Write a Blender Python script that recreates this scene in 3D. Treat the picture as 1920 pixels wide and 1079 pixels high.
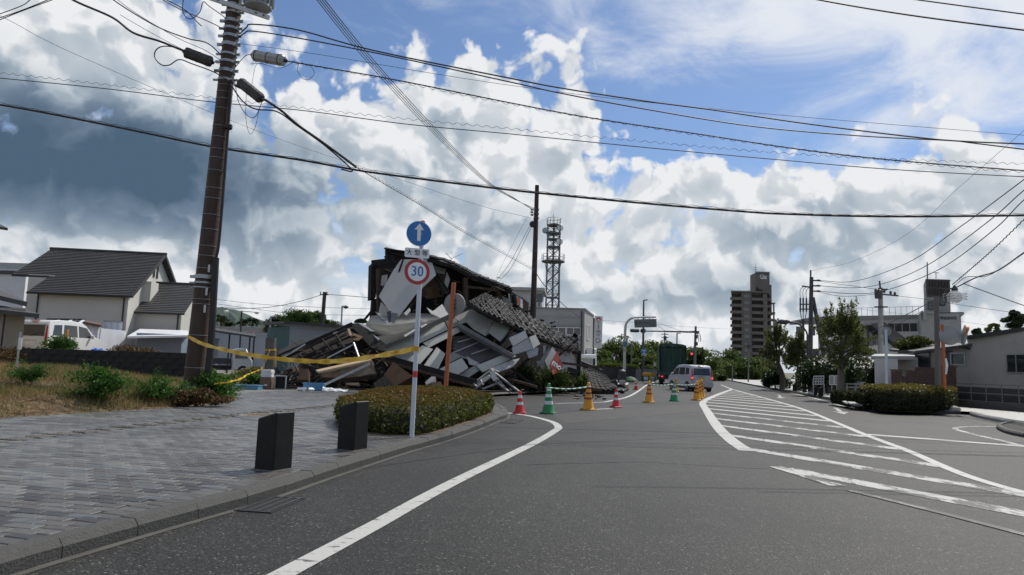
import bpy, bmesh, math, random
import numpy as np
from mathutils import Vector as V, Matrix
from mathutils.geometry import tessellate_polygon

for o in list(bpy.data.objects):
  bpy.data.objects.remove(o)
SC = bpy.context.scene
COL = SC.collection
rnd = random.Random(7)
nrg = np.random.default_rng(7)

# ------------------------------------------------------------------ camera, sky, sun, exposure
FPX = 1280.0
EYE = V((0, 0, 1.3))
PITCH, ROLL = math.atan(144.5 / FPX), math.atan(0.030)
_f = V((0, math.cos(PITCH), math.sin(PITCH)))
_u0 = V((0, -math.sin(PITCH), math.cos(PITCH)))
_r0 = V((1, 0, 0))
_u = _u0 * math.cos(ROLL) - _r0 * math.sin(ROLL)
_r = _r0 * math.cos(ROLL) + _u0 * math.sin(ROLL)
cam_d = bpy.data.cameras.new('camera')
cam_d.sensor_width = 36.0
cam_d.lens = FPX / 1920 * 36.0
cam_d.clip_start = 0.05
cam_d.clip_end = 20000
cam = bpy.data.objects.new('camera', cam_d)
COL.objects.link(cam)
cam.matrix_world = Matrix(((_r.x, _u.x, -_f.x, EYE.x), (_r.y, _u.y, -_f.y, EYE.y), (_r.z, _u.z, -_f.z, EYE.z), (0, 0, 0, 1)))
SC.camera = cam

SUN_AZ, SUN_EL = math.radians(40), math.radians(52)      # azimuth clockwise from the +Y axis
SUN = V((math.sin(SUN_AZ) * math.cos(SUN_EL), math.cos(SUN_AZ) * math.cos(SUN_EL), math.sin(SUN_EL)))
sd = bpy.data.lights.new('sun', 'SUN')
sd.energy = 4.6
sd.angle = math.radians(0.6)
sd.color = (1.0, 0.95, 0.87)
so = bpy.data.objects.new('sun', sd)
COL.objects.link(so)
so.rotation_euler = (-SUN).to_track_quat('-Z', 'Y').to_euler()
so.location = SUN * 60
SC.view_settings.view_transform = 'Standard'
SC.view_settings.look = 'None'
SC.view_settings.gamma = 1
SC.view_settings.exposure = -0.15
SC.view_settings.use_curve_mapping = False
SC.cycles.use_denoising = True
SC.cycles.max_bounces = 6
SC.cycles.transparent_max_bounces = 8
SC.cycles.sample_clamp_indirect = 4

def ray(px, py):
  d = _f + _r * ((px - 960) / FPX) - _u * ((py - 539.5) / FPX)
  return d / d.y

def at(px, py, d):                      # the point seen at a pixel of the photograph, d metres ahead
  return EYE + ray(px, py) * d

def gp(px, py, z=0.0):                  # the point of the level z seen at that pixel
  r = ray(px, py)
  return EYE + r * ((z - EYE.z) / r.z)

def azel(px, py):
  r = ray(px, py)
  return math.atan2(r.x, r.y), math.atan2(r.z, math.hypot(r.x, r.y))

# ---- world: Nishita sky with procedural clouds laid out on the sky by azimuth and elevation
SKY_S = 0.1          # background strength
SKY_K = 0.105
CUMULUS = [  # (pixel x, y, radius x, radius y) in the photograph, turned into sky angles
  (60, 110, 330, 190), (300, 190, 210, 160), (230, 350, 520, 200), (640, 270, 190, 140),
  (810, 265, 260, 150), (900, 125, 85, 75), (1046, 215, 62, 85), (1000, 310, 120, 130),
  (900, 420, 400, 120), (120, 510, 380, 110), (530, 560, 150, 120), (570, 500, 60, 70),
  (1010, 530, 340, 100), (1270, 400, 180, 75), (1500, 445, 420, 120), (1350, 560, 560, 100), (1850, 440, 220, 150), (1800, 585, 260, 70)]
HEAVY = [(100, 310, 560, 175, .88), (480, 400, 380, 130, .42), (1270, 455, 300, 50, .22), (1330, 540, 330, 55, .24), (1640, 480, 260, 80, .18), (930, 545, 280, 70, .16), (930, 420, 230, 60, .18), (700, 330, 180, 60, .14)]

def build_world():
  w = bpy.data.worlds.new('World')
  SC.world = w
  w.use_nodes = True
  nt = w.node_tree
  N, L = nt.nodes, nt.links
  N.clear()
  def node(t, **kw):
    x = N.new(t)
    for k, v in kw.items(): setattr(x, k, v)
    return x
  def put(sock, x):
    if isinstance(x, (int, float)): sock.default_value = x
    elif isinstance(x, (tuple, list)): sock.default_value = x
    else: L.new(x, sock)
  def mt(op, a, b=None, c=None, clamp=False):
    t = N.new('ShaderNodeMath'); t.operation = op; t.use_clamp = clamp
    for i, x in enumerate((a, b, c)):
      if x is not None: put(t.inputs[i], x)
    return t.outputs[0]
  def vm(op, a, b=None, c=None, s=None):
    t = N.new('ShaderNodeVectorMath'); t.operation = op
    for i, x in enumerate((a, b, c)):
      if x is not None: put(t.inputs[i], x)
    if s is not None: t.inputs['Scale'].default_value = s
    return t.outputs['Value'] if op in ('LENGTH', 'DOT_PRODUCT', 'DISTANCE') else t.outputs[0]
  def mix(f, a, b):
    t = N.new('ShaderNodeMix'); t.data_type = 'RGBA'
    put(t.inputs[0], f)
    for s, x in ((t.inputs[6], a), (t.inputs[7], b)):
      put(s, x + (1,) if isinstance(x, tuple) else x)
    return t.outputs[2]
  def ss(x, lo, hi):
    t = N.new('ShaderNodeMapRange'); t.interpolation_type = 'SMOOTHSTEP'
    L.new(x, t.inputs[0]); t.inputs[1].default_value = lo; t.inputs[2].default_value = hi
    return t.outputs[0]
  def noise(scale, detail, rough, vec, col=False, dist=0):
    t = N.new('ShaderNodeTexNoise'); t.noise_dimensions = '2D'
    t.inputs['Scale'].default_value = scale; t.inputs['Detail'].default_value = detail
    t.inputs['Roughness'].default_value = rough; t.inputs['Distortion'].default_value = dist
    L.new(vec, t.inputs['Vector'])
    return t.outputs['Color' if col else 'Fac']
  tc = node('ShaderNodeTexCoord')
  nz = vm('NORMALIZE', tc.outputs['Generated'])
  sep = node('ShaderNodeSeparateXYZ'); L.new(nz, sep.inputs[0])
  az = mt('ARCTAN2', sep.outputs[0], sep.outputs[1])
  el = mt('ARCSINE', sep.outputs[2])
  qn = node('ShaderNodeCombineXYZ'); L.new(az, qn.inputs[0]); L.new(el, qn.inputs[1])
  q = qn.outputs[0]
  w1 = vm('MULTIPLY_ADD', noise(5.0, 2, .5, q, True), (.17, .17, 0), (-.085, -.085, 0))
  qw = vm('ADD', q, w1)
  qs = vm('MULTIPLY_ADD', w1, (.35, .35, 0), q)
  lon = noise(2.4, 2, .5, q)
  outm = mt('MULTIPLY', mt('MAXIMUM', mt('SUBTRACT', mt('ABSOLUTE', az), .66), mt('SUBTRACT', el, .62)), 8.0, clamp=True)
  base = mt('ADD', mt('MULTIPLY_ADD', lon, 3.0, -3.62), mt('MULTIPLY', outm, 2.0))   # cloud goes on beyond the view
  k = 1.0 / FPX
  def bodies(v):
    acc = base
    for (px, py, rx, ry) in CUMULUS:
      a, e = azel(px, py)
      sx, sy = 1 / (rx * k), 1 / (ry * k)
      x = vm('LENGTH', vm('MULTIPLY_ADD', v, (sx, sy, 0), (-a * sx, -e * sy, 0)))
      acc = mt('SMOOTH_MAX', acc, mt('SUBTRACT', 1.0, x), .25)
    return acc
  o1, o2 = (.012, .026, 0), (.04, .085, 0)
  def puffs(v, det):
    t = N.new('ShaderNodeTexVoronoi'); t.voronoi_dimensions = '2D'; t.feature = 'F1'; t.normalize = False
    t.inputs['Scale'].default_value = 17.0; t.inputs['Detail'].default_value = det; t.inputs['Roughness'].default_value = .55
    L.new(v, t.inputs['Vector'])
    return mt('MULTIPLY_ADD', t.outputs['Distance'], -.62, .70)
  qp = vm('MULTIPLY_ADD', noise(20.0, 3, .55, q, True), (.028, .028, 0), qs)
  F0 = mt('MULTIPLY_ADD', noise(13.0, 6, .60, qs), .55, mt('MULTIPLY', puffs(qp, 2.5), .60))
  F1 = mt('MULTIPLY_ADD', noise(13.0, 3, .58, vm('ADD', qs, o1)), .55, mt('MULTIPLY', puffs(vm('ADD', qp, o1), 1.5), .60))
  F2 = noise(5.0, 2, .50, vm('ADD', qs, o2))
  B0 = bodies(qw)
  B2 = bodies(vm('ADD', qw, o2))
  D0 = mt('ADD', B0, mt('MULTIPLY_ADD', F0, 2.1, -.78))
  D2 = mt('ADD', B2, mt('MULTIPLY_ADD', F2, 2.0, -1.0))
  lit = mt('MULTIPLY', mt('SUBTRACT', F0, F1), 1.5)
  sky = node('ShaderNodeTexSky', sky_type='NISHITA', sun_disc=False)
  sky.sun_elevation = SUN_EL; sky.sun_rotation = SUN_AZ
  sky.air_density = 1.0; sky.dust_density = .4; sky.ozone_density = 2.0
  blue = vm('MULTIPLY', vm('SCALE', sky.outputs[0], s=SKY_K), (.86, .97, 1.12))
  # thin high cloud, thicker towards the sun and the horizon
  mp = N.new('ShaderNodeMapping'); mp.inputs['Scale'].default_value = (1.8, 4.2, 1); mp.inputs['Rotation'].default_value = (0, 0, -.5)
  L.new(q, mp.inputs[0])
  ci = noise(2.3, 8, .60, mp.outputs[0], dist=.4)
  near = ss(vm('DOT_PRODUCT', nz, tuple(SUN)), .77, .96)
  hz = mt('SUBTRACT', 1.0, ss(el, -.02, .34))
  veil = mt('ADD', mt('MULTIPLY_ADD', ci, 2.4, -1.30), mt('ADD', mt('MULTIPLY', near, 1.6), mt('MULTIPLY', hz, 1.0)))
  veil = mt('MULTIPLY_ADD', ss(veil, -.1, 1.1), .88, .02)
  c = mix(veil, blue, mix(hz, (.92, .95, 1.0), (.66, .73, .80)))
  # cumulus
  cov = ss(D0, -.06, .26)
  over = ss(D2, -.25, 1.0)                       # how much cloud lies between here and the sun
  litc = mt('MAXIMUM', mt('MINIMUM', mt('MULTIPLY', lit, 1.5), .25), mt('MULTIPLY_ADD', lit, .35, -.14))
  dark = mt('MULTIPLY_ADD', over, .20, mt('MULTIPLY', ss(D0, .25, 1.45), .22))
  accs = None
  hn = noise(4.2, 4, .50, q)
  for (px, py, rx, ry, amt) in HEAVY:            # the heavy banks
    a, e = azel(px, py)
    sx, sy = 1 / (rx * k), 1 / (ry * k)
    x = vm('LENGTH', vm('MULTIPLY_ADD', qs, (sx, sy, 0), (-a * sx, -e * sy, 0)))
    x = mt('ADD', mt('MULTIPLY_ADD', hn, .55, .72), mt('MULTIPLY', x, -1.0))
    x = mt('MULTIPLY', ss(x, -.05, .85), amt)
    accs = x if accs is None else mt('MAXIMUM', accs, x)
  s = mt('MULTIPLY_ADD', litc, mt('MULTIPLY_ADD', accs, -.95, 1.0), 1.02)
  s = mt('SUBTRACT', s, mt('MULTIPLY', mt('ADD', dark, accs), mt('MULTIPLY_ADD', hz, -.35, 1.05)))
  ramp = N.new('ShaderNodeValToRGB')
  L.new(s, ramp.inputs[0])
  cr = ramp.color_ramp
  cr.elements[0].position = 0.0; cr.elements[0].color = (.085, .142, .215, 1)
  cr.elements[1].position = 1.0; cr.elements[1].color = (.93, .95, .97, 1)
  for p, col in ((.25, (.19, .26, .35, 1)), (.5, (.42, .50, .58, 1)), (.75, (.68, .73, .78, 1))):
    e_ = cr.elements.new(p); e_.color = col
  c = mix(cov, c, ramp.outputs[0])
  c = mix(ss(sep.outputs[2], -.03, -.005), (.12, .12, .11), c)      # below the horizon: dull ground
  bg = node('ShaderNodeBackground')
  L.new(vm('SCALE', c, s=1 / SKY_S), bg.inputs['Color'])
  bg.inputs['Strength'].default_value = SKY_S
  out = node('ShaderNodeOutputWorld'); L.new(bg.outputs[0], out.inputs[0])
  w.cycles.sampling_method = 'MANUAL'; w.cycles.sample_map_resolution = 512
build_world()
SC.cycles.use_adaptive_sampling = True
SC.cycles.adaptive_threshold = 0.02
SC.cycles.adaptive_min_samples = 6
# ------------------------------------------------------------------ materials
MATS = {}
def mat(name, rgb=None, rough=.7, var=.14, scale=6.0, metal=0.0, bump=0.0, bscale=60.0, dirt=None, damt=.5, dscale=1.5, spec=.5, coat=0.0, stretch=None, emit=None, trans=0.0, alpha=None, island=0.0, pos=False):
  if name in MATS: return MATS[name]
  m = bpy.data.materials.new(name); m.use_nodes = True
  nt = m.node_tree; N, L = nt.nodes, nt.links
  b = N['Principled BSDF']
  b.inputs['Roughness'].default_value = rough
  b.inputs['Metallic'].default_value = metal
  b.inputs['Specular IOR Level'].default_value = spec
  b.inputs['Coat Weight'].default_value = coat
  tc = N.new('ShaderNodeTexCoord')
  src = tc.outputs['Object']
  if pos: src = N.new('ShaderNodeNewGeometry').outputs['Position']
  if stretch:
    mp = N.new('ShaderNodeMapping'); mp.inputs['Scale'].default_value = stretch
    L.new(src, mp.inputs[0]); src = mp.outputs[0]
  n = N.new('ShaderNodeTexNoise'); n.inputs['Scale'].default_value = scale; n.inputs['Detail'].default_value = 5; n.inputs['Roughness'].default_value = .6
  L.new(src, n.inputs['Vector'])
  mx = N.new('ShaderNodeMix'); mx.data_type = 'RGBA'
  mx.inputs[6].default_value = tuple(max(0, c * (1 - 2 * var)) for c in rgb) + (1,)
  mx.inputs[7].default_value = tuple(c * (1 + 2 * var) for c in rgb) + (1,)
  L.new(n.outputs['Fac'], mx.inputs[0])
  out = mx.outputs[2]
  if dirt:
    d = N.new('ShaderNodeTexNoise'); d.inputs['Scale'].default_value = dscale; d.inputs['Detail'].default_value = 7; d.inputs['Roughness'].default_value = .65
    L.new(src, d.inputs['Vector'])
    r = N.new('ShaderNodeMapRange'); r.inputs[1].default_value = .48; r.inputs[2].default_value = .72; r.inputs[4].default_value = damt
    L.new(d.outputs['Fac'], r.inputs[0])
    m2 = N.new('ShaderNodeMix'); m2.data_type = 'RGBA'; m2.inputs[7].default_value = dirt + (1,)
    L.new(r.outputs[0], m2.inputs[0]); L.new(out, m2.inputs[6]); out = m2.outputs[2]
  if island:
    g = N.new('ShaderNodeNewGeometry')
    r = N.new('ShaderNodeMapRange'); r.inputs[3].default_value = 1 - island; r.inputs[4].default_value = 1 + island
    L.new(g.outputs['Random Per Island'], r.inputs[0])
    sc = N.new('ShaderNodeVectorMath'); sc.operation = 'SCALE'; L.new(out, sc.inputs[0]); L.new(r.outputs[0], sc.inputs['Scale']); out = sc.outputs[0]
  L.new(out, b.inputs['Base Color'])
  if bump:
    bn = N.new('ShaderNodeTexNoise'); bn.inputs['Scale'].default_value = bscale; bn.inputs['Detail'].default_value = 4
    L.new(src, bn.inputs['Vector'])
    bp = N.new('ShaderNodeBump'); bp.inputs['Strength'].default_value = bump; bp.inputs['Distance'].default_value = .02
    L.new(bn.outputs['Fac'], bp.inputs['Height']); L.new(bp.outputs[0], b.inputs['Normal'])
  if emit:
    b.inputs['Emission Color'].default_value = emit[:3] + (1,); b.inputs['Emission Strength'].default_value = emit[3]
  if trans: b.inputs['Transmission Weight'].default_value = trans
  if alpha is not None: b.inputs['Alpha'].default_value = alpha
  MATS[name] = m
  return m

def leaf_mat(name, dark, light, trans=.35, tip=None):
  if name in MATS: return MATS[name]
  m = bpy.data.materials.new(name); m.use_nodes = True
  nt = m.node_tree; N, L = nt.nodes, nt.links
  N.clear()
  g = N.new('ShaderNodeNewGeometry')
  r = N.new('ShaderNodeValToRGB'); cr = r.color_ramp
  cr.elements[0].color = dark + (1,); cr.elements[1].color = light + (1,)
  if tip:
    cr.elements[1].position = .8; e = cr.elements.new(1.0); e.color = tip + (1,)
  L.new(g.outputs['Random Per Island'], r.inputs[0])
  p = N.new('ShaderNodeBsdfPrincipled'); p.inputs['Roughness'].default_value = .5; p.inputs['Specular IOR Level'].default_value = .15
  L.new(r.outputs[0], p.inputs['Base Color'])
  t = N.new('ShaderNodeBsdfTranslucent'); L.new(r.outputs[0], t.inputs['Color'])
  mx = N.new('ShaderNodeMixShader'); mx.inputs[0].default_value = trans
  o = N.new('ShaderNodeOutputMaterial')
  L.new(p.outputs[0], mx.inputs[1]); L.new(t.outputs[0], mx.inputs[2]); L.new(mx.outputs[0], o.inputs[0])
  MATS[name] = m
  return m

def grade_mat(name, zlo, zhi, lowc, highc, trans=.3):      # leaves that change with height from lowc to highc
  if name in MATS: return MATS[name]
  m = leaf_mat(name, lowc, lowc, trans)
  nt = m.node_tree; N, L = nt.nodes, nt.links
  r = [x for x in N if x.type == 'VALTORGB'][0]
  g = [x for x in N if x.type == 'NEW_GEOMETRY'][0]
  pos = N.new('ShaderNodeSeparateXYZ'); L.new(g.outputs['Position'], pos.inputs[0])
  mr = N.new('ShaderNodeMapRange'); mr.inputs[1].default_value = zlo; mr.inputs[2].default_value = zhi
  L.new(pos.outputs[2], mr.inputs[0])
  nz = N.new('ShaderNodeTexNoise'); nz.inputs['Scale'].default_value = 2.2; L.new(g.outputs['Position'], nz.inputs['Vector'])
  a = N.new('ShaderNodeMath'); a.operation = 'MULTIPLY_ADD'; L.new(nz.outputs['Fac'], a.inputs[0]); a.inputs[1].default_value = 1.2
  b = N.new('ShaderNodeMath'); b.operation = 'MULTIPLY_ADD'; L.new(g.outputs['Random Per Island'], b.inputs[0]); b.inputs[1].default_value = .5; b.inputs[2].default_value = -.85
  L.new(b.outputs[0], a.inputs[2])
  c = N.new('ShaderNodeMath'); c.operation = 'ADD'; c.use_clamp = True; L.new(a.outputs[0], c.inputs[0]); L.new(mr.outputs[0], c.inputs[1])
  d = N.new('ShaderNodeMath'); d.operation = 'MULTIPLY'; L.new(c.outputs[0], d.inputs[0]); L.new(mr.outputs[0], d.inputs[1])
  mx = N.new('ShaderNodeMix'); mx.data_type = 'RGBA'; L.new(d.outputs[0], mx.inputs[0]); L.new(r.outputs[0], mx.inputs[6]); mx.inputs[7].default_value = highc + (1,)
  for x in N:
    if x.type == 'BSDF_PRINCIPLED': L.new(mx.outputs[2], x.inputs['Base Color'])
    if x.type == 'BSDF_TRANSLUCENT': L.new(mx.outputs[2], x.inputs['Color'])
  return m

# ------------------------------------------------------------------ scene graph helpers
WL = {}                                   # world position of every object's origin (before final placing)
def link(o, parent, w):
  COL.objects.link(o)
  if parent is not None:
    o.parent = parent
    o.location = w - WL[parent]
  else:
    o.location = w
  WL[o] = w
  return o

def tag(o, label=None, cat=None, group=None, kind=None):
  for k, v in (('label', label), ('category', cat), ('group', group), ('kind', kind)):
    if v: o[k] = v
  return o

def thing(name, label, cat, loc=(0, 0, 0), group=None):
  o = bpy.data.objects.new(name, None)
  o.empty_display_size = .2
  link(o, None, V(loc))
  return tag(o, label, cat, group)

def clone(root, loc=None, rz=None, label=None, scale=None):
  def cp(o, par):
    c = o.copy(); COL.objects.link(c)
    c.parent = par
    for ch in o.children: cp(ch, c)
    return c
  c = cp(root, None)
  if loc is not None: c.location = loc
  if rz is not None: c.rotation_euler = (0, 0, rz)
  if scale is not None: c.scale = (scale,) * 3 if isinstance(scale, (int, float)) else scale
  if label: c['label'] = label
  return c

class MB:
  def __init__(s):
    s.v, s.f = [], []
  def add(s, vs, fs):
    n = len(s.v)
    s.v.extend(V(v) for v in vs)
    s.f.extend(tuple(i + n for i in f) for f in fs)
    return s
  def box(s, c, size, rot=None):
    hx, hy, hz = size[0] / 2, size[1] / 2, size[2] / 2
    p = [V((x, y, z)) for x in (-hx, hx) for y in (-hy, hy) for z in (-hz, hz)]
    if rot is not None: p = [rot @ q for q in p]
    c = V(c)
    return s.add([q + c for q in p], [(0, 1, 3, 2), (4, 6, 7, 5), (0, 4, 5, 1), (2, 3, 7, 6), (0, 2, 6, 4), (1, 5, 7, 3)])
  def beam(s, a, b, w, h, up=(0, 0, 1)):
    a, b = V(a), V(b)
    y = (b - a); ln = y.length; y.normalize()
    x = y.cross(V(up))
    if x.length < 1e-4: x = y.cross(V((1, 0, 0)))
    x.normalize(); z = x.cross(y)
    r = Matrix((x, y, z)).transposed()
    return s.box((a + b) / 2, (w, ln, h), r)
  def prism(s, pts, ext):
    """polygon (list of 3-D points) extruded by the vector ext"""
    pts = [V(p) for p in pts]; ext = V(ext); n = len(pts)
    tris = tessellate_polygon([pts])
    fs = [tuple(t) for t in tris] + [tuple(i + n for i in reversed(t)) for t in tris]
    fs += [(i, (i + 1) % n, (i + 1) % n + n, i + n) for i in range(n)]
    return s.add(pts + [p + ext for p in pts], fs)
  def tube(s, path, r, n=8, caps=True):
    path = [V(p) for p in path]
    rs = r if isinstance(r, (list, tuple)) else [r] * len(path)
    base = len(s.v)
    ref = None
    for i, p in enumerate(path):
      t = (path[min(i + 1, len(path) - 1)] - path[max(i - 1, 0)])
      if t.length < 1e-9: t = V((0, 0, 1))
      t.normalize()
      if ref is None:
        ref = t.cross(V((0, 0, 1)) if abs(t.z) < .9 else V((1, 0, 0)))
      ref = ref - t * ref.dot(t); ref.normalize()
      b = t.cross(ref)
      for k in range(n):
        a = 2 * math.pi * k / n
        s.v.append(p + (ref * math.cos(a) + b * math.sin(a)) * rs[i])
    for i in range(len(path) - 1):
      for k in range(n):
        k2 = (k + 1) % n
        s.f.append((base + i * n + k, base + i * n + k2, base + (i + 1) * n + k2, base + (i + 1) * n + k))
    if caps:
      s.f.append(tuple(base + k for k in reversed(range(n))))
      s.f.append(tuple(base + (len(path) - 1) * n + k for k in range(n)))
    return s
  def lathe(s, prof, c=(0, 0, 0), n=20, axis=None):
    """prof: (radius, height) list, along +Z or the given axis"""
    c = V(c)
    rot = V((0, 0, 1)).rotation_difference(V(axis)).to_matrix() if axis is not None else Matrix.Identity(3)
    base = len(s.v)
    for (r, z) in prof:
      for k in range(n):
        a = 2 * math.pi * k / n
        s.v.append(c + rot @ V((r * math.cos(a), r * math.sin(a), z)))
    for i in range(len(prof) - 1):
      for k in range(n):
        k2 = (k + 1) % n
        s.f.append((base + i * n + k, base + i * n + k2, base + (i + 1) * n + k2, base + (i + 1) * n + k))
    s.f.append(tuple(base + k for k in reversed(range(n))))
    s.f.append(tuple(base + (len(prof) - 1) * n + k for k in range(n)))
    return s
  def build(s, name, m, parent=None, smooth=False, bevel=0.0, origin=None):
    vs = s.v
    lo = V((min(v.x for v in vs), min(v.y for v in vs), min(v.z for v in vs)))
    hi = V((max(v.x for v in vs), max(v.y for v in vs), max(v.z for v in vs)))
    c = (lo + hi) / 2
    if parent is None: c.z = lo.z
    if origin is not None: c = V(origin)
    me = bpy.data.meshes.new(name)
    me.from_pydata([tuple(v - c) for v in vs], [], s.f)
    bm = bmesh.new(); bm.from_mesh(me)
    bmesh.ops.recalc_face_normals(bm, faces=bm.faces)
    if bevel:
      bmesh.ops.bevel(bm, geom=[e for e in bm.edges if e.calc_face_angle(0) > .5], offset=bevel, segments=1, affect='EDGES', clamp_overlap=True)
    bm.to_mesh(me); bm.free()
    if smooth:
      for p in me.polygons: p.use_smooth = True
      me.set_sharp_from_angle(angle=math.radians(40))
    me.materials.append(m)
    o = bpy.data.objects.new(name, me)
    return link(o, parent, c)

def fast_quads(name, verts, m, parent=None, origin=None, kind=None, n=4):
  """verts: (faces*n, 3) array, n corners per face"""
  verts = np.asarray(verts, dtype=np.float32)
  c = np.array([verts[:, 0].mean(), verts[:, 1].mean(), verts[:, 2].min()]) if origin is None else np.array(origin)
  v = verts - c
  nf = len(v) // n
  me = bpy.data.meshes.new(name)
  me.vertices.add(len(v)); me.vertices.foreach_set('co', v.astype(np.float32).ravel())
  me.loops.add(len(v)); me.loops.foreach_set('vertex_index', np.arange(len(v), dtype=np.int32))
  me.polygons.add(nf); me.polygons.foreach_set('loop_start', np.arange(0, nf * n, n, dtype=np.int32))
  me.update(calc_edges=True)
  me.materials.append(m)
  o = bpy.data.objects.new(name, me)
  link(o, parent, V(c))
  if kind: o['kind'] = kind
  return o

def leaf_quads(cent, size, flat=.0, aspect=.55, seed=0):
  """diamond-ish leaves at the given centres with random directions"""
  g = np.random.default_rng(seed)
  n = len(cent)
  d = g.normal(size=(n, 3)); d[:, 2] -= flat
  d /= np.linalg.norm(d, axis=1)[:, None]
  u = np.cross(d, g.normal(size=(n, 3))); u /= np.linalg.norm(u, axis=1)[:, None] + 1e-9
  s = size * g.uniform(.6, 1.3, size=(n, 1))
  w = np.cross(d, u)
  bend = w * s * .18
  a = cent - d * s * .5; b = cent + u * s * aspect * .5 + bend; c = cent + d * s * .5; e = cent - u * s * aspect * .5 + bend
  return np.stack([a, b, c, e], axis=1).reshape(-1, 3)

def mesh_text(body, size, m, parent, loc, xdir, ydir, name='lettering', align='CENTER', bold=0.0, squash=1.0, depth=.002):
  cu = bpy.data.curves.new('t', 'FONT')
  cu.body = body; cu.size = size; cu.align_x = align; cu.align_y = 'CENTER'; cu.extrude = depth; cu.offset = bold
  o = bpy.data.objects.new('t', cu); COL.objects.link(o)
  bpy.context.view_layer.update()
  me = bpy.data.meshes.new_from_object(o.evaluated_get(bpy.context.evaluated_depsgraph_get()))
  bpy.data.objects.remove(o)
  x = V(xdir).normalized(); y = V(ydir); y = (y - x * y.dot(x)).normalized(); z = x.cross(y)
  R = Matrix((x * squash, y, z)).transposed().to_4x4()
  me.transform(R)
  me.materials.clear(); me.materials.append(m)
  me.name = name
  ob = bpy.data.objects.new(name, me)
  return link(ob, parent, V(loc))

def catmull(pts, n=10):
  pts = [V(p) for p in pts]
  if len(pts) == 2: return [pts[0].lerp(pts[1], i / n) for i in range(n + 1)]
  P = [pts[0] * 2 - pts[1]] + pts + [pts[-1] * 2 - pts[-2]]
  out = []
  for i in range(1, len(P) - 2):
    a, b, c, d = P[i - 1:i + 3]
    for k in range(n):
      t = k / n
      out.append(.5 * ((2 * b) + (c - a) * t + (2 * a - 5 * b + 4 * c - d) * t * t + (3 * b - a - 3 * c + d) * t ** 3))
  out.append(pts[-1])
  return out

def ss(x, a, b):
  t = min(1, max(0, (x - a) / (b - a)))
  return t * t * (3 - 2 * t)

# ---- shared colours
m_black = mat('black_rubber', (.012, .012, .013), .55)
m_steel = mat('galvanised_steel', (.34, .36, .38), .42, metal=.6, var=.1, scale=9)
m_dsteel = mat('dark_steel', (.055, .058, .062), .5, metal=.3)
m_white = mat('white_paint', (.74, .75, .75), .42, var=.04, dirt=(.42, .41, .38), damt=.4)
m_red = mat('red_paint', (.55, .035, .03), .4, var=.06)
m_orange = mat('orange_enamel', (.40, .108, .030), .5, var=.08, dirt=(.28, .11, .05), damt=.6, dscale=4)
m_cable = mat('cable_sheath', (.016, .016, .018), .55)
m_conc = mat('concrete', (.30, .295, .28), .85, var=.1, bump=.25, bscale=30, dirt=(.13, .125, .115), damt=.7)
m_glass = mat('dark_window_glass', (.022, .026, .030), .08, var=.2, spec=.8)
m_wframe = mat('aluminium_frame', (.30, .31, .31), .45, metal=.4)
# ------------------------------------------------------------------ ground, road, pavements
LOT_EDGE = [(-10.5, -10), (-10.2, 4), (-8.86, 12.1), (-7.35, 16.5), (-7.7, 19.5), (-9.0, 22), (-16, 36), (-30, 64), (-60, 124)]
def lot_x(y):
  for (x0, y0), (x1, y1) in zip(LOT_EDGE, LOT_EDGE[1:]):
    if y <= y1: return x0 + (x1 - x0) * (y - y0) / (y1 - y0)
  return LOT_EDGE[-1][0]
def lot_z(x, y):
  s = lot_x(y) - x
  return .10 + .28 * ss(s, -.1, 1.0) + .36 * ss(s, .8, 6.0)
def lotp(px, py):
  r = ray(px, py); t = 3.0
  while t < 300:
    p = EYE + r * t
    if p.z <= lot_z(p.x, p.y): return V((p.x, p.y, lot_z(p.x, p.y)))
    t += .05
  return EYE + r * 60

def sheet(name, pts, z, m, parent=None, kind=None):
  mb = MB(); pts = [V((p[0], p[1], z)) for p in pts]
  mb.add(pts, [tuple(t) for t in tessellate_polygon([pts])])
  o = mb.build(name, m, parent)
  for p in o.data.polygons:
    if p.normal.z < 0: p.flip()
  if kind: o['kind'] = kind
  return o

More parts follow.
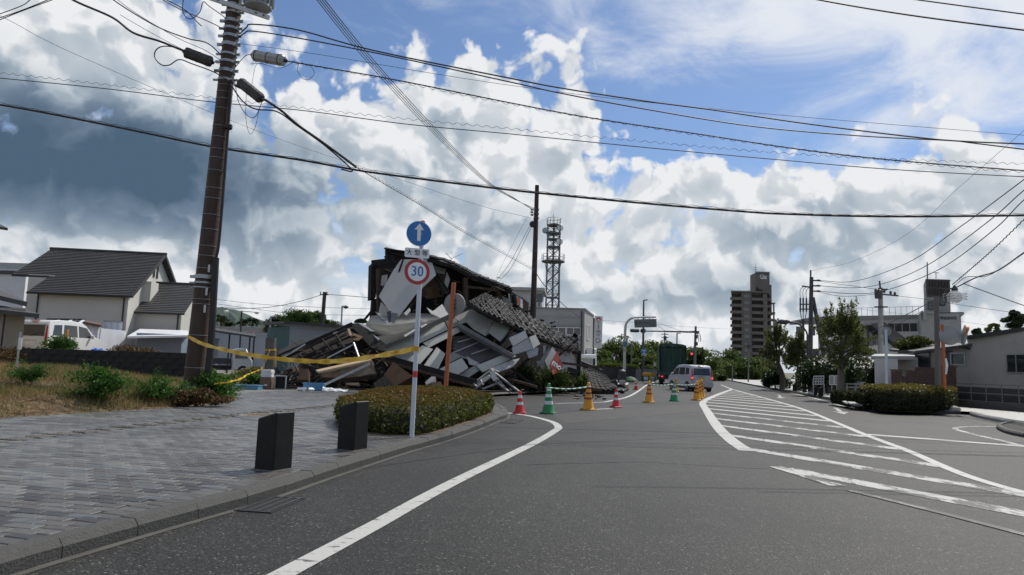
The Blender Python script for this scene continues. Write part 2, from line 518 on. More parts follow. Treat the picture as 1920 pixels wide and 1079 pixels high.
# asphalt: fine aggregate, patches of older surface, faint transverse seams
def asphalt_mat():
  m = bpy.data.materials.new('asphalt'); m.use_nodes = True
  nt = m.node_tree; N, L = nt.nodes, nt.links; b = N['Principled BSDF']
  tc = N.new('ShaderNodeTexCoord'); P = tc.outputs['Object']
  def noise(s, d, r=.6):
    t = N.new('ShaderNodeTexNoise'); t.inputs['Scale'].default_value = s; t.inputs['Detail'].default_value = d; t.inputs['Roughness'].default_value = r
    L.new(P, t.inputs['Vector']); return t.outputs['Fac']
  def mr(x, a, b_, c, d):
    t = N.new('ShaderNodeMapRange'); L.new(x, t.inputs[0])
    for i, v in enumerate((a, b_, c, d)): t.inputs[i + 1].default_value = v
    return t.outputs[0]
  def mul(a, b_):
    t = N.new('ShaderNodeMath'); t.operation = 'MULTIPLY'; L.new(a, t.inputs[0]); L.new(b_, t.inputs[1]); return t.outputs[0]
  vo = N.new('ShaderNodeTexVoronoi'); vo.inputs['Scale'].default_value = 78; L.new(P, vo.inputs['Vector'])
  wn = N.new('ShaderNodeSeparateColor'); L.new(vo.outputs['Color'], wn.inputs[0])
  speck = mr(wn.outputs[0], .30, 1.0, .62, 1.75)
  bright = mr(wn.outputs[1], .92, 1.0, 1.0, 5.0)
  big = mr(noise(.35, 5), .3, .7, .74, 1.24)
  mid = mr(noise(3.0, 5), .3, .7, .86, 1.14)
  mp = N.new('ShaderNodeMapping'); mp.inputs['Rotation'].default_value = (0, 0, math.radians(14)); mp.inputs['Scale'].default_value = (.9, .05, 1); L.new(P, mp.inputs[0])
  ln_n = N.new('ShaderNodeTexNoise'); ln_n.inputs['Scale'].default_value = 1.0; ln_n.inputs['Detail'].default_value = 3; L.new(mp.outputs[0], ln_n.inputs['Vector'])
  lane = mr(ln_n.outputs['Fac'], .3, .7, .84, 1.16)                      # tyre-polished tracks
  v = mul(mul(mul(mul(speck, bright), big), mid), lane)
  sc = N.new('ShaderNodeVectorMath'); sc.operation = 'SCALE'; sc.inputs[0].default_value = (.0230, .0224, .0200); L.new(v, sc.inputs['Scale'])
  L.new(sc.outputs[0], b.inputs['Base Color'])
  b.inputs['Roughness'].default_value = .58; b.inputs['Specular IOR Level'].default_value = .24
  bp = N.new('ShaderNodeBump'); bp.inputs['Strength'].default_value = .45; bp.inputs['Distance'].default_value = .006
  L.new(vo.outputs['Distance'], bp.inputs['Height']); L.new(bp.outputs[0], b.inputs['Normal'])
  return m
m_asphalt = asphalt_mat()

def paint_mat(name, wear, scale, stretch, rgb=(.47, .47, .445)):
  m = bpy.data.materials.new(name); m.use_nodes = True
  nt = m.node_tree; N, L = nt.nodes, nt.links; b = N['Principled BSDF']
  tc = N.new('ShaderNodeTexCoord')
  mp = N.new('ShaderNodeMapping'); mp.inputs['Scale'].default_value = stretch; mp.inputs['Rotation'].default_value = (0, 0, math.radians(-14)); L.new(tc.outputs['Object'], mp.inputs[0])
  n = N.new('ShaderNodeTexNoise'); n.inputs['Scale'].default_value = scale; n.inputs['Detail'].default_value = 9; n.inputs['Roughness'].default_value = .72; L.new(mp.outputs[0], n.inputs['Vector'])
  r = N.new('ShaderNodeMapRange'); L.new(n.outputs['Fac'], r.inputs[0]); r.inputs[1].default_value = wear; r.inputs[2].default_value = wear + .06
  n2 = N.new('ShaderNodeTexNoise'); n2.inputs['Scale'].default_value = 45; L.new(tc.outputs['Object'], n2.inputs['Vector'])
  a = N.new('ShaderNodeMix'); a.data_type = 'RGBA'; a.inputs[6].default_value = tuple(c * .74 for c in rgb) + (1,); a.inputs[7].default_value = rgb + (1,); L.new(n2.outputs['Fac'], a.inputs[0])
  x = N.new('ShaderNodeMix'); x.data_type = 'RGBA'; L.new(r.outputs[0], x.inputs[0]); L.new(a.outputs[2], x.inputs[6]); x.inputs[7].default_value = (.032, .0315, .029, 1)
  L.new(x.outputs[2], b.inputs['Base Color']); b.inputs['Roughness'].default_value = .6
  return m
m_line = paint_mat('road_paint', .565, 5.0, (1, 2.6, 1))
m_worn = paint_mat('worn_road_paint', .48, 2.2, (1.6, .6, 1), (.42, .42, .40))
m_faint = paint_mat('nearly_gone_road_paint', .42, 2.6, (1.6, .6, 1), (.20, .20, .19))

m_field = mat('far_ground', (.11, .115, .075), .95, var=.3, scale=.05)
gr = sheet('ground', [(-9000, -200), (9000, -200), (9000, 16000), (-9000, 16000)], -.06, m_field, kind='structure')
road = sheet('road', [(-34, -14), (60, -14), (60, 132), (-34, 132)], 0, m_asphalt, kind='structure')

def stripe(name, pts, w, m, z=.004):
  """flat painted band along a polyline, width w (number or (start, end))"""
  pts = [V((p[0], p[1], 0)) for p in pts]
  n = len(pts); L, R = [], []
  for i, p in enumerate(pts):
    t = (pts[min(i + 1, n - 1)] - pts[max(i - 1, 0)]).normalized()
    s = V((-t.y, t.x, 0))
    ww = w if not isinstance(w, tuple) else w[0] + (w[1] - w[0]) * i / (n - 1)
    L.append(p + s * ww / 2); R.append(p - s * ww / 2)
  mb = MB(); mb.v = [V((q.x, q.y, z)) for q in L + R]
  mb.f = [(i, i + n, i + n + 1, i + 1) for i in range(n - 1)]
  return mb.build(name, m, road)

edge_pts = [gp(528, 1079), gp(700, 987), gp(850, 905), gp(1000, 832), gp(1041, 808), gp(1047, 802), gp(1040, 794), gp(1020, 787), gp(985, 779), gp(935, 773)]
edge_pts = [edge_pts[0] + (edge_pts[0] - edge_pts[1]) * 2.0] + edge_pts
stripe('edge_line', catmull(edge_pts, 8), .165, m_line)
stripe('edge_line', catmull([gp(1372, 712), gp(1500, 741), gp(1586, 763.5)], 8), .16, m_line, .005)
stripe('edge_line', catmull([gp(1586, 763.5), gp(1670, 771), gp(1763, 779)], 8), .12, m_faint)
LB = [gp(x, y) for x, y in ((1400, 846), (1370, 825), (1345, 800), (1325, 770), (1318, 755), (1335, 745), (1360, 735), (1373, 730.5))]
stripe('hatch_border', catmull(LB, 6), .26, m_line, .0060)
stripe('hatch_border', catmull([gp(1455, 876), gp(1510, 893), gp(1570, 912)], 6), .2, m_worn, .0065)
stripe('hatch_border', catmull([gp(1590, 920), gp(1760, 962), gp(1930, 1006)], 6), .10, m_faint, .0075)
RB = [gp(x, y) for x, y in ((1373, 730.5), (1480, 760), (1560, 790), (1620, 815), (1700, 845), (1780, 880), (1850, 905))] + [V((5.95, 7.4, 0)), V((5.75, 5.6, 0)), V((5.5, 3.2, 0))]
stripe('hatch_border', catmull(RB, 6), .16, m_line, .0055)
stripe('lane_line', catmull([gp(1372, 711), gp(1345, 708)], 2), .3, m_line)
stripe('edge_line', catmull([gp(1352, 722), gp(1373, 730.5)], 2), .16, m_line)
HD = V((math.cos(math.radians(-64.3)), math.sin(math.radians(-64.3)), 0))
LBc = catmull([V((4.02, 7.6, 0)), V((3.78, 9.7, 0))] + LB, 10)
def hit(poly, p, d):
  best = None
  for a, b in zip(poly, poly[1:]):
    e = b - a; den = d.x * e.y - d.y * e.x
    if abs(den) < 1e-6: continue
    t = ((a.x - p.x) * e.y - (a.y - p.y) * e.x) / den
    u = ((a.x - p.x) * d.y - (a.y - p.y) * d.x) / den
    if 0 <= u <= 1 and t > .3 and (best is None or t < best): best = t
  return best
ydone = 9.53
while ydone < 47:
  p0 = None
  for a, b in zip(LBc, LBc[1:]):
    if a.y <= ydone <= b.y: p0 = a.lerp(b, (ydone - a.y) / (b.y - a.y + 1e-9)); break
  if p0 is not None:
    t = hit(RB, p0, HD)
    if t: stripe('hatch_stripe', [p0 + HD * (t * i / 6) for i in range(7)], .35 if ydone < 30 else .38, m_worn if ydone < 22 else m_line)
  ydone += 2.38
# stop line, arrows, corner line on the right, lines by the cones
stripe('stop_line', [gp(1625, 815), gp(1930, 838)], .3, m_line)
stripe('corner_line', catmull([gp(1925, 801), gp(1870, 800), gp(1815, 800.5), gp(1791, 804), gp(1822, 814), gp(1870, 825), gp(1915, 836)], 6), .14, m_worn)
def arrow(c, heading, ln=4.2):
  d = V((math.sin(heading), math.cos(heading), 0)); s = V((d.y, -d.x, 0)); c = V((c.x, c.y, .004))
  mb = MB()
  mb.add([c - s * .08, c + s * .08, c + s * .08 + d * ln * .62, c - s * .08 + d * ln * .62], [(0, 1, 2, 3)])
  mb.add([c - s * .26 + d * ln * .66, c + s * .26 + d * ln * .66, c + d * ln], [(0, 1, 2)])
  mb.build('direction_arrow', m_worn, road)
arrow(gp(1566, 765), math.radians(-158), 4.6); arrow(gp(1460, 741), math.radians(-160), 6.0)
stripe('edge_line', catmull([gp(1213, 722), gp(1185, 741), gp(1145, 752), gp(1120, 755), gp(1040, 757)], 8), .15, m_line)
stripe('edge_line', [gp(1110, 768), gp(1150, 767)], .3, m_worn)
stripe('edge_line', [gp(1195, 766), gp(1230, 766)], .1, m_faint)
stripe('edge_line', catmull([gp(1240, 712), gp(1213, 722)], 2), .14, m_line)
stripe('tar_seam', [gp(900, 772, 0), gp(1180, 757), gp(1320, 756)], .07, mat('tar', (.018, .018, .018), .5))
stripe('tar_seam', [gp(640, 884), gp(1000, 834), gp(1300, 820)], .03, MATS['tar'])
stripe('tar_seam', [gp(1680, 790), gp(1800, 797), gp(1930, 812)], .05, MATS['tar'])
def patch(pts, m):
  sheet('road_patch', [(p.x, p.y) for p in (gp(*q) for q in pts)], .0022, m, road)
m_patch = mat('coarse_patch', (.021, .0206, .019), .75, var=.45, scale=30, bump=.5, bscale=50)
patch([(1035, 777), (1180, 766), (1322, 758), (1330, 771), (1190, 783), (1060, 795)], m_patch)
crg = random.Random(12)
for (x0, y0, x1, y1) in ((1060, 835, 1190, 905), (1640, 905, 1800, 1010)):
  a, b = gp(x0, y0), gp(x1, y1); P_ = [a.lerp(b, i / 14) + V((crg.gauss(0, .05), crg.gauss(0, .07), 0)) for i in range(15)]
  stripe('crack', P_, .004, MATS['tar'], .003)
stripe('tar_seam', [gp(980, 872), gp(1200, 866), gp(1440, 880)], .025, MATS['tar'])

# --- left pavement: kerb stones, pavers, tactile strip
KERB_R = [V((-4.1, -2, 0)), V((-3.45, 1.2, 0)), V((-3.08, 3.1, 0))] + [gp(*q) for q in ((33, 1073), (200, 1027), (333, 990), (500, 937), (633, 891), (764, 848), (837, 827), (896, 806), (936, 789))] + [V((-.02, 17.2, 0)), V((-.12, 19.6, 0)), V((-.8, 22.3, 0)), V((-2.6, 24.4, 0)), V((-6.3, 25.4, 0))]
KERB_R[3:6] = [V((-2.86, 4.15, 0)), V((-2.70, 4.75, 0)), V((-2.53, 5.34, 0))]
m_kerb = mat('kerb_concrete', (.056, .055, .052), .8, var=.2, scale=14, bump=.4, bscale=60, dirt=(.05, .05, .046), damt=.8, dscale=3)
kerb = thing('kerb', None, None, (-2, 6, 0)); kerb['kind'] = 'structure'
kc = catmull(KERB_R, 12)
acc = 0; cur = [kc[0]]
KERB_IN = []
def kerb_stone(a, b, parent, rng, w=.17, h=.125, mt_=None, left=True):
  t = (b - a); ln = t.length; t.normalize(); s = V((-t.y, t.x, 0)) * (1 if left else -1)
  a2, b2 = a + t * .003, b - t * .003
  dz = rng.uniform(-.004, .004)
  mb = MB()
  prof = [(0, -.03), (0, h * .62), (.035, h), (w, h), (w, -.03)]
  vs = [a2 + s * x + V((0, 0, z + dz)) for x, z in prof] + [b2 + s * x + V((0, 0, z + dz)) for x, z in prof]
  n = len(prof)
  mb.add(vs, [(i, (i + 1) % n, (i + 1) % n + n, i + n) for i in range(n)] + [tuple(range(n)), tuple(reversed(range(n, 2 * n)))])
  return mb.build('kerb_stone', mt_ or m_kerb, parent)
def lay_kerb(poly, parent, rng, step=.6, **kw):
  inner = []
  d = 0; last = poly[0]; acc = []
  for a, b in zip(poly, poly[1:]):
    seg = (b - a).length
    while d + seg >= step:
      f = (step - d) / seg; p = a.lerp(b, f)
      kerb_stone(last, p, parent, rng, **kw); last = p
      a = p; seg = (b - a).length; d = 0
    d += seg
lay_kerb(kc, kerb, random.Random(3))
# gutter channel: a paler concrete strip along the foot of the kerb
stripe('gutter', [p + V(((kc[min(i + 1, len(kc) - 1)] - kc[max(i - 1, 0)]).normalized().y, -(kc[min(i + 1, len(kc) - 1)] - kc[max(i - 1, 0)]).normalized().x, 0)) * .035 for i, p in enumerate(kc) if p.y < 19], .07, mat('gutter_dust', (.07, .067, .06), .9, var=.35, scale=4), .0035)

KIN = [p + V((-(kc[min(i + 1, len(kc) - 1)] - kc[max(i - 1, 0)]).normalized().y, (kc[min(i + 1, len(kc) - 1)] - kc[max(i - 1, 0)]).normalized().x, 0)) * .165 for i, p in enumerate(kc)]
PAVE = [(p.x, p.y) for p in KIN[::3]] + [(KIN[-1].x, KIN[-1].y), (-8.3, 25.0), (-8.9, 22), (-7.6, 19.5), (-7.25, 16.5), (-8.76, 12.1), (-10.1, 4), (-10.4, -2)]
m_sand = mat('joint_sand', (.15, .146, .135), .95, var=.25, scale=5)
pave = sheet('pavement', PAVE, .108, m_sand, kind='structure')
def inside(x, y, poly):
  c = False; j = len(poly) - 1
  for i in range(len(poly)):
    xi, yi = poly[i][:2]; xj, yj = poly[j][:2]
    if (yi > y) != (yj > y) and x < (xj - xi) * (y - yi) / (yj - yi) + xi: c = not c
    j = i
  return c
def offset_in(poly, d, x, y):
  return all(inside(x + dx, y + dy, poly) for dx, dy in ((d, 0), (-d, 0), (0, d), (0, -d)))

HEDGE = [gp(632, 786, .12), gp(640, 803, .12), gp(690, 812, .12), gp(765, 817, .12), gp(812, 811, .12), gp(866, 795, .12), gp(906, 781, .12), gp(924, 771, .12)] + [gp(918, 739, .58), gp(890, 730, .58), gp(823, 723.5, .58), gp(735, 724, .58), gp(668, 734, .58), gp(637, 746, .58)]
HEDGE2 = [(p.x, p.y) for p in HEDGE]
PV = [mat('paver_' + n, c, r, var=.16, scale=9, spec=.5, bump=.25, bscale=70, dirt=(.045, .043, .04), damt=.6, dscale=.8, pos=True) for n, c, r in (
  ('grey', (.115, .115, .111), .33), ('brown_grey', (.084, .078, .072), .40), ('blue_grey', (.104, .111, .119), .33), ('pale', (.160, .160, .154), .33), ('dark', (.048, .047, .046), .33), ('warm', (.104, .098, .090), .40))]
hx = math.radians(12.5)
ax = V((math.cos(hx), -math.sin(hx), 0)); ay = V((math.sin(hx), math.cos(hx), 0))
PL, PW, GAP = .24, .12, .008
units = []
for k, m in enumerate(PV):
  mb = MB()
  a, b, i = (PL - GAP) / 2, (PW - GAP) / 2, .007
  mb.add([(-a, -b, -.014), (a, -b, -.014), (a, b, -.014), (-a, b, -.014), (-a, -b, -.004), (a, -b, -.004), (a, b, -.004), (-a, b, -.004), (-a + i, -b + i, 0), (a - i, -b + i, 0), (a - i, b - i, 0), (-a + i, b - i, 0)],
     [(0, 1, 5, 4), (1, 2, 6, 5), (2, 3, 7, 6), (3, 0, 4, 7), (4, 5, 9, 8), (5, 6, 10, 9), (6, 7, 11, 10), (7, 4, 8, 11), (8, 9, 10, 11)])
  mb.v = [v for v in mb.v]
  me = bpy.data.meshes.new('paver')
  me.from_pydata([tuple(v) for v in mb.v], [], mb.f); me.materials.append(m)
  units.append(me)
TAC = [V((-6.95, 7.6, 0)), V((-6.66, 8.9, 0)), V((-5.75, 12.8, 0)), V((-4.6, 17.6, 0)), V((-3.9, 20.5, 0)), V((-3.6, 22.3, 0))]
def near_line(p, line, d):
  for a, b in zip(line, line[1:]):
    e = b - a; t = max(0, min(1, (p - a).dot(e) / e.length_squared))
    if (a + e * t - p).length < d: return True
  return False
MANHOLE = gp(489, 779, .12)
BOLL = [gp(512, 880, .12), gp(660, 843, .12)]
cells = []
prg = random.Random(11)
for r_ in range(-60, 300):
  for c_ in range(-70, 70):
    p = ax * ((c_ + (.5 if r_ % 2 else 0)) * PL) + ay * (r_ * PW)
    if p.y < 1.5 or p.y > 25.6 or p.x < -10.5 or p.x > 1: continue
    # only where the frame shows it
    if p.x / max(p.y, .1) < -1.0: continue
    if not offset_in(PAVE, .09, p.x, p.y): continue
    if near_line(V((p.x, p.y, 0)), kc, .36): continue
    if offset_in(HEDGE2, .05, p.x, p.y): continue
    if near_line(V((p.x, p.y, 0)), TAC, .19): continue
    if (V((p.x, p.y)) - MANHOLE.xy).length < .42: continue
    cells.append(p)
for i in range(0, 2000):                        # border course laid along the kerb
  s_ = i * .122
  d_ = 0
  for a, b in zip(kc, kc[1:]):
    l_ = (b - a).length
    if d_ + l_ > s_: break
    d_ += l_
  else: break
  t_ = (b - a).normalized(); q_ = a + t_ * (s_ - d_); n_ = V((-t_.y, t_.x, 0))
  if q_.y < 1.5 or q_.y > 24: continue
  borders = globals().setdefault('BORDER', []); borders.append((q_ + n_ * .295, math.atan2(n_.y, n_.x)))
cells.sort(key=lambda p: p.length)
big_v, big_f, big_m = [], [], []
for i, p in enumerate(cells):
  # darker border near the kerb; extra pale pavers further back paint in sunlit sheen
  band = near_line(V((p.x, p.y, 0)), kc, 1.5)
  k = prg.choices(range(6), (2, 3, 1, .3, 2.2, 2) if band else (4, 1.0, 1.6, 5, .25, 1.0))[0]
  z = .121 + prg.uniform(-.002, .002)
  R = Matrix.Rotation(-hx + prg.uniform(-.008, .008), 4, 'Z') @ Matrix.Rotation(prg.uniform(-.006, .006), 4, 'X') @ Matrix.Rotation(prg.uniform(-.006, .006), 4, 'Y')
  if i < 300:
    o = bpy.data.objects.new('paver', units[k])
    link(o, pave, V((p.x, p.y, z))); o.rotation_euler = R.to_euler()
  else:
    n = len(big_v)
    big_v.extend((R @ v.co) + V((p.x, p.y, z)) for v in units[k].vertices)
    for q in units[k].polygons:
      big_f.append(tuple(n + j for j in q.vertices)); big_m.append(k)
for (q_, an) in BORDER:
  n = len(big_v); k = prg.choice((1, 4, 1, 5)); R = Matrix.Rotation(an, 4, 'Z')
  big_v.extend((R @ v.co) + V((q_.x, q_.y, .121 + prg.uniform(-.001, .001))) for v in units[k].vertices)
  for q in units[k].polygons:
    big_f.append(tuple(n + j for j in q.vertices)); big_m.append(k)
me = bpy.data.meshes.new('pavers')
me.from_pydata([tuple(v) for v in big_v], [], big_f)
for m in PV: me.materials.append(m)
me.polygons.foreach_set('material_index', np.array(big_m, dtype=np.int32))
o = bpy.data.objects.new('pavers', me); link(o, pave, V((0, 0, 0))); o['kind'] = 'stuff'
# tactile guide strip: ridged tiles set end to end
m_tact = mat('tactile_tile_paint', (.15, .142, .125), .6, var=.2, scale=8, dirt=(.06, .058, .05), damt=.6)
mb = MB(); mb.box((0, 0, -.006), (.292, .292, .012))
for k in range(4): mb.box((-.099 + k * .066, 0, .0025), (.03, .26, .005))
tile0 = None
d = 0
tl = catmull(TAC, 20); acc = 0
for a, b in zip(tl, tl[1:]):
  acc += (b - a).length
  if acc >= .3:
    acc = 0
    t = (b - a).normalized()
    if tile0 is None:
      tile0 = mb.build('tactile_tile', m_tact, pave, origin=(0, 0, 0)); o = tile0
    else:
      o = bpy.data.objects.new('tactile_tile', tile0.data); link(o, pave, V((0, 0, 0)))
    o.location = V((b.x, b.y, .122)) - WL[pave]; o.rotation_euler = (0, 0, -math.atan2(t.x, t.y))

# manhole cover and drain gratings
mh = thing('manhole_cover', 'round rusty manhole cover set in the pavement left of the hedge', 'manhole cover', MANHOLE)
mb = MB(); mb.lathe([(.41, -.01), (.41, .006), (.36, .006), (.36, .002)], MANHOLE, 32); mb.build('rim', m_conc, mh)
mb = MB(); mb.lathe([(.355, -.01), (.355, .010)], MANHOLE, 32)
for i in range(-4, 5):
  for j in range(-4, 5):
    if i * i + j * j < 16: mb.box(MANHOLE + V((i * .075, j * .075, .012)), (.04, .04, .006))
mb.build('lid', mat('rusty_iron', (.20, .16, .11), .8, var=.3, dirt=(.07, .05, .035), damt=.8, dscale=4), mh)
def grate(c, heading, ln, wd, label):
  t = thing('drain_grating', label, 'drain', c)
  d = V((math.sin(heading), math.cos(heading), 0)); s = V((d.y, -d.x, 0)); R = Matrix((s, d, V((0, 0, 1)))).transposed()
  MB().box(c + V((0, 0, .002)), (wd, ln, .006), R).build('frame', mat('pit_shade', (.01, .01, .01), .9), t)  # dark slab painted as the unlit pit under the bars
  n = 4
  for i in range(n):
    MB().box(c + s * (-wd / 2 + wd * (i + .5) / n) + V((0, 0, .008)), (.022, ln * .98, .010), R).build('bar', m_dsteel, t)
  for i in (-1, 1):
    MB().box(c + d * (i * ln * .495) + V((0, 0, .007)), (wd, .02, .008), R).build('end_bar', m_dsteel, t)
grate(gp(508, 947), math.radians(9), .62, .34, 'steel drain grating at the kerb below the nearer black bollard')
grate(gp(960, 791), math.radians(12), 1.0, .36, 'steel drain grating at the kerb beyond the oval hedge')

# --- vacant lot on the left
m_lot = mat('straw_soil', (.135, .090, .050), .95, var=.5, scale=7, bump=.5, bscale=14, dirt=(.085, .085, .035), damt=.8, dscale=.8)
ys = [-6 + i * .8 for i in range(0, 60)] + [42 + i * 4 for i in range(22)]
ss_ = [-.15, 0, .2, .4, .6, .8, 1.0, 1.4, 2, 2.6, 3.4, 4.2, 5, 6, 8, 11, 15, 22, 35, 60]
mb = MB()
for y in ys:
  for s in ss_:
    x = lot_x(y) - s
    mb.v.append(V((x, y, lot_z(x, y) + rnd.uniform(-.02, .02) * (1 if s > .1 else 0))))
ns = len(ss_)
for i in range(len(ys) - 1):
  for j in range(ns - 1):
    mb.f.append((i * ns + j, i * ns + j + 1, (i + 1) * ns + j + 1, (i + 1) * ns + j))
lot = mb.build('vacant_lot_ground', m_lot, None, smooth=True); lot['kind'] = 'structure'
yard = sheet('gravel_yard', [(-7.6, 25.3), (-8.3, 25.0), (-9.0, 22.2), (-16.1, 36.2), (-30, 64), (6, 64), (4.0, 36.6), (-.6, 27.6), (-6.3, 25.5)], .095,
      mat('gravel', (.16, .155, .145), .95, var=.35, scale=40, bump=.6, bscale=70, dirt=(.09, .10, .05), damt=.5, dscale=.6), kind='structure')
# --- right-hand pavement and aprons
m_apron = mat('pale_concrete_apron', (.36, .355, .34), .6, var=.1, scale=3, bump=.15, bscale=40, dirt=(.2, .195, .18), damt=.5, dscale=.7)
RK = [V((40, 128, 0)), V((31, 98, 0)), V((22.3, 62, 0)), V((17.3, 39.3, 0)), V((14.7, 28.6, 0)), V((13.3, 26.3, 0)), V((13.9, 25.1, 0)), V((16.6, 24.8, 0)), V((15.75, 23.2, 0)), V((14.8, 20.2, 0)), V((14.9, 17.5, 0)), V((16.5, 8, 0))]
rp = sheet('far_pavement', [(p.x, p.y) for p in RK] + [(90, 8), (120, 128)], .115, m_apron, kind='structure')
kerb2 = thing('far_kerb', None, None, (15, 26, 0)); kerb2['kind'] = 'structure'
lay_kerb([p for p in catmull([p + V((-.12, 0, 0)) for p in RK[2:8]], 14)], kerb2, random.Random(5), step=1.0, h=.14)
lay_kerb([p for p in catmull([p + V((-.05, 0, 0)) for p in RK[7:]], 14)], kerb2, random.Random(8), step=1.0, h=.135, mt_=m_conc)
lay_kerb([p for p in catmull([gp(1925, 790), gp(1885, 797), gp(1868, 803), gp(1885, 813), gp(1925, 822)], 12)], kerb2, random.Random(6), step=.5, h=.10, w=.12)
sheet('corner_bed', [(p.x, p.y) for p in (gp(1925, 791), gp(1887, 798), gp(1872, 804), gp(1888, 812), gp(1925, 821))], .07, mat('dark_bed_soil', (.045, .042, .035), .95, var=.4, scale=9), kind='structure')
# left pavement further on, past the collapsed building
lp = sheet('side_pavement', [(6.1, 36.5), (7.0, 42), (9.0, 52), (11.5, 66), (11, 66.5), (-6, 66.5), (4.2, 36.9)], .115, m_apron, kind='structure')
# ------------------------------------------------------------------ builders used on both sides
def tile_slope(r0, r1, e1, e0, n, lift=.035, step=.012):
  """stepped tile courses on the slope r0-r1 (ridge) down to e0-e1 (eave)"""
  mb = MB()
  nrm = (r1 - r0).cross(e0 - r0).normalized()
  if nrm.z < 0: nrm = -nrm
  for k in range(n):
    a, b = k / n, (k + 1) / n + .12 / n
    p0, p1 = r0.lerp(e0, a), r1.lerp(e1, a)
    q0, q1 = r0.lerp(e0, b), r1.lerp(e1, b)
    u = nrm * lift
    mb.add([p0, p1, q1 + u, q0 + u, q1 - u * .4, q0 - u * .4, p1 - u * .4, p0 - u * .4], [(0, 1, 2, 3), (3, 2, 4, 5), (5, 4, 6, 7), (7, 6, 1, 0), (1, 6, 4, 2), (0, 3, 5, 7)])
  return mb

def slab(pts, th, m, name, parent=None):
  pts = [V(p) for p in pts]
  n = (pts[1] - pts[0]).cross(pts[2] - pts[0]).normalized()
  if n.z < 0: n = -n
  return MB().prism(pts, -n * th).build(name, m, parent)

def frame_window(parent, c, xd, up, w, h, depth=.06, mull=1, glass=None, fr=None, name='window'):
  """window on a wall: glass pane with a real frame standing proud; c = centre on the wall face"""
  xd = V(xd).normalized(); up = V(up).normalized(); nrm = xd.cross(up)
  if nrm.dot(EYE - V(c)) < 0: nrm = -nrm
  R = Matrix((xd, nrm, up)).transposed()
  c = V(c)
  win = MB().box(c + nrm * .008, (w, .03, h), R).build(name, glass or m_glass, parent)
  mb = MB(); t = .05
  for s in (-1, 1):
    mb.box(c + xd * s * (w / 2 + t / 2 - .004) + nrm * .02, (t, depth, h + 2 * t), R)
    mb.box(c + up * s * (h / 2 + t / 2 - .004) + nrm * .021, (w, depth, t), R)
  for k in range(mull):
    mb.box(c + xd * (w * ((k + 1) / (mull + 1) - .5)) + nrm * .018, (t * .8, depth * .9, h), R)
  mb.build('frame', fr or m_wframe, win)
  return win

class Car:
  """van/car body from a side profile (y forward, z up) with the sides drawn in above the belt line"""
  def __init__(s, name, label, prof, W, belt, top, paint, taper=.15, group=None):
    s.root = thing(name, label, 'van' if 'van' in name else ('truck' if 'truck' in name else 'car'), (0, 0, 0), group)
    s.W, s.belt, s.top, s.taper, s.prof = W, belt, top, taper, prof
    me = MB(); n = len(prof)
    L = [V((-s.hw(z), y, z)) for y, z in prof]; R = [V((s.hw(z), y, z)) for y, z in prof]
    tr = tessellate_polygon([[V((0, y, z)) for y, z in prof]])
    me.add(L + R, [tuple(t) for t in tr] + [tuple(i + n for i in reversed(t)) for t in tr] + [(i, (i + 1) % n, (i + 1) % n + n, i + n) for i in range(n)])
    s.body = me.build('body', paint, s.root, smooth=True, bevel=.045)
  def hw(s, z):
    return s.W / 2 * (1 - s.taper * max(0, z - s.belt) / (s.top - s.belt)) * (1 if z > .35 else .97)
  def side(s, sgn, poly, m, name, parent=None, off=.006):
    pts = [V((sgn * (s.hw(z) + off), y, z)) for y, z in poly]
    return MB().prism(pts, V((-sgn * .015, 0, 0))).build(name, m, parent or s.root)
  def end_y(s, z, rear=True):
    ys = []
    n = len(s.prof)
    for i in range(n):
      (y0, z0), (y1, z1) = s.prof[i], s.prof[(i + 1) % n]
      if min(z0, z1) <= z <= max(z0, z1) and abs(z1 - z0) > 1e-6: ys.append(y0 + (y1 - y0) * (z - z0) / (z1 - z0))
    return min(ys) if rear else max(ys)
  def end(s, poly, m, name, rear=True, off=.008, parent=None, th=.02):
    sg = -1 if rear else 1
    pts = [V((x, s.end_y(z, rear) + sg * off, z)) for x, z in poly]
    return MB().prism(pts, V((0, -sg * th, 0))).build(name, m, parent or s.root)
  def wheels(s, ys, r, w=.16):
    for y in ys:
      for sg in (-1, 1):
        x = sg * (s.W / 2 - .07)
        arch = MB().lathe([(r * 1.17, 0), (r * 1.17, .02)], (sg * (s.W / 2 - .012), y, r * 1.02), 20, (sg, 0, 0)).build('wheel_arch', m_black, s.root)
        t = MB().lathe([(r * .6, -w / 2), (r * .93, -w / 2), (r, -w / 3), (r, w / 3), (r * .93, w / 2), (r * .6, w / 2)], (x + sg * .03, y, r), 20, (sg, 0, 0)).build('wheel', m_black, s.root, smooth=True)
        MB().lathe([(r * .62, 0), (r * .62, .02), (r * .5, .03), (r * .16, .012), (r * .14, .03)], (x + sg * (.03 + w / 2 - .02), y, r), 16, (sg, 0, 0)).build('rim', mat('wheel_rim', (.35, .36, .37), .35, metal=.7), t, smooth=True)
  def place(s, loc, heading, scale=1.0):
    s.root.location = loc; s.root.rotation_euler = (0, 0, -heading); s.root.scale = (scale,) * 3
    return s.root

def box_building(name, label, cat, FL, FR, depth_dir, depth, z0, z1, m, roofm=None, parapet=.0, group=None):
  """four-walled block: FL, FR ground corners of the near face"""
  FL, FR = V((FL[0], FL[1], z0)), V((FR[0], FR[1], z0))
  t = thing(name, label, cat, (FL + FR) / 2, group)
  D = V(depth_dir).normalized() * depth; up = V((0, 0, z1 - z0))
  th = .15
  mb = MB().prism([FL, FR, FR + D, FL + D], up)
  wall = mb.build('wall', m, t)
  c = (FL + FR + FL + D + FR + D) / 4 + up
  pts = [c + (p + up - c) * 1.02 for p in (FL, FR, FR + D, FL + D)]
  MB().prism(pts, V((0, 0, .14))).build('roof', roofm or m, t)
  return t, FL, FR, D, up

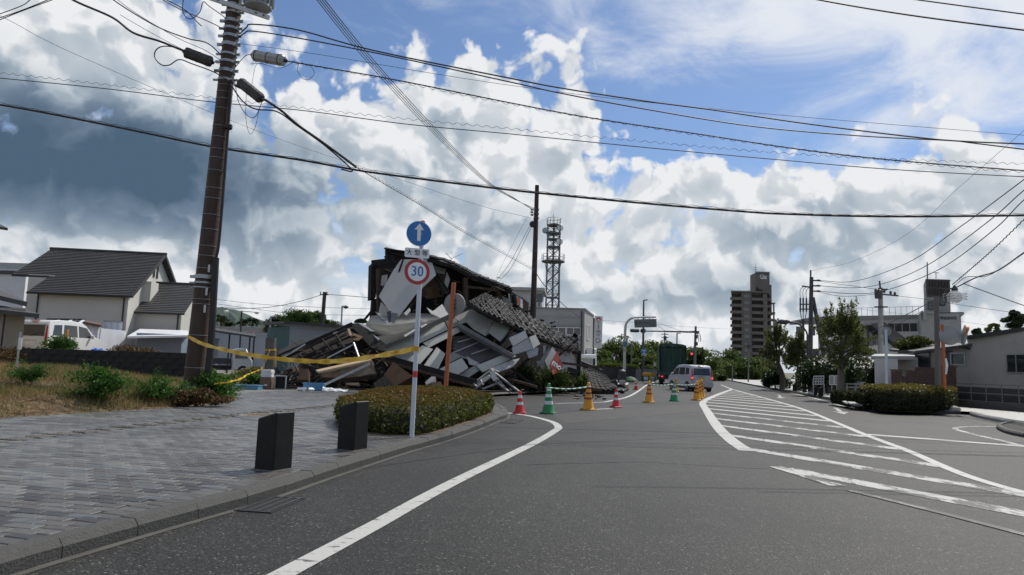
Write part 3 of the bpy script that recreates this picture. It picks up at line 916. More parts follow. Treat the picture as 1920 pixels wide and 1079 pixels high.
def tube_thing(name, label, cat, path, r, m, n=6, group=None):
  o = MB().tube(path, r, n).build(name, m, None, smooth=True)
  return tag(o, label, cat, group)

# ------------------------------------------------------------------ trees and shrubs
def make_tree(name, label, base, height, crown, m_leaf, m_bark, n_leaf, leaf, trunk_r, seed, clumps=26, clump_r=.33, lean=(0, 0), cat='tree', group=None, up_shoots=0, droop=.15, limbs=7, radiate=False):
  """crown: (cx, cy, cz, rx, ry, rz) relative to base"""
  g = np.random.default_rng(seed); R = random.Random(seed)
  base = V(base)
  t = thing(name, label, cat, base, group)
  cx, cy, cz, rx, ry, rz = crown
  C = base + V((cx, cy, cz))
  cents = []
  while len(cents) < clumps:
    p = g.normal(size=3); p /= np.linalg.norm(p); p *= g.uniform(.35, 1.0) ** .6
    cents.append(np.array([C.x + p[0] * rx * .82, C.y + p[1] * ry * .82, C.z + p[2] * rz * .82]))
  mb = MB()
  top = C + V((0, 0, -rz * .15))
  path = [base + V((0, 0, -.1)), base + V((lean[0] * .3, lean[1] * .3, (top.z - base.z) * .35)), base.lerp(top, .7) + V((R.uniform(-.06, .06) * height * .3, 0, 0)), top]
  mb.tube(catmull(path, 5), [trunk_r * (1.25 - .85 * i / 15) for i in range(16)], 8)
  for c in cents[:limbs]:
    s0 = base.lerp(top, R.uniform(.5, .95)); e = V(c)
    mid = s0.lerp(e, .55) + V((0, 0, .08 * (e - s0).length))
    mb.tube(catmull([s0, mid, e], 3), [trunk_r * .42 * (1 - .8 * i / 6) for i in range(7)], 5, caps=False)
  mb.build('trunk', m_bark, t, smooth=True)
  per = n_leaf // (clumps + up_shoots)
  P = []
  for c in cents:
    r = clump_r * g.uniform(.7, 1.25)
    q = g.normal(size=(per, 3)); q /= np.linalg.norm(q, axis=1)[:, None]; q *= (g.uniform(.15, 1, size=(per, 1)) ** .45)
    q[:, 2] = q[:, 2] * .72 - droop * (q[:, 0] ** 2 + q[:, 1] ** 2)
    P.append(c + q * np.array([r * rx, r * ry, r * rz]))
  for k in range(up_shoots if radiate else 0):           # arching sprays fanning out from the head of the trunk
    a = g.uniform(0, 2 * math.pi); el_ = g.uniform(-.15, 1.0) ** 1.0 * 1.45
    o_ = np.array([C.x, C.y, C.z - rz * .55]) + g.normal(size=3) * np.array([rx, ry, rz]) * .12
    d = np.array([math.cos(a) * math.cos(el_) * rx * 1.12, math.sin(a) * math.cos(el_) * ry * 1.12, math.sin(el_) * rz * 1.75]) * g.uniform(.8, 1.12)
    u = g.uniform(.35, 1, size=(per, 1)) ** .7
    P.append(o_ + d * u + np.array([0, 0, -1]) * (u ** 3) * rz * .18 * math.cos(el_) + g.normal(size=(per, 3)) * .085 * rz * (1.25 - u))
  for k in range(0 if radiate else up_shoots):
    a = g.uniform(0, 2 * math.pi); rr = g.uniform(.1, .8)
    s0 = np.array([C.x + math.cos(a) * rx * rr, C.y + math.sin(a) * ry * rr, C.z + rz * (.75 - .45 * rr)])
    d = np.array([math.cos(a) * rr * .55, math.sin(a) * rr * .4, g.uniform(.5, 1.0)]); ln = g.uniform(.25, .5) * rz
    u = g.uniform(0, 1, size=(per, 1)) ** .8
    P.append(s0 + d * u * ln + g.normal(size=(per, 3)) * .05 * rz * (1.05 - u))
  P = np.concatenate(P)
  fast_quads('crown', leaf_quads(P, leaf, seed=seed), m_leaf, t)
  return t

def bush(name, label, c, rx, ry, h, m_leaf, n, leaf, seed, cat='shrub', lobes=9, stems=True, parent=None, group=None, m_stem=None):
  g = np.random.default_rng(seed)
  c = V(c)
  t = thing(name, label, cat, c, group)
  P = []; mb = MB()
  for k in range(lobes):
    a = g.uniform(0, 6.283); rr = g.uniform(0, .75) ** .7
    lc = np.array([c.x + math.cos(a) * rx * rr, c.y + math.sin(a) * ry * rr, c.z + h * g.uniform(.3, .82) * (1.05 - .35 * rr)])
    q = g.normal(size=(n // lobes, 3)); q /= np.linalg.norm(q, axis=1)[:, None]; q *= g.uniform(.1, 1, size=(n // lobes, 1)) ** .5
    P.append(lc + q * np.array([rx * .45, ry * .45, h * .26]))
    mb.tube(catmull([c + V((math.cos(a) * .1 * rx, math.sin(a) * .1 * ry, -.03)), c + V((math.cos(a) * rx * rr * .4, math.sin(a) * ry * rr * .4, h * .35)), V(lc)], 3), [.014, .013, .012, .01, .009, .008, .006], 4, caps=False)
  P = np.concatenate(P); P[:, 2] = np.maximum(P[:, 2], c.z + .01)
  mb.build('stem', m_stem or m_bark, t)
  fast_quads('foliage', leaf_quads(P, leaf, flat=.3, seed=seed), m_leaf, t)
  return t

m_bark = mat('bark', (.085, .068, .052), .9, var=.3, scale=14, bump=.5, bscale=20)
m_bark2 = mat('pale_bark', (.16, .14, .12), .9, var=.25, scale=10, bump=.5, bscale=20)
lf_weed = leaf_mat('weed_leaf', (.030, .085, .016), (.085, .19, .035), .4)
lf_street = leaf_mat('street_tree_leaf', (.055, .080, .026), (.140, .165, .055), .48, (.21, .19, .07))
lf_wood = leaf_mat('wood_leaf', (.030, .056, .016), (.095, .140, .032), .42, (.15, .17, .05))
lf_dark = leaf_mat('evergreen_leaf', (.012, .028, .010), (.035, .062, .018), .25)
lf_dry = leaf_mat('dry_leaf', (.075, .045, .022), (.15, .095, .045), .3, (.06, .08, .03))
lf_far = leaf_mat('far_tree_leaf', (.030, .060, .018), (.075, .125, .030), .35)
lf_pink = leaf_mat('pink_blossom', (.16, .06, .045), (.26, .11, .085), .3)
# ------------------------------------------------------------------ LEFT: utility pole
m_pole = mat('brown_pole_coat', (.056, .035, .027), .6, spec=.3, var=.12, scale=3, dirt=(.075, .055, .045), damt=.5, dscale=2)
PB, PT = at(361, 729, 18.0), at(450, -90, 18.0)
PB = V((PB.x, PB.y, lot_z(PB.x, PB.y) - .05))
up = thing('utility_pole', 'tall brown utility pole with transformer rising from weeds beside the pavement', 'utility pole', PB)
pa = (PT - PB).normalized()
def pole_at(py):                        # centre of the pole at the height of a pixel row
  t0, t1 = 0.0, 1.0
  for _ in range(40):
    t = (t0 + t1) / 2; p = PB.lerp(PT, t) - EYE
    y = 539.5 - FPX * p.dot(_u) / p.dot(_f)
    if y > py: t0 = t
    else: t1 = t
  return PB.lerp(PT, t), .245 - .065 * t
MB().tube([PB.lerp(PT, i / 12) for i in range(13)], [.245 - .065 * i / 12 for i in range(13)], 24).build('pole', m_pole, up, smooth=True)
MB().lathe([(.262, 0), (.262, .17), (.25, .18)], PB + V((0, 0, .05)), 24).build('base_collar', m_conc, up)
for y in (690, 628, 573, 560, 505, 480, 462, 432, 405, 372, 352, 320, 298, 283, 262, 236, 205, 186, 176, 162):
  c, r = pole_at(y + rnd.uniform(-3, 3))
  MB().lathe([(r + .002, -.006), (r + .010, -.003), (r + .010, .003), (r + .002, .006)], c, 20, pa).build('wire_band', m_steel, up)
for y, h in ((520, .10), (531, .05), (540, .03), (152, .06), (135, .09), (118, .07), (104, .06), (86, .10), (70, .08), (56, .07), (42, .09), (26, .06), (12, .05)):
  c, r = pole_at(y)
  mb = MB().lathe([(r + .003, -h / 2), (r + .022, -h / 2), (r + .022, h / 2), (r + .003, h / 2)], c, 20, pa)
  for s in (-1, 1): mb.box(c + V((s * (r + .07), -.05, 0)), (.12, .05, h * .8))
  mb.build('clamp_band', m_steel, up)
  MB().tube([c + V((r + .02, -.08, 0)), c + V((r + .16, -.12, 0))], .014, 6).build('bolt', m_steel, up)
# riser pipes on the right side
rp0 = [at(388, 712, 17.85), at(396, 640, 17.85), at(404, 500, 17.85), at(405, 484, 17.85)]
MB().tube(catmull(rp0, 4), .085, 10).build('riser_pipe', m_black, up, smooth=True)
MB().tube(catmull([at(405, 486, 17.85), at(412, 440, 17.85), at(427, 250, 17.85), at(434, 150, 17.85)], 5), .040, 8).build('riser_pipe', m_black, up, smooth=True)
MB().lathe([(.075, 0), (.10, .03), (.10, .12), (.06, .16)], at(428, 243, 17.85), 12, pa).build('riser_joint', m_black, up)
for y in (505, 548, 580):
  c, r = pole_at(y); MB().box(c + V((r * .72, -r * .75, 0)), (.05, .012, .20), Matrix.Rotation(.75, 3, 'Z')).build('number_plate', m_white, up)
a_, b_ = at(386, -6, 17.70), at(505, 34, 17.62)
MB().beam(a_, b_, .07, .11).build('crossarm', mat('crossarm_paint', (.52, .53, .53), .5, metal=.2), up)
for f in (.08, .2, .8, .92): MB().lathe([(.02, -.03), (.02, .03)], a_.lerp(b_, f) + V((0, -.045, 0)), 8, (0, 1, 0)).build('bolt', m_dsteel, up)
tc_ = at(484, 18, 17.75)
trm = MB().lathe([(.16, -.05), (.24, .0), (.30, .02), (.345, .06), (.345, 1.05), (.30, 1.1), (.05, 1.12)], tc_ + V((0, 0, -.02)), 26).build('transformer', mat('transformer_grey', (.26, .27, .27), .5, metal=.2), up, smooth=True)
for k in range(14):
  a = 2 * math.pi * k / 14
  MB().box(tc_ + V((math.cos(a) * .37, math.sin(a) * .37, .5)), (.07, .012, .8), Matrix.Rotation(a, 3, 'Z')).build('cooling_fin', MATS['transformer_grey'], trm)

# cable closures hang on the wires by the pole
def closure(label, p, q, r, m, flat=.85):
  t = thing('cable_closure', label, 'cable box', (p + q) / 2)
  d = (q - p)
  MB().tube([p.lerp(q, f) for f in (0, .04, .96, 1)], [r * .7, r, r, r * .7], 8).build('case', m, t)
  for f in (.12, .5, .88): MB().tube([p.lerp(q, f - .012), p.lerp(q, f + .012)], r * 1.05, 8).build('strap', m_dsteel, t)
  for f in (-.08, 1.02): MB().tube([p.lerp(q, f), p.lerp(q, f + .06)], r * .3, 8).build('gland', m_black, t)
m_cl = mat('closure_plastic', (.045, .043, .04), .6, dirt=(.12, .11, .09), damt=.5, dscale=6)
closure('long black cable closure slung left of the brown pole', at(347, 98, 17.5), at(397, 117, 17.6), .15, m_cl)
closure('long black cable closure slung right of the brown pole, tilting steeply down', at(450, 154, 17.5), at(490, 186, 17.3), .14, m_cl)
closure('pale grey cable closure hanging right of the brown pole', at(476, 104, 17.5), at(533, 114, 17.2), .155, mat('closure_grey', (.33, .34, .34), .5))

def cable(label, pts, r, n=8, wavy=None, mtl=None, group=None):
  P = catmull([at(*p) for p in pts], n)
  if wavy:
    amp, wl = wavy
    d = [0]
    for a, b in zip(P, P[1:]): d.append(d[-1] + (b - a).length)
    Q = []
    tot = d[-1]; m = int(tot / wl * 6); j = 0
    for i in range(m + 1):
      s = tot * i / m
      while j < len(d) - 2 and d[j + 1] < s: j += 1
      p = P[j].lerp(P[j + 1], (s - d[j]) / max(1e-6, d[j + 1] - d[j]))
      Q.append(p + V((0, math.cos(s / wl * 6.283) * amp * .6, math.sin(s / wl * 6.283) * amp)))
    P = Q
  o = MB().tube(P, r, 5, caps=False).build('overhead_cable', mtl or m_cable, None, smooth=True)
  return tag(o, label, 'cable', group)

G = 'overhead cables crossing the road'
cable('upper of the two black service cables swooping right from the top of the brown pole', [(449, 64, 17.8), (462, 52, 17.6), (475, 46, 17.5), (560, 57, 17), (700, 95, 16.5), (960, 148, 16), (1060, 167, 16), (1210, 190, 16), (1340, 207, 16), (1510, 232, 16), (1710, 257, 16), (1835, 267, 16), (2100, 276, 16)], .019, group=G)
cable('lower of the two black service cables swooping right from the top of the brown pole', [(446, 72, 17.8), (458, 63, 17.6), (475, 59, 17.5), (560, 72, 17), (720, 103, 16.5), (960, 155, 16.1), (1060, 177, 16.1), (1210, 205, 16.1), (1410, 237, 16.1), (1610, 255, 16.1), (1780, 264, 16.1), (1835, 270, 16.1), (2100, 303, 16)], .017, group=G)
cable('thin wire running right between the service cables and the grey closure', [(447, 82, 17.8), (600, 103, 17.2), (960, 161, 16.6), (1340, 205, 16.4), (1920, 254, 16.4), (2100, 266, 16.4)], .006, group=G)
cable('black telecom cable leaving the grey closure toward the right', [(533, 114, 17.2), (590, 124, 17), (740, 150, 16.6), (960, 194, 16.3), (1110, 222, 16.3), (1310, 252, 16.3), (1510, 282, 16.3), (1710, 304, 16.3), (2100, 334, 16.3)], .016, group=G)
cable('spiral lashing wire round the telecom cable from the grey closure', [(545, 116, 17.1), (740, 152, 16.55), (960, 196, 16.25), (1310, 254, 16.25), (1710, 306, 16.25), (2100, 336, 16.25)], .0055, wavy=(.026, .27), group=G)
cable('straight thin cable crossing behind the brown pole at mid height', [(-80, 139, 18.6), (0, 147, 18.5), (200, 167, 18.4), (400, 192, 18.4), (570, 208, 18.2), (760, 233, 18), (960, 252, 18), (1210, 277, 18), (1460, 300, 18), (1700, 320, 18), (2100, 341, 18)], .013, group=G)
cable('curly spiral hanger just above the straight cable crossing at mid height', [(-80, 129, 18.6), (0, 137, 18.5), (200, 159, 18.4), (400, 184, 18.4), (560, 202, 18.2), (760, 223, 18), (960, 242, 18), (1200, 265, 18), (1460, 287, 18), (1700, 300, 18), (2100, 314, 18)], .0055, wavy=(.028, .27), group=G)
cable('thick black bundled cable sagging across the whole view below the others', [(-100, 182, 18.7), (0, 197, 18.6), (100, 215, 18.6), (250, 245, 18.5), (400, 276, 18.4), (560, 300, 18.2), (660, 318, 18), (720, 327, 18), (860, 345, 17.8), (1005, 362, 17.8), (1200, 381, 17.8), (1380, 396, 17.8), (1480, 402, 17.8), (1700, 406.5, 17.8), (2100, 402, 17.8)], .030, group=G)
cable('messenger wire clipped along the top of the thick sagging cable', [(-100, 177, 18.65), (0, 193, 18.55), (250, 241, 18.45), (400, 272, 18.35), (560, 297, 18.2), (720, 323, 18), (1005, 359, 17.8), (1200, 377.5, 17.8), (1480, 398.5, 17.8), (1700, 403, 17.8), (2100, 398, 17.8)], .007, wavy=(.012, .5), group=G)
cable('heavy cable bundle dropping right from the tilted closure to meet the sagging cable', [(440, 160, 17.6), (490, 184, 17.4), (510, 196, 17.5), (530, 210, 17.6), (560, 236, 17.7), (600, 264, 17.8), (640, 293, 17.9), (668, 314, 18)], .034)
cable('second strand of the bundle under the tilted closure', [(432, 158, 17.6), (455, 190, 17.4), (480, 205, 17.45), (520, 210, 17.55), (560, 238, 17.75), (610, 274, 17.9), (660, 319, 18.0), (640, 318, 18.05)], .019)
cable('thin twisted cable running down from the bundle toward the slim far pole', [(668, 314, 18), (720, 345, 20), (800, 392, 24), (870, 436, 29), (940, 474, 33), (1002, 508, 36)], .011)
cable('curly hanger wire along the twisted cable to the slim far pole', [(668, 312, 18), (720, 342, 20), (800, 389, 24), (870, 433, 29), (940, 471, 33), (1002, 505, 36)], .006, wavy=(.035, .3))
for k, (dx, nm) in enumerate(((0, 'first'), (5, 'second'), (10, 'third'), (15, 'fourth'))):
  cable('%s from the left of four parallel power lines climbing from the slim far pole' % nm, [(560 + dx, -50, 12), (594 + dx, 0, 13), (690 + dx, 118, 18), (800 + dx * .9, 238, 24), (905 + dx * .5, 338, 31), (960 + dx * .3, 372, 34), (1003, 391 + dx * .4, 36)], .010 + .0006 * k, group='four parallel power lines')
cable('faint wire slanting from upper left behind the brown pole to the slim far pole', [(-60, 0, 22), (20, 40, 22), (130, 97, 23), (400, 213, 26), (560, 274, 29), (760, 340, 33), (900, 386, 35), (995, 409, 36)], .0075)
cable('thick cable entering from the top edge into the left black closure', [(90, -30, 16), (140, 2, 16.5), (210, 33, 17), (250, 62, 17.2), (300, 78, 17.4), (347, 97, 17.5)], .030)
cable('twisted bundle entering from the top edge to the brown pole above the left closure', [(180, -30, 16.5), (215, 2, 16.8), (290, 48, 17.2), (350, 72, 17.5), (388, 81, 17.6), (415, 104, 17.7)], .016)
cable('thin drop wire beside the twisted bundle from the top edge', [(196, -20, 16.5), (250, 22, 16.9), (330, 70, 17.4), (385, 95, 17.6), (420, 118, 17.7)], .008)
cable('thin wire just above the thick cable into the left closure', [(225, 28, 17), (280, 60, 17.2), (345, 94, 17.45), (415, 122, 17.6)], .007)
cable('black lead dropping from the top edge to the upper clamp on the brown pole', [(290, -10, 17), (330, 14, 17.3), (400, 45, 17.6), (425, 60, 17.7)], .012)
cable('black lead with small weight ending left of the brown pole below the crossarm', [(300, -6, 16.8), (345, 18, 17.1), (372, 44, 17.4), (378, 49, 17.4)], .013)
cable('arched black jumper curling over the leads left of the crossarm', [(345, -12, 17.2), (343, 22, 17.2), (356, 36, 17.2), (374, 24, 17.3), (381, 4, 17.4), (392, 12, 17.5), (415, 28, 17.6), (425, 36, 17.7)], .012)
cable('loop of slack cable left of the left black closure', [(345, 96, 17.45), (322, 88, 17.35), (302, 88, 17.3), (291, 97, 17.3), (291, 110, 17.3), (303, 122, 17.35), (318, 122, 17.4), (336, 112, 17.4), (360, 120, 17.5), (400, 135, 17.55), (430, 152, 17.6)], .016)
cable('hanging wire loop under the tilted closure', [(440, 150, 17.5), (447, 190, 17.4), (462, 215, 17.4), (478, 220, 17.4), (492, 190, 17.3)], .009)
cable('long slack wire loop hanging lowest under the tilted closure', [(462, 172, 17.4), (461, 220, 17.4), (468, 251, 17.4), (478, 240, 17.35), (486, 205, 17.3)], .006)
cable('coil of thin wire right of the pale grey closure', [(560, 118, 17), (558, 132, 17), (566, 146, 17), (578, 150, 17), (589, 139, 17), (584, 126, 17), (568, 119, 17)], .007)
cable('thin jumper from the brown pole up to the grey closure', [(440, 128, 17.6), (455, 110, 17.5), (465, 103, 17.5), (478, 103, 17.5)], .010)
cable('slack thin wire below the grey closure', [(470, 120, 17.5), (490, 120, 17.4), (525, 128, 17.3), (555, 114, 17.1)], .006)
cable('loop wire between the pole and coil below the grey closure', [(472, 160, 17.5), (478, 128, 17.45), (486, 119, 17.4), (500, 122, 17.4)], .005)
for k, (a, b) in enumerate((((-20, 40), (110, -8)), ((-20, 45), (104, -2)), ((-20, 33), (60, -2)))):
  cable('%s of three wires cutting the top left corner' % ('middle', 'lowest', 'uppermost')[k], [(a[0] - 30, a[1] + 8, 15), (a[0], a[1], 15), (40, (a[1] + b[1]) / 2 + 4 - 4 * k, 15), (b[0], b[1], 15), (b[0] + 30, b[1] - 9, 15)], .010)
cable('lower of the two cables across the top right corner', [(1480, -14, 13), (1535, 0, 13), (1700, 28, 13), (1920, 57, 13), (2100, 78, 13)], .017)
cable('upper of the two cables across the top right corner', [(1650, -10, 13), (1720, 0, 13), (1920, 27, 13), (2100, 50, 13)], .014)

# ------------------------------------------------------------------ road sign, bollards, hedge
SB = gp(772, 820, .12)
sg = thing('road_sign', 'white sign post with blue arrow disc, white plate and red-ringed 30 disc', 'road sign', SB)
ST = at(792.5, 420, SB.y)
def sp(py):
  t0, t1 = -.1, 1.2
  for _ in range(40):
    t = (t0 + t1) / 2; p = SB.lerp(ST, t) - EYE
    if 539.5 - FPX * p.dot(_u) / p.dot(_f) > py: t0 = t
    else: t1 = t
  return SB.lerp(ST, t)
m_spost = mat('sign_post_white', (.56, .60, .66), .45, var=.05, dirt=(.36, .38, .40), damt=.4)
MB().tube([SB, ST], .037, 16).build('post', m_spost, sg, smooth=True)
MB().lathe([(.040, 0), (.040, .05), (.02, .065)], ST - V((0, 0, .01)), 14).build('cap', m_red, sg)
MB().tube([sp(708), sp(696)], .0385, 16).build('red_band', m_red, sg)
MB().tube([sp(659), sp(650)], .046, 12).build('tape_wrap', mat('tape_knot', (.52, .29, .03), .6), sg)
fdir = V((-SB.x * .25, -1, .02)).normalized()            # the plates face the traffic
fr_ = V((0, 0, 1)).cross(-fdir).normalized() * -1
sx = V((0, 0, 1)).cross(fdir).normalized(); sx = sx if sx.x > 0 else -sx
su = (sp(500) - sp(700)).normalized()
def disc(c, r, th, m, name, parent, n=48):
  return MB().lathe([(r, 0), (r, th)], c, n, fdir).build(name, m, parent)
m_blue = mat('sign_blue', (.018, .165, .45), .35, var=.04)
m_swhite = mat('sign_white', (.80, .81, .82), .4, var=.03)
m_sred = mat('sign_red', (.40, .030, .030), .4, var=.04)
m_sblue = mat('sign_numeral_blue', (.02, .13, .42), .4)
m_ink = mat('sign_ink', (.02, .02, .025), .5)
dpx = SB.y / FPX
c1 = at(785.5, 438.5, SB.y - .06)
R1 = 24.2 * dpx
d1 = disc(c1, R1, .006, m_swhite, 'arrow_disc', sg)
disc(c1 + fdir * .006, R1 * .965, .003, m_blue, 'blue_face', d1)
o_ = c1 + fdir * .0095
MB().prism([o_ + sx * (x * dpx) + su * (y * dpx) for x, y in ((-3.2, -18), (3.2, -18), (3.4, 7), (9.5, 7), (0.3, 19.5), (-9.5, 7), (-3.4, 7))], fdir * .002).build('arrow', m_swhite, d1)
c2 = at(782, 475, SB.y - .06)
w2, h2 = 23.6 * dpx, 9.0 * dpx
def rrect(c, w, h, r, m, name, parent, th):
  pts = []
  for cx, cy, a0 in ((1, 1, 0), (-1, 1, 90), (-1, -1, 180), (1, -1, 270)):
    for k in range(5):
      a = math.radians(a0 + 22.5 * k)
      pts.append(c + sx * (cx * (w - r) + math.cos(a) * r) + su * (cy * (h - r) + math.sin(a) * r))
  return MB().prism(pts, fdir * th).build(name, m, parent)
d2 = rrect(c2, w2, h2, 3 * dpx, m_swhite, 'text_plate', sg, .006)
mesh_text('大 型 等', 11.6 * dpx, m_ink, d2, c2 + fdir * .008, sx, su, bold=.0003)
c3 = at(782, 510, SB.y - .06)
R3 = 24.2 * dpx
d3 = disc(c3, R3, .006, m_sred, 'limit_disc', sg)
disc(c3 + fdir * .006, R3 * .735, .003, m_swhite, 'white_face', d3)
mesh_text('30', 26.5 * dpx, m_sblue, d3, c3 + fdir * .0105 + su * (0 * dpx), sx, su, bold=.0012, squash=.92, name='numeral')
for c in (c1, c2, c3): MB().box(c - fdir * .02, (.11, .03, .03)).build('bracket', m_steel, sg)

m_granite = mat('polished_black_stone', (.011, .0118, .0115), .50, spec=.2, var=.3, scale=30, dirt=(.035, .034, .031), damt=.35, dscale=5)
def bollard(c, label, w, h, hd, low=.78):
  t = thing('stone_bollard', label, 'bollard', c, 'black stone bollards along the kerb')
  R = Matrix.Rotation(hd, 3, 'Z'); a = w / 2
  b = [V((-a, -a, -.05)), V((a, -a, -.05)), V((a, a, -.05)), V((-a, a, -.05))]
  tp = [V((-a * .98, -a * .98, h * low)), V((a * .98, -a * .98, h)), V((a * .98, a * .98, h)), V((-a * .98, a * .98, h * low))]
  mb = MB(); mb.add([c + R @ p for p in b + tp], [(0, 1, 2, 3), (4, 5, 6, 7), (0, 1, 5, 4), (1, 2, 6, 5), (2, 3, 7, 6), (3, 0, 4, 7)])
  mb.build('block', m_granite, t, bevel=.012)
  MB().box(c + V((0, 0, .004)), (w * 1.12, w * 1.12, .012), R).build('base_joint', m_sand, t)
bollard(BOLL[0], 'black stone bollard with slanted top, the nearer of the left pair', .275, .61, math.radians(-26), .87)
bollard(BOLL[1], 'black stone bollard with slanted top in front of the oval hedge', .285, .64, math.radians(-26), .87)

def hedge(name, label, foot, z0, z1, m, n, leaf, seed, round_=.22, inner=None, under=.92):
  """clipped hedge: dark solid core with leaves over its rounded surface"""
  t = thing(name, label, 'hedge', V((sum(p[0] for p in foot) / len(foot), sum(p[1] for p in foot) / len(foot), z0)))
  C = V((sum(p[0] for p in foot) / len(foot), sum(p[1] for p in foot) / len(foot), 0))
  ring = catmull([V((p[0], p[1], 0)) for p in list(foot) + [foot[0]]], 6)[:-1]
  # profile: (shrink in metres, height fraction)
  H = z1 - z0
  prof = [(.14, 0), (.05, .15), (0, .42), (.03, .62), (.07, .82), (.15, .94), (.34, 1.0)]
  rows = []
  for s, hf in prof:
    rows.append([p + (C - p).normalized() * min(s, (C - p).length * .6) + V((0, 0, z0 + H * hf)) for p in ring])
  mb = MB(); k = len(ring)
  for row in rows: mb.v.extend(p + (C - p).normalized() * .07 - V((0, 0, .04)) if True else p for p in row)
  mb.v.append(V((C.x, C.y, z1 - .03)))
  for i in range(len(rows) - 1):
    for j in range(k): mb.f.append((i * k + j, i * k + (j + 1) % k, (i + 1) * k + (j + 1) % k, (i + 1) * k + j))
  for j in range(k): mb.f.append(((len(rows) - 1) * k + j, (len(rows) - 1) * k + (j + 1) % k, len(rows) * k))
  mb.build('dark_core', inner or mat('hedge_core', (.022, .024, .012), .95, var=.4, scale=20), t)  # solid core added behind the leaves, dark like the unlit inside
  g = np.random.default_rng(seed)
  tris = []
  for i in range(len(rows) - 1):
    for j in range(k):
      a, b, c, d = rows[i][j], rows[i][(j + 1) % k], rows[i + 1][(j + 1) % k], rows[i + 1][j]
      tris += [(a, b, c), (a, c, d)]
  cp = V((C.x, C.y, z1 + .02))
  for j in range(k): tris.append((rows[-1][j], rows[-1][(j + 1) % k], cp))
  A = np.array([[tuple(x) for x in tr] for tr in tris])
  ar = np.linalg.norm(np.cross(A[:, 1] - A[:, 0], A[:, 2] - A[:, 0]), axis=1) / 2
  idx = g.choice(len(A), size=n, p=ar / ar.sum())
  u, v = g.uniform(size=(2, n)); fl = u + v > 1; u[fl], v[fl] = 1 - u[fl], 1 - v[fl]
  P = A[idx, 0] + u[:, None] * (A[idx, 1] - A[idx, 0]) + v[:, None] * (A[idx, 2] - A[idx, 0])
  # uneven clipped surface
  lump = (np.sin(P[:, 0] * 6.3 + 1.7 * np.sin(P[:, 1] * 4.1)) * np.sin(P[:, 1] * 5.2 + P[:, 2] * 3 + 1.1 * np.sin(P[:, 0] * 3.7))) * .055
  ctr = np.array([C.x, C.y, z0 + H * .4]); dr = P - ctr; dr /= np.linalg.norm(dr, axis=1)[:, None]
  P = P + dr * (lump + np.abs(g.normal(size=n)) * .040 - .012)[:, None]
  P[:, 2] = np.maximum(P[:, 2], z0 + .01)
  fast_quads('foliage', leaf_quads(P, leaf, seed=seed), m, t)
  return t
lf_hedge = grade_mat('azalea_leaf', .44, .68, (.055, .068, .016), (.165, .085, .025), .3)
rr = [x for x in lf_hedge.node_tree.nodes if x.type == 'VALTORGB'][0].color_ramp
rr.elements[0].color = (.022, .032, .007, 1); rr.elements[1].color = (.150, .165, .028, 1)
hedge('oval_hedge', 'low clipped oval hedge with reddish brown top behind the sign post', HEDGE2, .12, .585, lf_hedge, 36000, .058, 5)
# soil and litter bed under the hedge
sheet('hedge_bed', [(C_[0] * 1.0 + (C_[0] + 2.5) * .05, C_[1] + (C_[1] - 15) * .04) for C_ in HEDGE2], .124, mat('litter_soil', (.095, .065, .042), .95, var=.4, scale=22, bump=.5, bscale=40, dirt=(.05, .045, .03), damt=.7), kind='structure')

# mirror post (its back to us) behind the hedge
MPB = V((at(838, 730, 20.5).x, 21.8, .1))
mp_ = thing('traffic_mirror', 'orange mirror post behind the oval hedge, round mirror seen from behind', 'traffic mirror', MPB)
dm = 21.8
MB().tube([at(833, 760, dm), at(851, 530, dm)], 4.1 * dm / FPX, 14).build('post', m_orange, mp_, smooth=True)
mc = at(852, 571, dm + .12)
ax_ = V((.35, 1, .12)).normalized()
m_mback = mat('mirror_back_grey', (.26, .27, .275), .5, var=.08, dirt=(.14, .14, .13), damt=.5)
md = MB().lathe([(21.3 * dm / FPX, .0), (21.3 * dm / FPX, .05), (20 * dm / FPX, .06), (10 * dm / FPX, -.02)][:3], mc, 40, ax_).build('mirror_shell', m_mback, mp_, smooth=True)
MB().lathe([(20.4 * dm / FPX, 0), (8 * dm / FPX, -.035), (2 * dm / FPX, -.04)], mc, 40, ax_).build('dome', m_mback, md, smooth=True)
MB().lathe([(19.5 * dm / FPX, 0), (10 * dm / FPX, .05), (1 * dm / FPX, .07)], mc + ax_ * .055, 40, ax_).build('mirror_face', mat('mirror_glass', (.6, .62, .64), .05, metal=1.0, var=.02), md, smooth=True)
for dz in (-7, 0, 7): MB().box(mc + V((0, -.05, dz * dm / FPX)), (.13, .05, .035)).build('clamp', m_dsteel, mp_)
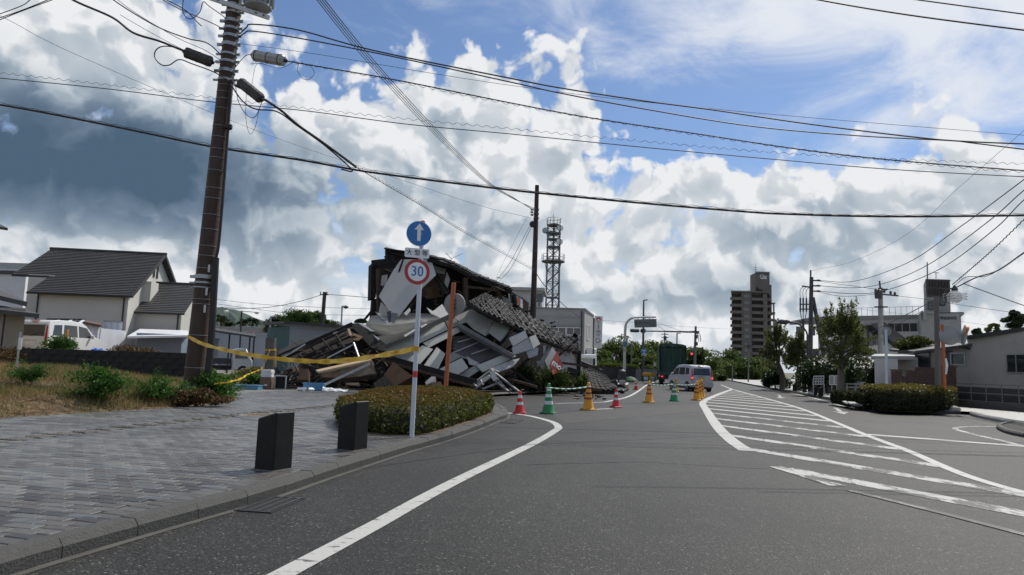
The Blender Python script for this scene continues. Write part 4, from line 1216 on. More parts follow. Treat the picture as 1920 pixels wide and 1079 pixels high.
# ------------------------------------------------------------------ LEFT background
m_rooft = mat('grey_roof_tile', (.050, .050, .051), .55, var=.2, scale=2.5, dirt=(.075, .07, .065), damt=.5, dscale=.6)
m_siding = mat('cream_siding', (.52, .51, .47), .7, var=.05, scale=2, dirt=(.40, .38, .34), damt=.35, dscale=.5)
m_trim = mat('dark_trim', (.028, .027, .026), .6)
LZ = .74
def house():
  RA, RB = at(97, 465, 51.3), at(302, 480, 52.4)
  zr = (RA.z + RB.z) / 2
  U = V((RB.x - RA.x, RB.y - RA.y, 0)).normalized(); Wn = V((-U.y, U.x, 0))
  if Wn.y < 0: Wn = -Wn
  RA = V((RA.x, RA.y, zr)); RB = V((RB.x, RB.y, zr))
  s, drop = 5.6, 3.75
  ze = zr - drop
  t = thing('tiled_house', 'cream two-storey house with steep grey tiled roof and lower right wing', 'house', (RB.x - 4, RB.y - 3, LZ))
  # front slope, in two widths: the upper left corner reaches further out
  L0 = RA - U * 0.0
  mid = .64
  def P(u, v, side=-1): return RB + U * u + Wn * (side * s * v) + V((0, 0, -drop * v))
  ln = (RB - RA).length
  n = 15
  r1 = tile_slope(P(-ln, 0), P(.35, 0), P(.35, mid), P(-ln - 0.55, mid), 17, lift=.055)
  r2 = tile_slope(P(-ln + 1.9, mid), P(.35, mid), P(.35, 1), P(-ln + 1.55, 1), 10, lift=.055)
  r1.build('roof', m_rooft, t); r2.build('roof', m_rooft, t)
  tile_slope(P(-ln, 0, 1), P(.35, 0, 1), P(.35, 1, 1), P(-ln - .5, 1, 1), 14).build('roof', m_rooft, t)
  MB().tube([P(-ln - .1, 0) + V((0, 0, .05)), P(.42, 0) + V((0, 0, .05))], .11, 6).build('ridge_cap', m_rooft, t)
  for sd in (-1, 1): MB().beam(P(.33, 0, sd) - V((0, 0, .05)), P(.33, 1, sd) - V((0, 0, .05)), .05, .24).build('barge_board', m_trim, t)
  MB().tube([P(-ln + 1.5, 1.0) - V((0, 0, .06)), P(.3, 1.0) - V((0, 0, .06))], .075, 6).build('gutter', m_trim, t)
  MB().beam(P(-ln - .6, mid) - V((0, 0, .08)), P(-ln + 1.9, mid) - V((0, 0, .08)), .12, .14).build('eave_board', m_trim, t)
  # walls
  f = -.90; b = .90
  def G(u, w, z): return RB + U * u + Wn * (s * w) + V((0, 0, z - zr))
  zw = lambda w: zr - drop * abs(w) - .10
  gable = [G(-.1, f, LZ - .3), G(-.1, b, LZ - .3), G(-.1, b, zw(b)), G(-.1, 0, zw(0)), G(-.1, f, zw(f))]
  MB().prism(gable, -U * .2).build('wall', m_siding, t)
  MB().prism([G(-.302, f, LZ - .3), G(-ln + 1.9, f, LZ - .3), G(-ln + 1.9, f, zw(f)), G(-.302, f, zw(f))], Wn * .2).build('wall', m_siding, t)
  MB().prism([G(-ln + 2.2, f + .25, LZ - .3), G(-ln + .5, f + .25, LZ - .3), G(-ln + .5, f + .25, zw(f + .3)), G(-ln + 2.2, f + .25, zw(f + .3))], Wn * .2).build('wall', m_siding, t)
  # siding boards on the front as thin laps
  mb = MB()
  z = LZ + .2
  while z < zw(f) - .2:
    mb.box(G((-.302 - ln + 1.9) / 2, f, z) - Wn * .006, (ln - 2.25, .012, .012), Matrix((U, Wn, V((0, 0, 1)))).transposed()); z += .26
  mb.build('siding_lap', m_siding, t)
  for u in (-.35, -ln + 2.0): MB().tube([G(u, f, LZ) - Wn * .08, G(u, f, zw(f) - .15) - Wn * .08, P(u, .98) - V((0, 0, .12))], .05, 6).build('downpipe', m_trim, t)
  # gable windows
  for w, z, ww, hh in ((-.16, zr - 1.45, .22, .8), (-.04, zr - 1.35, .22, 1.0)): frame_window(t, G(-.098, w, z), Wn, (0, 0, 1), ww, hh, mull=0, fr=m_trim)
  MB().prism([G(-.1, -.48, zr - 4.6), G(-.1, -.22, zr - 4.6), G(-.1, -.22, zr - 2.4), G(-.1, -.48, zr - 2.4)], U * .55).build('bay', m_siding, t)
  frame_window(t, G(-.098, -.1, zr - 3.3), Wn, (0, 0, 1), .32, .9, mull=0, fr=m_trim)
  # lower wing on the right
  s2, d2 = 3.7, 2.45
  Wz = at(320, 533, 52.5).z
  q0 = RB + U * -.1 + V((0, 0, Wz - zr)) - Wn * .2; q1 = q0 + U * 3.4
  tile_slope(q0, q1, q1 - Wn * s2 - V((0, 0, d2)), q0 - Wn * s2 - V((0, 0, d2)), 17).build('wing_roof', m_rooft, t)
  tile_slope(q0, q1, q1 + Wn * s2 - V((0, 0, d2)), q0 + Wn * s2 - V((0, 0, d2)), 17).build('wing_roof', m_rooft, t)
  MB().tube([q0 + V((0, 0, .05)), q1 + V((0, 0, .05))], .1, 6).build('ridge_cap', m_rooft, t)
  zb = Wz - d2
  MB().tube([q0 - Wn * s2 - V((0, 0, d2 + .06)), q1 - Wn * s2 - V((0, 0, d2 + .06))], .07, 6).build('gutter', m_trim, t)
  a, b2 = q0 - Wn * (s2 - .5), q1 - Wn * (s2 - .5) - U * .35
  a.z = b2.z = LZ - .3
  MB().prism([a, b2, b2 + V((0, 0, zb - LZ + .6)), a + V((0, 0, zb - LZ + .6))], Wn * .2).build('wing_wall', m_siding, t)
  e = b2 + Wn * (2 * s2 - 1.0)
  MB().prism([b2 + Wn * .2, e, e + V((0, 0, zb - LZ + .5)), q1 - U * .35 + V((0, 0, -.1)), b2 + Wn * .2 + V((0, 0, zb - LZ + .5))], -U * .2).build('wing_wall', m_siding, t)
  MB().tube([b2 - Wn * .1 - U * .2, b2 - Wn * .1 - U * .2 + V((0, 0, zb - LZ + .4))], .05, 6).build('downpipe', m_trim, t)
  MB().lathe([(.02, 0), (.6, .02), (.72, .12), (.72, .16)], b2.lerp(a, .62) - Wn * .05 + V((0, 0, 1.75)), 16, (0, -1, .3)).build('awning', m_trim, t)
house()

# neighbour house at the left edge
def neighbour():
  d = 26.0
  t = thing('neighbour_house', 'beige plaster house with dark eaves cut off by the left edge', 'house', at(-30, 660, d) * 1.0)
  WL_ = at(-160, 640, d); WR = at(42, 640, d)
  m_pl = mat('beige_plaster', (.33, .29, .235), .85, var=.07, scale=3, bump=.2)
  zb = LZ - .2
  MB().prism([V((WL_.x, d, zb)), V((WR.x, d, zb)), V((WR.x, d, at(40, 578, d).z)), V((WL_.x, d, at(40, 578, d).z))], V((-5.2, 6, 0))).build('wall', m_pl, t)
  # lower roof, then the upper roof set back
  e = [at(-200, 558, d - .9), at(74, 589, d - .7), at(48, 580, d + 2.2), at(-200, 545, d + 2.2)]
  slab(e, .16, m_rooft, 'lower_roof', t)
  k = [at(-200, 508, d + 1.5), at(52, 567, d + 1.2), at(-10, 540, d + 4.5), at(-200, 495, d + 4.5)]
  slab(k, .18, m_rooft, 'middle_roof', t)
  slab([at(-120, 405, d), at(15, 428, d), at(-4, 418, d + 1.4), at(-120, 396, d + 1.4)], .10, m_rooft, 'upper_roof', t)
  MB().prism([at(-240, 560, d + 1.9), at(-24, 560, d + 1.9), at(-24, 422, d + 1.2), at(-240, 404, d + 1.2)], V((-3, 2.4, 0))).build('upper_wall', m_pl, t)
  MB().tube([at(2, 650, d - .3), at(10, 585, d - .3)], .03, 6).build('downpipe', m_trim, t)
neighbour()
t, FL, FR, D, U_ = box_building('workshop', 'white metal workshop with flat parapet behind the beige house', 'building', (at(-90, 600, 62).x, 62), (at(40, 600, 62).x, 62), (-.3, 1, 0), 12, LZ - .3, at(20, 508, 62).z, mat('white_metal_sheet', (.60, .63, .66), .6, var=.05, dirt=(.45, .45, .44), damt=.4))
MB().box((FR + U_) + V((-3, .0, .35)), (6.4, .1, .75)).build('parapet', mat('pale_green_band', (.36, .40, .40), .6), t)
MB().box((FR + U_) + V((-3, -.06, -.18)), (6.6, .25, .3)).build('eave', m_dsteel, t)
frame_window(t, FR + V((-2.3, 0, 2.6)), (1, 0, 0), (0, 0, 1), .7, 1.4, fr=m_trim)

# block retaining wall
wall = thing('block_wall', 'low black stained concrete block wall in front of the white van', 'wall', at(150, 690, 24.2))
m_block = mat('stained_block', (.020, .019, .018), .9, var=.35, scale=6, bump=.5, bscale=30, dirt=(.05, .048, .045), damt=.5, dscale=1.2)
A, B = at(52, 656, 23.8), at(352, 669, 24.6)
A.z = B.z = 0
wd = (B - A).normalized(); ln = (B - A).length; zt = 1.37
prox = None; nrow = 5
R = Matrix((wd, V((-wd.y, wd.x, 0)), V((0, 0, 1)))).transposed()
for r_ in range(nrow):
  u = (0 if r_ % 2 else -.2)
  while u < ln - .1:
    if prox is None:
      o = MB().box((0, 0, 0), (.392, .15, .192)).build('block', m_block, wall, bevel=.006, origin=(0, 0, 0)); prox = o
    else:
      o = bpy.data.objects.new('block', prox.data); link(o, wall, V((0, 0, 0)))
    p = A + wd * (u + .2); o.location = V((p.x, p.y, zt - .1 - r_ * .2)) - WL[wall]; o.rotation_euler = R.to_euler()
    u += .4
MB().box((A + B) / 2 + V((0, .02, zt - .55)), (ln - .1, .10, 1.0), R).build('mortar', m_block, wall)
MB().box((A + B) / 2 + V((0, 0, .30)), (ln, .3, .35), R).build('footing', m_conc, wall)

# white tall wagon parked behind the wall
m_carw = mat('white_car_paint', (.66, .67, .66), .25, var=.03, coat=.5, dirt=(.45, .44, .42), damt=.3)
m_lens = mat('red_lens', (.42, .010, .012), .2)
m_dglass = mat('car_glass', (.016, .018, .020), .06, spec=.9)
def tall_wagon(name, label, paint, plate, brake=None, H=1.63):
  k = H / 1.63
  prof = [(-1.62, .24), (-1.70, .34), (-1.705, .62), (-1.665, .95 * k), (-1.575, 1.42 * k), (-1.47, 1.57 * k), (-1.1, 1.615 * k), (-.3, 1.63 * k), (.35, 1.59 * k), (.62, 1.48 * k), (1.12, 1.06 * k), (1.50, .95 * k), (1.66, .80), (1.70, .40), (1.62, .24)]
  c = Car(name, label, prof, 1.475, .95 * k, 1.63 * k, paint)
  z0, z1 = 1.0 * k, 1.45 * k
  for sg_ in (-1, 1):
    c.side(sg_, [(.98, z0), (.62, z1 - .07), (.12, z1), (.12, z0)], m_dglass, 'front_door_window')
    c.side(sg_, [(.03, z0), (.03, z1), (-.72, z1), (-.80, z0)], m_dglass, 'rear_door_window')
    c.side(sg_, [(-.90, z0 + .02), (-.84, z1 - .01), (-1.28, z1 - .03), (-1.40, z0 + .04)], m_dglass, 'quarter_window')
    for y in (.08, -.86): c.side(sg_, [(y, .36), (y + .012, .36), (y + .012, z0 - .02), (y, z0 - .02)], m_black, 'door_gap', off=.002)
    for y in (-.02, -.98): c.side(sg_, [(y - .04, .90), (y + .14, .90), (y + .14, .935), (y - .04, .935)], paint, 'door_handle', off=.02)
    mm = MB().box((sg_ * (c.W / 2 + .09), .82, 1.04 * k), (.16, .10, .15)).build('mirror', paint, c.root, bevel=.03)
    c.end([(sg_ * .60, .70), (sg_ * .715, .70), (sg_ * .69, 1.05 * k), (sg_ * .64, 1.40 * k), (sg_ * .585, 1.38 * k), (sg_ * .60, 1.0 * k)], m_lens, 'tail_light', off=.014)
    if brake: c.end([(sg_ * .615, .76), (sg_ * .70, .76), (sg_ * .695, .88), (sg_ * .615, .88)], brake, 'brake_light', off=.022)
    c.end([(sg_ * .42, .62), (sg_ * .66, .66), (sg_ * .68, .80), (sg_ * .46, .76)], mat('head_lamp', (.5, .5, .5), .1), 'head_light', rear=False)
  c.end([(-.56, .985 * k), (.56, .985 * k), (.515, 1.41 * k), (-.515, 1.41 * k)], m_dglass, 'rear_window')
  c.end([(-.55, 1.1 * k), (.55, 1.1 * k), (.5, 1.44 * k), (-.5, 1.44 * k)], m_dglass, 'windscreen', rear=False, off=.012)
  c.end([(-.165, .70), (.165, .70), (.165, .865), (-.165, .865)], plate, 'number_plate', off=.02)
  c.end([(-.28, .885), (.28, .885), (.27, .93), (-.27, .93)], mat('chrome', (.5, .5, .5), .2, metal=1.0), 'garnish', off=.02)
  c.end([(-.72, .30), (.72, .30), (.73, .50), (-.73, .50)], paint, 'bumper', off=.05, th=.06)
  c.end([(-.02, .98 * k), (.30, 1.10 * k), (.295, 1.115 * k), (-.03, 1.0 * k)], m_black, 'wiper', off=.02)
  MB().box((0, -1.52, 1.575 * k), (.34, .10, .03)).build('high_brake_light', m_lens, c.root)
  MB().box((0, 0, .22), (1.3, 3.2, .12)).build('underside', m_black, c.root)
  c.wheels((1.12, -1.12), .285)
  return c
c = tall_wagon('parked_van', 'white tall van parked behind the black block wall', m_carw, m_white, H=1.78)
vb = at(112, 660, 32.5); c.place((vb.x, 32.5, lot_z(vb.x, 32.5) + .02), math.radians(5), 1.10)

# sheds, tarps and bits of yard behind the wall
m_corr = mat('white_corrugated', (.62, .65, .70), .5, var=.05, dirt=(.40, .36, .32), damt=.4, stretch=(1, 1, .2))
def corrugated(parent, a, b, z0, z1, pitch, m, name='corrugated_sheet', dep=.03):
  d = (b - a); ln = d.length; d.normalize(); nn = V((-d.y, d.x, 0)); mb = MB(); k = int(ln / pitch * 4)
  for i in range(k + 1):
    p = a + d * (ln * i / k) + nn * (dep * math.sin(i * math.pi / 2))
    mb.v += [V((p.x, p.y, z0)), V((p.x, p.y, z1)), V((p.x, p.y, z1)) + nn * .02, V((p.x, p.y, z0)) + nn * .02]
  for i in range(k):
    for j in range(4): mb.f.append((i * 4 + j, i * 4 + (j + 1) % 4, i * 4 + 4 + (j + 1) % 4, i * 4 + 4 + j))
  return mb.build(name, m, parent)
sh = thing('storage_shed', 'white corrugated storage shed right of the parked van', 'shed', at(167, 660, 38))
a, b = at(148, 640, 37.5), at(187, 640, 38.5); a.z = b.z = 0
corrugated(sh, a, b, LZ - .2, at(165, 608, 38).z, .34, m_corr)
slab([at(144, 601, 37.2), at(190, 610, 38.2), at(192, 606, 40.5), at(146, 598, 40.5)], .1, mat('brown_roof_sheet', (.09, .06, .05), .6), 'roof', sh)
MB().prism([V((b.x, b.y, LZ - .2)), V((b.x + .3, b.y + 2, LZ - .2)), V((b.x + .3, b.y + 2, 2.6)), V((b.x, b.y, 2.65))], V((-.1, 0, 0))).build('side_wall', m_corr, sh)
MB().prism([V((a.x, a.y + 2, LZ - .2)), V((b.x, b.y + 2, LZ - .2)), V((b.x, b.y + 2, 2.6)), V((a.x, a.y + 2, 2.6))], V((0, .1, 0))).build('back_wall', m_corr, sh)
sc_ = thing('sheet_fence', 'pale corrugated sheet fence leaning against the cream house', 'fence', at(209, 655, 40))
a, b = at(190, 640, 40), at(227, 640, 40.5); a.z = b.z = 0
corrugated(sc_, a, b, LZ - .2, at(209, 602, 40).z, .30, m_corr)
MB().beam(V((a.x, a.y, at(209, 602, 40).z)), V((b.x, b.y, at(209, 603, 40).z)), .08, .08).build('top_rail', m_steel, sc_)
cp = thing('lean_to_roof', 'striped translucent lean-to roof just above the parked van', 'roof', at(115, 605, 36))
for k in range(6):
  x0, x1 = 82 + k * 11.5, 88 + k * 11.5
  slab([at(x0, 611, 35), at(x1, 611, 35), at(x1 + 14, 600, 38), at(x0 + 14, 600, 38)], .03, m_corr if k % 2 else m_dsteel, 'roof_panel', cp)
MB().beam(at(76, 612, 35), at(150, 613, 35), .08, .10).build('beam', m_trim, cp)
MB().beam(at(88, 599, 38), at(160, 600, 38), .08, .10).build('beam', m_trim, cp)
for px in (80, 148): MB().tube([at(px, 612, 35.1), V((at(px, 612, 35.1).x, 35.1, LZ - .2))], .05, 6).build('post', m_trim, cp)
m_tarp = mat('blue_tarp', (.012, .085, .42), .45, var=.25, scale=5)
def tarp(label, c, w, dp, h, seed):
  g = random.Random(seed); mb = MB(); n = 9
  for i in range(n):
    for j in range(n):
      u, v = i / (n - 1) * 2 - 1, j / (n - 1) * 2 - 1
      e = max(0, 1 - max(abs(u), abs(v)) ** 4)
      mb.v.append(c + V((u * w / 2, v * dp / 2, h * e * (.75 + g.uniform(-.15, .25)))))
  mb.f = [(i * n + j, i * n + j + 1, (i + 1) * n + j + 1, (i + 1) * n + j) for i in range(n - 1) for j in range(n - 1)]
  return tag(mb.build('tarpaulin', m_tarp, None), label, 'tarp')
p = at(178, 662, 30.5); tarp('tall crumpled blue tarp right beside the parked van', V((p.x, 30.5, lot_z(p.x, 30.5))), .75, 1.1, .85, 2)
p = at(218, 664, 29.5); tarp('low wide blue tarp lying behind the brown dead shrubs', V((p.x, 29.5, lot_z(p.x, 29.5))), 1.7, 1.2, .55, 3)

bl, FL, FR, D, U_ = box_building('low_white_shed', 'low shed with blue grey walls and bright white flat roof left of the brown pole', 'shed', (at(256, 650, 41).x, 41), (at(340, 650, 42).x, 42), (-.1, 1, 0), 7, LZ - .3, at(300, 630, 41).z, mat('blue_grey_sheet', (.20, .24, .30), .6, var=.08, stretch=(8, 1, .3), scale=3))
slab([at(238, 631, 40), at(354, 629, 41), at(352, 620, 48), at(262, 617, 48)], .12, mat('white_roof_sheet', (.70, .72, .74), .4, var=.04), 'roof_sheet', bl)
wh, FL, FR, D, U_ = box_building('long_warehouse', 'long pale blue grey sheet wall of a warehouse beyond the yard', 'building', (at(385, 640, 60).x, 60), (at(540, 640, 62).x, 62), (-.2, 1, 0), 10, .2, at(440, 626, 60).z, mat('pale_blue_sheet', (.40, .44, .50), .6, var=.05, stretch=(6, 1, .3), scale=2))
MB().box(FL.lerp(FR, .55) + V((0, -.02, .7)), (.5, .05, .6)).build('vent', m_trim, wh)
# tiled roofs of low houses beyond
for k, (x0, x1, y0, y1, d, lb) in enumerate(((402, 470, 624, 612, 75, 'grey tiled roof house beyond the warehouse, with palms in front'), (452, 500, 624, 612, 72, 'dark wavy tiled roof house just left of the grey sided shed'))):
  hh = thing('far_house', lb, 'house', at((x0 + x1) / 2, 650, d))
  A, B = at(x0, y1, d + 3), at(x1, y1 + 2, d + 3)
  tile_slope(A, B, at(x1 + 3, y0 + 1, d - 1), at(x0 - 6, y0, d - 1), 8).build('roof', m_rooft, hh)
  tile_slope(A, B, at(x1, y0 + 3, d + 7), at(x0, y0 + 3, d + 7), 8).build('roof', m_rooft, hh)
  p, q = at(x0, y0, d), at(x1, y0, d)
  MB().prism([V((p.x, d, .2)), V((q.x, d, .2)), V((q.x, d, q.z)), V((p.x, d, p.z))], V((0, 5, 0))).build('wall', m_siding, hh)
# dark carport
cpt = thing('carport', 'open dark carport on thin posts behind the flatbed truck', 'carport', at(440, 660, 46))
slab([at(380, 616, 46), at(480, 631, 44), at(478, 627, 50), at(384, 612, 50)], .12, m_trim, 'roof', cpt)
for px, py, d in ((469, 631, 45), (477, 631, 47), (400, 620, 47), (431, 625, 49)):
  p = at(px, py, d); MB().tube([p, V((p.x, p.y, .1))], .055, 6).build('post', m_trim, cpt)
# kei flatbed truck
kt = Car('flatbed_truck', 'small white flatbed truck parked under the dark carport', [(.45, .3), (.45, 1.6), (.75, 1.72), (1.25, 1.70), (1.55, 1.05), (1.66, .95), (1.68, .35)], 1.45, 1.0, 1.72, m_carw, .10)
for s_ in (-1, 1): kt.side(s_, [(1.38, 1.05), (1.15, 1.55), (.6, 1.55), (.6, 1.05)], m_dglass, 'door_window')
MB().prism([V((-.6, .445, 1.08)), V((.6, .445, 1.08)), V((.56, .445, 1.55)), V((-.56, .445, 1.55))], V((0, -.02, 0))).build('rear_window', m_dglass, kt.root)
MB().box((0, -.68, .72), (1.42, 2.15, .10)).build('bed_floor', m_dsteel, kt.root)
for s_ in (-1, 1): MB().box((s_ * .7, -.68, .90), (.04, 2.15, .28)).build('bed_side', m_dsteel, kt.root)
MB().box((0, -1.74, .90), (1.4, .04, .28)).build('tail_board', m_dsteel, kt.root)
MB().box((0, -.1, .48), (.8, 3.2, .2)).build('chassis', m_black, kt.root)
kt.wheels((1.1, -.95), .27)
p = at(420, 665, 44); kt.place((p.x, 44, .12), math.radians(62), 1.0)

# grey-sided shed with green end
sd_ = thing('grey_shed', 'grey lap-sided shed with a green sheet end behind the debris', 'shed', at(560, 660, 41))
d0 = 40
c0, c1_, c2_ = at(538, 700, d0), at(650, 700, d0 + 3), at(496, 700, d0 + 3)
c0.z = c1_.z = c2_.z = .05
h0 = at(538, 610, d0).z
m_lap = mat('grey_lap_siding', (.24, .255, .27), .6, var=.06)
MB().prism([c0, c1_, c1_ + V((0, 0, h0)), c0 + V((0, 0, h0))], V((-.05, .2, 0))).build('wall', m_lap, sd_)
dd = (c1_ - c0).normalized(); nn_ = V((dd.y, -dd.x, 0)); RR = Matrix((dd, -nn_, V((0, 0, 1)))).transposed()
proto = None
for k in range(14):
  z = .25 + k * .205
  if z > h0: break
  if proto is None: proto = MB().add([V((-.5, 0, -.105)), V((.5, 0, -.105)), V((.5, 0, .10)), V((-.5, 0, .10)), V((-.5, -.035, -.105)), V((.5, -.035, -.105)), V((.5, -.008, .10)), V((-.5, -.008, .10))], [(0, 1, 2, 3), (4, 5, 6, 7), (0, 1, 5, 4), (2, 3, 7, 6), (0, 3, 7, 4), (1, 2, 6, 5)]).build('siding_board', m_lap, sd_, origin=(0, 0, 0)); o = proto
  else: o = bpy.data.objects.new('siding_board', proto.data); link(o, sd_, V((0, 0, 0)))
  p = c0.lerp(c1_, .5); o.location = V((p.x, p.y, z)) + nn_ * .01 - WL[sd_]; o.rotation_euler = RR.to_euler(); o.scale = ((c1_ - c0).length, 1, 1)
corrugated(sd_, c2_, c0, .05, h0 - .05, .28, mat('green_sheet', (.050, .115, .115), .6, var=.12, stretch=(4, 4, .3), dirt=(.2, .22, .22), damt=.4))
slab([c0 + V((-.2, -.5, h0 + .15)), c1_ + V((.2, -.5, h0 + .15)), c1_ + V((-2.5, 6, h0 + .3)), c2_ + V((-.5, .4, h0 + .25))], .14, m_dsteel, 'roof', sd_)

# hill far behind
def hill():
  mb = MB(); n = 60; g = random.Random(4)
  prof = [(-700, 560), (-300, 540), (-50, 556), (60, 572), (200, 566), (330, 578), (396, 579), (412, 576), (440, 581), (470, 593), (505, 606), (540, 620), (620, 650), (660, 664), (760, 672)]
  xs = [-700 + i * (1460 / 119) for i in range(120)]
  for i, x in enumerate(xs):
    for (x0, y0), (x1, y1) in zip(prof, prof[1:]):
      if x0 <= x <= x1: y = y0 + (y1 - y0) * (x - x0) / (x1 - x0); break
    top = at(x, y + g.uniform(-1.0, 1.0), 1500)
    for k, f in enumerate((0, .12, .3, .5, .75, 1.0)):
      dpt = 900 + 600 * (1 - f)
      p = at(x, 700, 900).lerp(top, 1 - f); p.z = -3 + (top.z + 3) * (1 - f) ** 1.15 + (g.uniform(-6, 6) if 0 < f < 1 else 0)
      mb.v.append(p)
    mb.v.append(V((top.x * 1.3, top.y * 1.3, -3)))
  for i in range(119):
    for k in range(5): mb.f.append((i * 7 + k, i * 7 + k + 1, (i + 1) * 7 + k + 1, (i + 1) * 7 + k))
    mb.f.append((i * 7, (i + 1) * 7, (i + 1) * 7 + 6, i * 7 + 6))
  o = mb.build('hill', mat('hill_forest', (.030, .052, .040), .95, var=.4, scale=.035, bump=.9, bscale=.05), None); o['kind'] = 'structure'
hill()

# plants on the left
def ground_plant(px, py): return lotp(px, py)
def fern_weed(label, c, h, rx, n, seed):           # weed with fronds of paired leaflets
  g = np.random.default_rng(seed); R = random.Random(seed); c = V(c)
  t = thing('leafy_weed', label, 'weed', c, 'tall green weeds by the lot')
  P = []; st = MB()
  for k in range(n):
    a = R.uniform(0, 6.283); tilt = R.uniform(.15, .95); ln = h * R.uniform(.55, 1.1)
    o = c + V((math.cos(a) * rx * .25 * R.random(), math.sin(a) * rx * .25 * R.random(), h * R.uniform(.0, .45)))
    d = V((math.cos(a) * tilt, math.sin(a) * tilt, 1 - .45 * tilt))
    pts = [o + d * (ln * f * .7) + V((0, 0, -.38 * ln * tilt * f * f)) for f in (0, .25, .5, .75, 1)]
    st.tube(pts, [.010, .008, .006, .004, .003], 3, caps=False)
    m = 46
    f = g.uniform(.1, 1, size=m)
    idx = np.minimum((f * 4).astype(int), 3); fr = f * 4 - idx
    A = np.array([tuple(q) for q in pts])
    q = A[idx] * (1 - fr[:, None]) + A[idx + 1] * fr[:, None]
    P.append(q + g.normal(size=(m, 3)) * np.array([.07, .07, .035]) * h * 1.15)
  st.build('stem', mat('weed_stem', (.05, .07, .02), .8), t)
  P = np.concatenate(P); P[:, 2] = np.maximum(P[:, 2], c.z)
  fast_quads('foliage', leaf_quads(P, .085 * max(.6, h), flat=.25, aspect=.45, seed=seed), lf_weed, t)
p = lotp(48, 722); fern_weed('leafy green weed nearest the left edge by the thin stake', p, .65, .7, 34, 21)
p = lotp(190, 750); fern_weed('tall ferny green weed in front of the middle of the black wall', p, .95, .8, 46, 22)
p = lotp(292, 752); fern_weed('dark green weed clump between the ferny weed and the brown pole', p, .72, .8, 44, 23)
p = lotp(338, 756); fern_weed('low green weed clump touching the foot of the brown pole on its left', p, .55, .8, 44, 29)
p = lotp(400, 752); fern_weed('bright green weed clump climbing right of the brown pole foot', p, 1.05, .6, 50, 24)
p = lotp(418, 742); fern_weed('smaller green weed spreading onto the paving right of the brown pole', p, .5, .8, 36, 25)
p = lotp(372, 764); bush('dry_weed', 'withered brown weed heap in front of the brown pole foot', p, .7, .4, .42, lf_dry, 1500, .09, 26, cat='weed')
p = at(235, 664, 27); bush('dead_shrub', 'brown half-dead shrub above the right part of the black wall', (p.x, 27, lot_z(p.x, 27)), 1.3, .6, 1.15, lf_dry, 4200, .085, 27)
p = at(300, 668, 27); bush('dead_shrub', 'low brown and green shrub between the dead shrub and brown pole', (p.x, 27, lot_z(p.x, 27)), 1.1, .6, .8, lf_dry, 2600, .085, 28)
p = at(30, 664, 25); bush('dead_shrub', 'straggly brown shrub at the left end of the black wall', (p.x, 25, lot_z(p.x, 25)), .9, .6, .8, lf_dry, 1800, .085, 30)
p = at(112, 664, 25.5); bush('green_shrub', 'green shrub growing up in front of the parked van', (p.x, 25.5, lot_z(p.x, 25.5)), 1.3, .4, 1.1, lf_weed, 2600, .09, 31)
p = at(470, 690, 31); bush('pampas_tuft', 'pale grassy tuft beside the concrete stump', (p.x, 31, .1), .9, .7, .85, leaf_mat('pampas_leaf', (.15, .15, .06), (.28, .26, .13), .4), 2200, .16, 32, cat='grass tuft')
p = at(488, 704, 29); bush('green_tuft', 'green grass tuft left of the stacked boxes', (p.x, 29, .1), .7, .6, .55, lf_weed, 1600, .13, 33, cat='grass tuft')
p = at(432, 698, 29); bush('green_tuft', 'low green and straw tuft at the edge of the gravel yard', (p.x, 29, .15), .9, .7, .4, leaf_mat('mixed_leaf', (.08, .11, .03), (.2, .19, .08), .4), 1600, .12, 34, cat='grass tuft')

# grass and straw on the lot: uncountable blades
def blades(name, n, area, hgt, m, seed, label):
  g = np.random.default_rng(seed)
  pts = []
  while len(pts) < n:
    y = g.uniform(*area[0]); s = g.uniform(*area[1])
    x = lot_x(y) - s
    if x / y < -.82: continue
    w = math.sin(x * 1.7 + seed) * math.sin(y * 1.3) + g.normal() * .5
    if w < area[2]: continue
    pts.append((x, y, lot_z(x, y)))
  P = np.array(pts); k = len(P)
  h = hgt * g.uniform(.35, 1.3, size=(k, 1)); a = g.uniform(0, 6.283, size=k)
  d = np.stack([np.cos(a), np.sin(a), np.zeros(k)], 1); sd = np.stack([-np.sin(a), np.cos(a), np.zeros(k)], 1) * .006
  lean = g.uniform(.1, .9, size=(k, 1))
  A = P - sd; B = P + sd; C = P + d * lean * h + np.array([0, 0, 1]) * h * (1.05 - lean * .6)
  o = fast_quads(name, np.stack([A, B, C], 1).reshape(-1, 3), m, None, n=3, kind='stuff')
  return tag(o, label, 'grass')
blades('dry_grass', 26000, ((7, 26), (.0, 8), -.4), .20, leaf_mat('straw_blade', (.19, .125, .055), (.36, .255, .125), .3), 41, 'cut dry straw covering the vacant lot')
blades('green_grass', 26000, ((7, 24), (.0, 6.0), -.15), .19, leaf_mat('grass_blade', (.060, .085, .020), (.14, .165, .045), .3), 42, 'short green grass along the edge of the lot')
# straw lying flat
g = np.random.default_rng(43); pts = []
while len(pts) < 9000:
  y = g.uniform(7, 25); s = g.uniform(.1, 8); x = lot_x(y) - s
  if x / y > -.82: pts.append((x, y, lot_z(x, y) + g.uniform(.0, .05)))
P = np.array(pts); a = g.uniform(0, 6.283, size=len(P)); L_ = g.uniform(.08, .3, size=(len(P), 1))
d = np.stack([np.cos(a), np.sin(a), g.normal(size=len(P)) * .15], 1) * L_; sd = np.stack([-np.sin(a), np.cos(a), np.zeros(len(P))], 1) * .005
o = fast_quads('fallen_straw', np.stack([P - d - sd, P + d - sd, P + d + sd, P - d + sd], 1).reshape(-1, 3), MATS['straw_blade'], None, kind='stuff'); tag(o, 'loose pale straw lying on the vacant lot', 'straw')

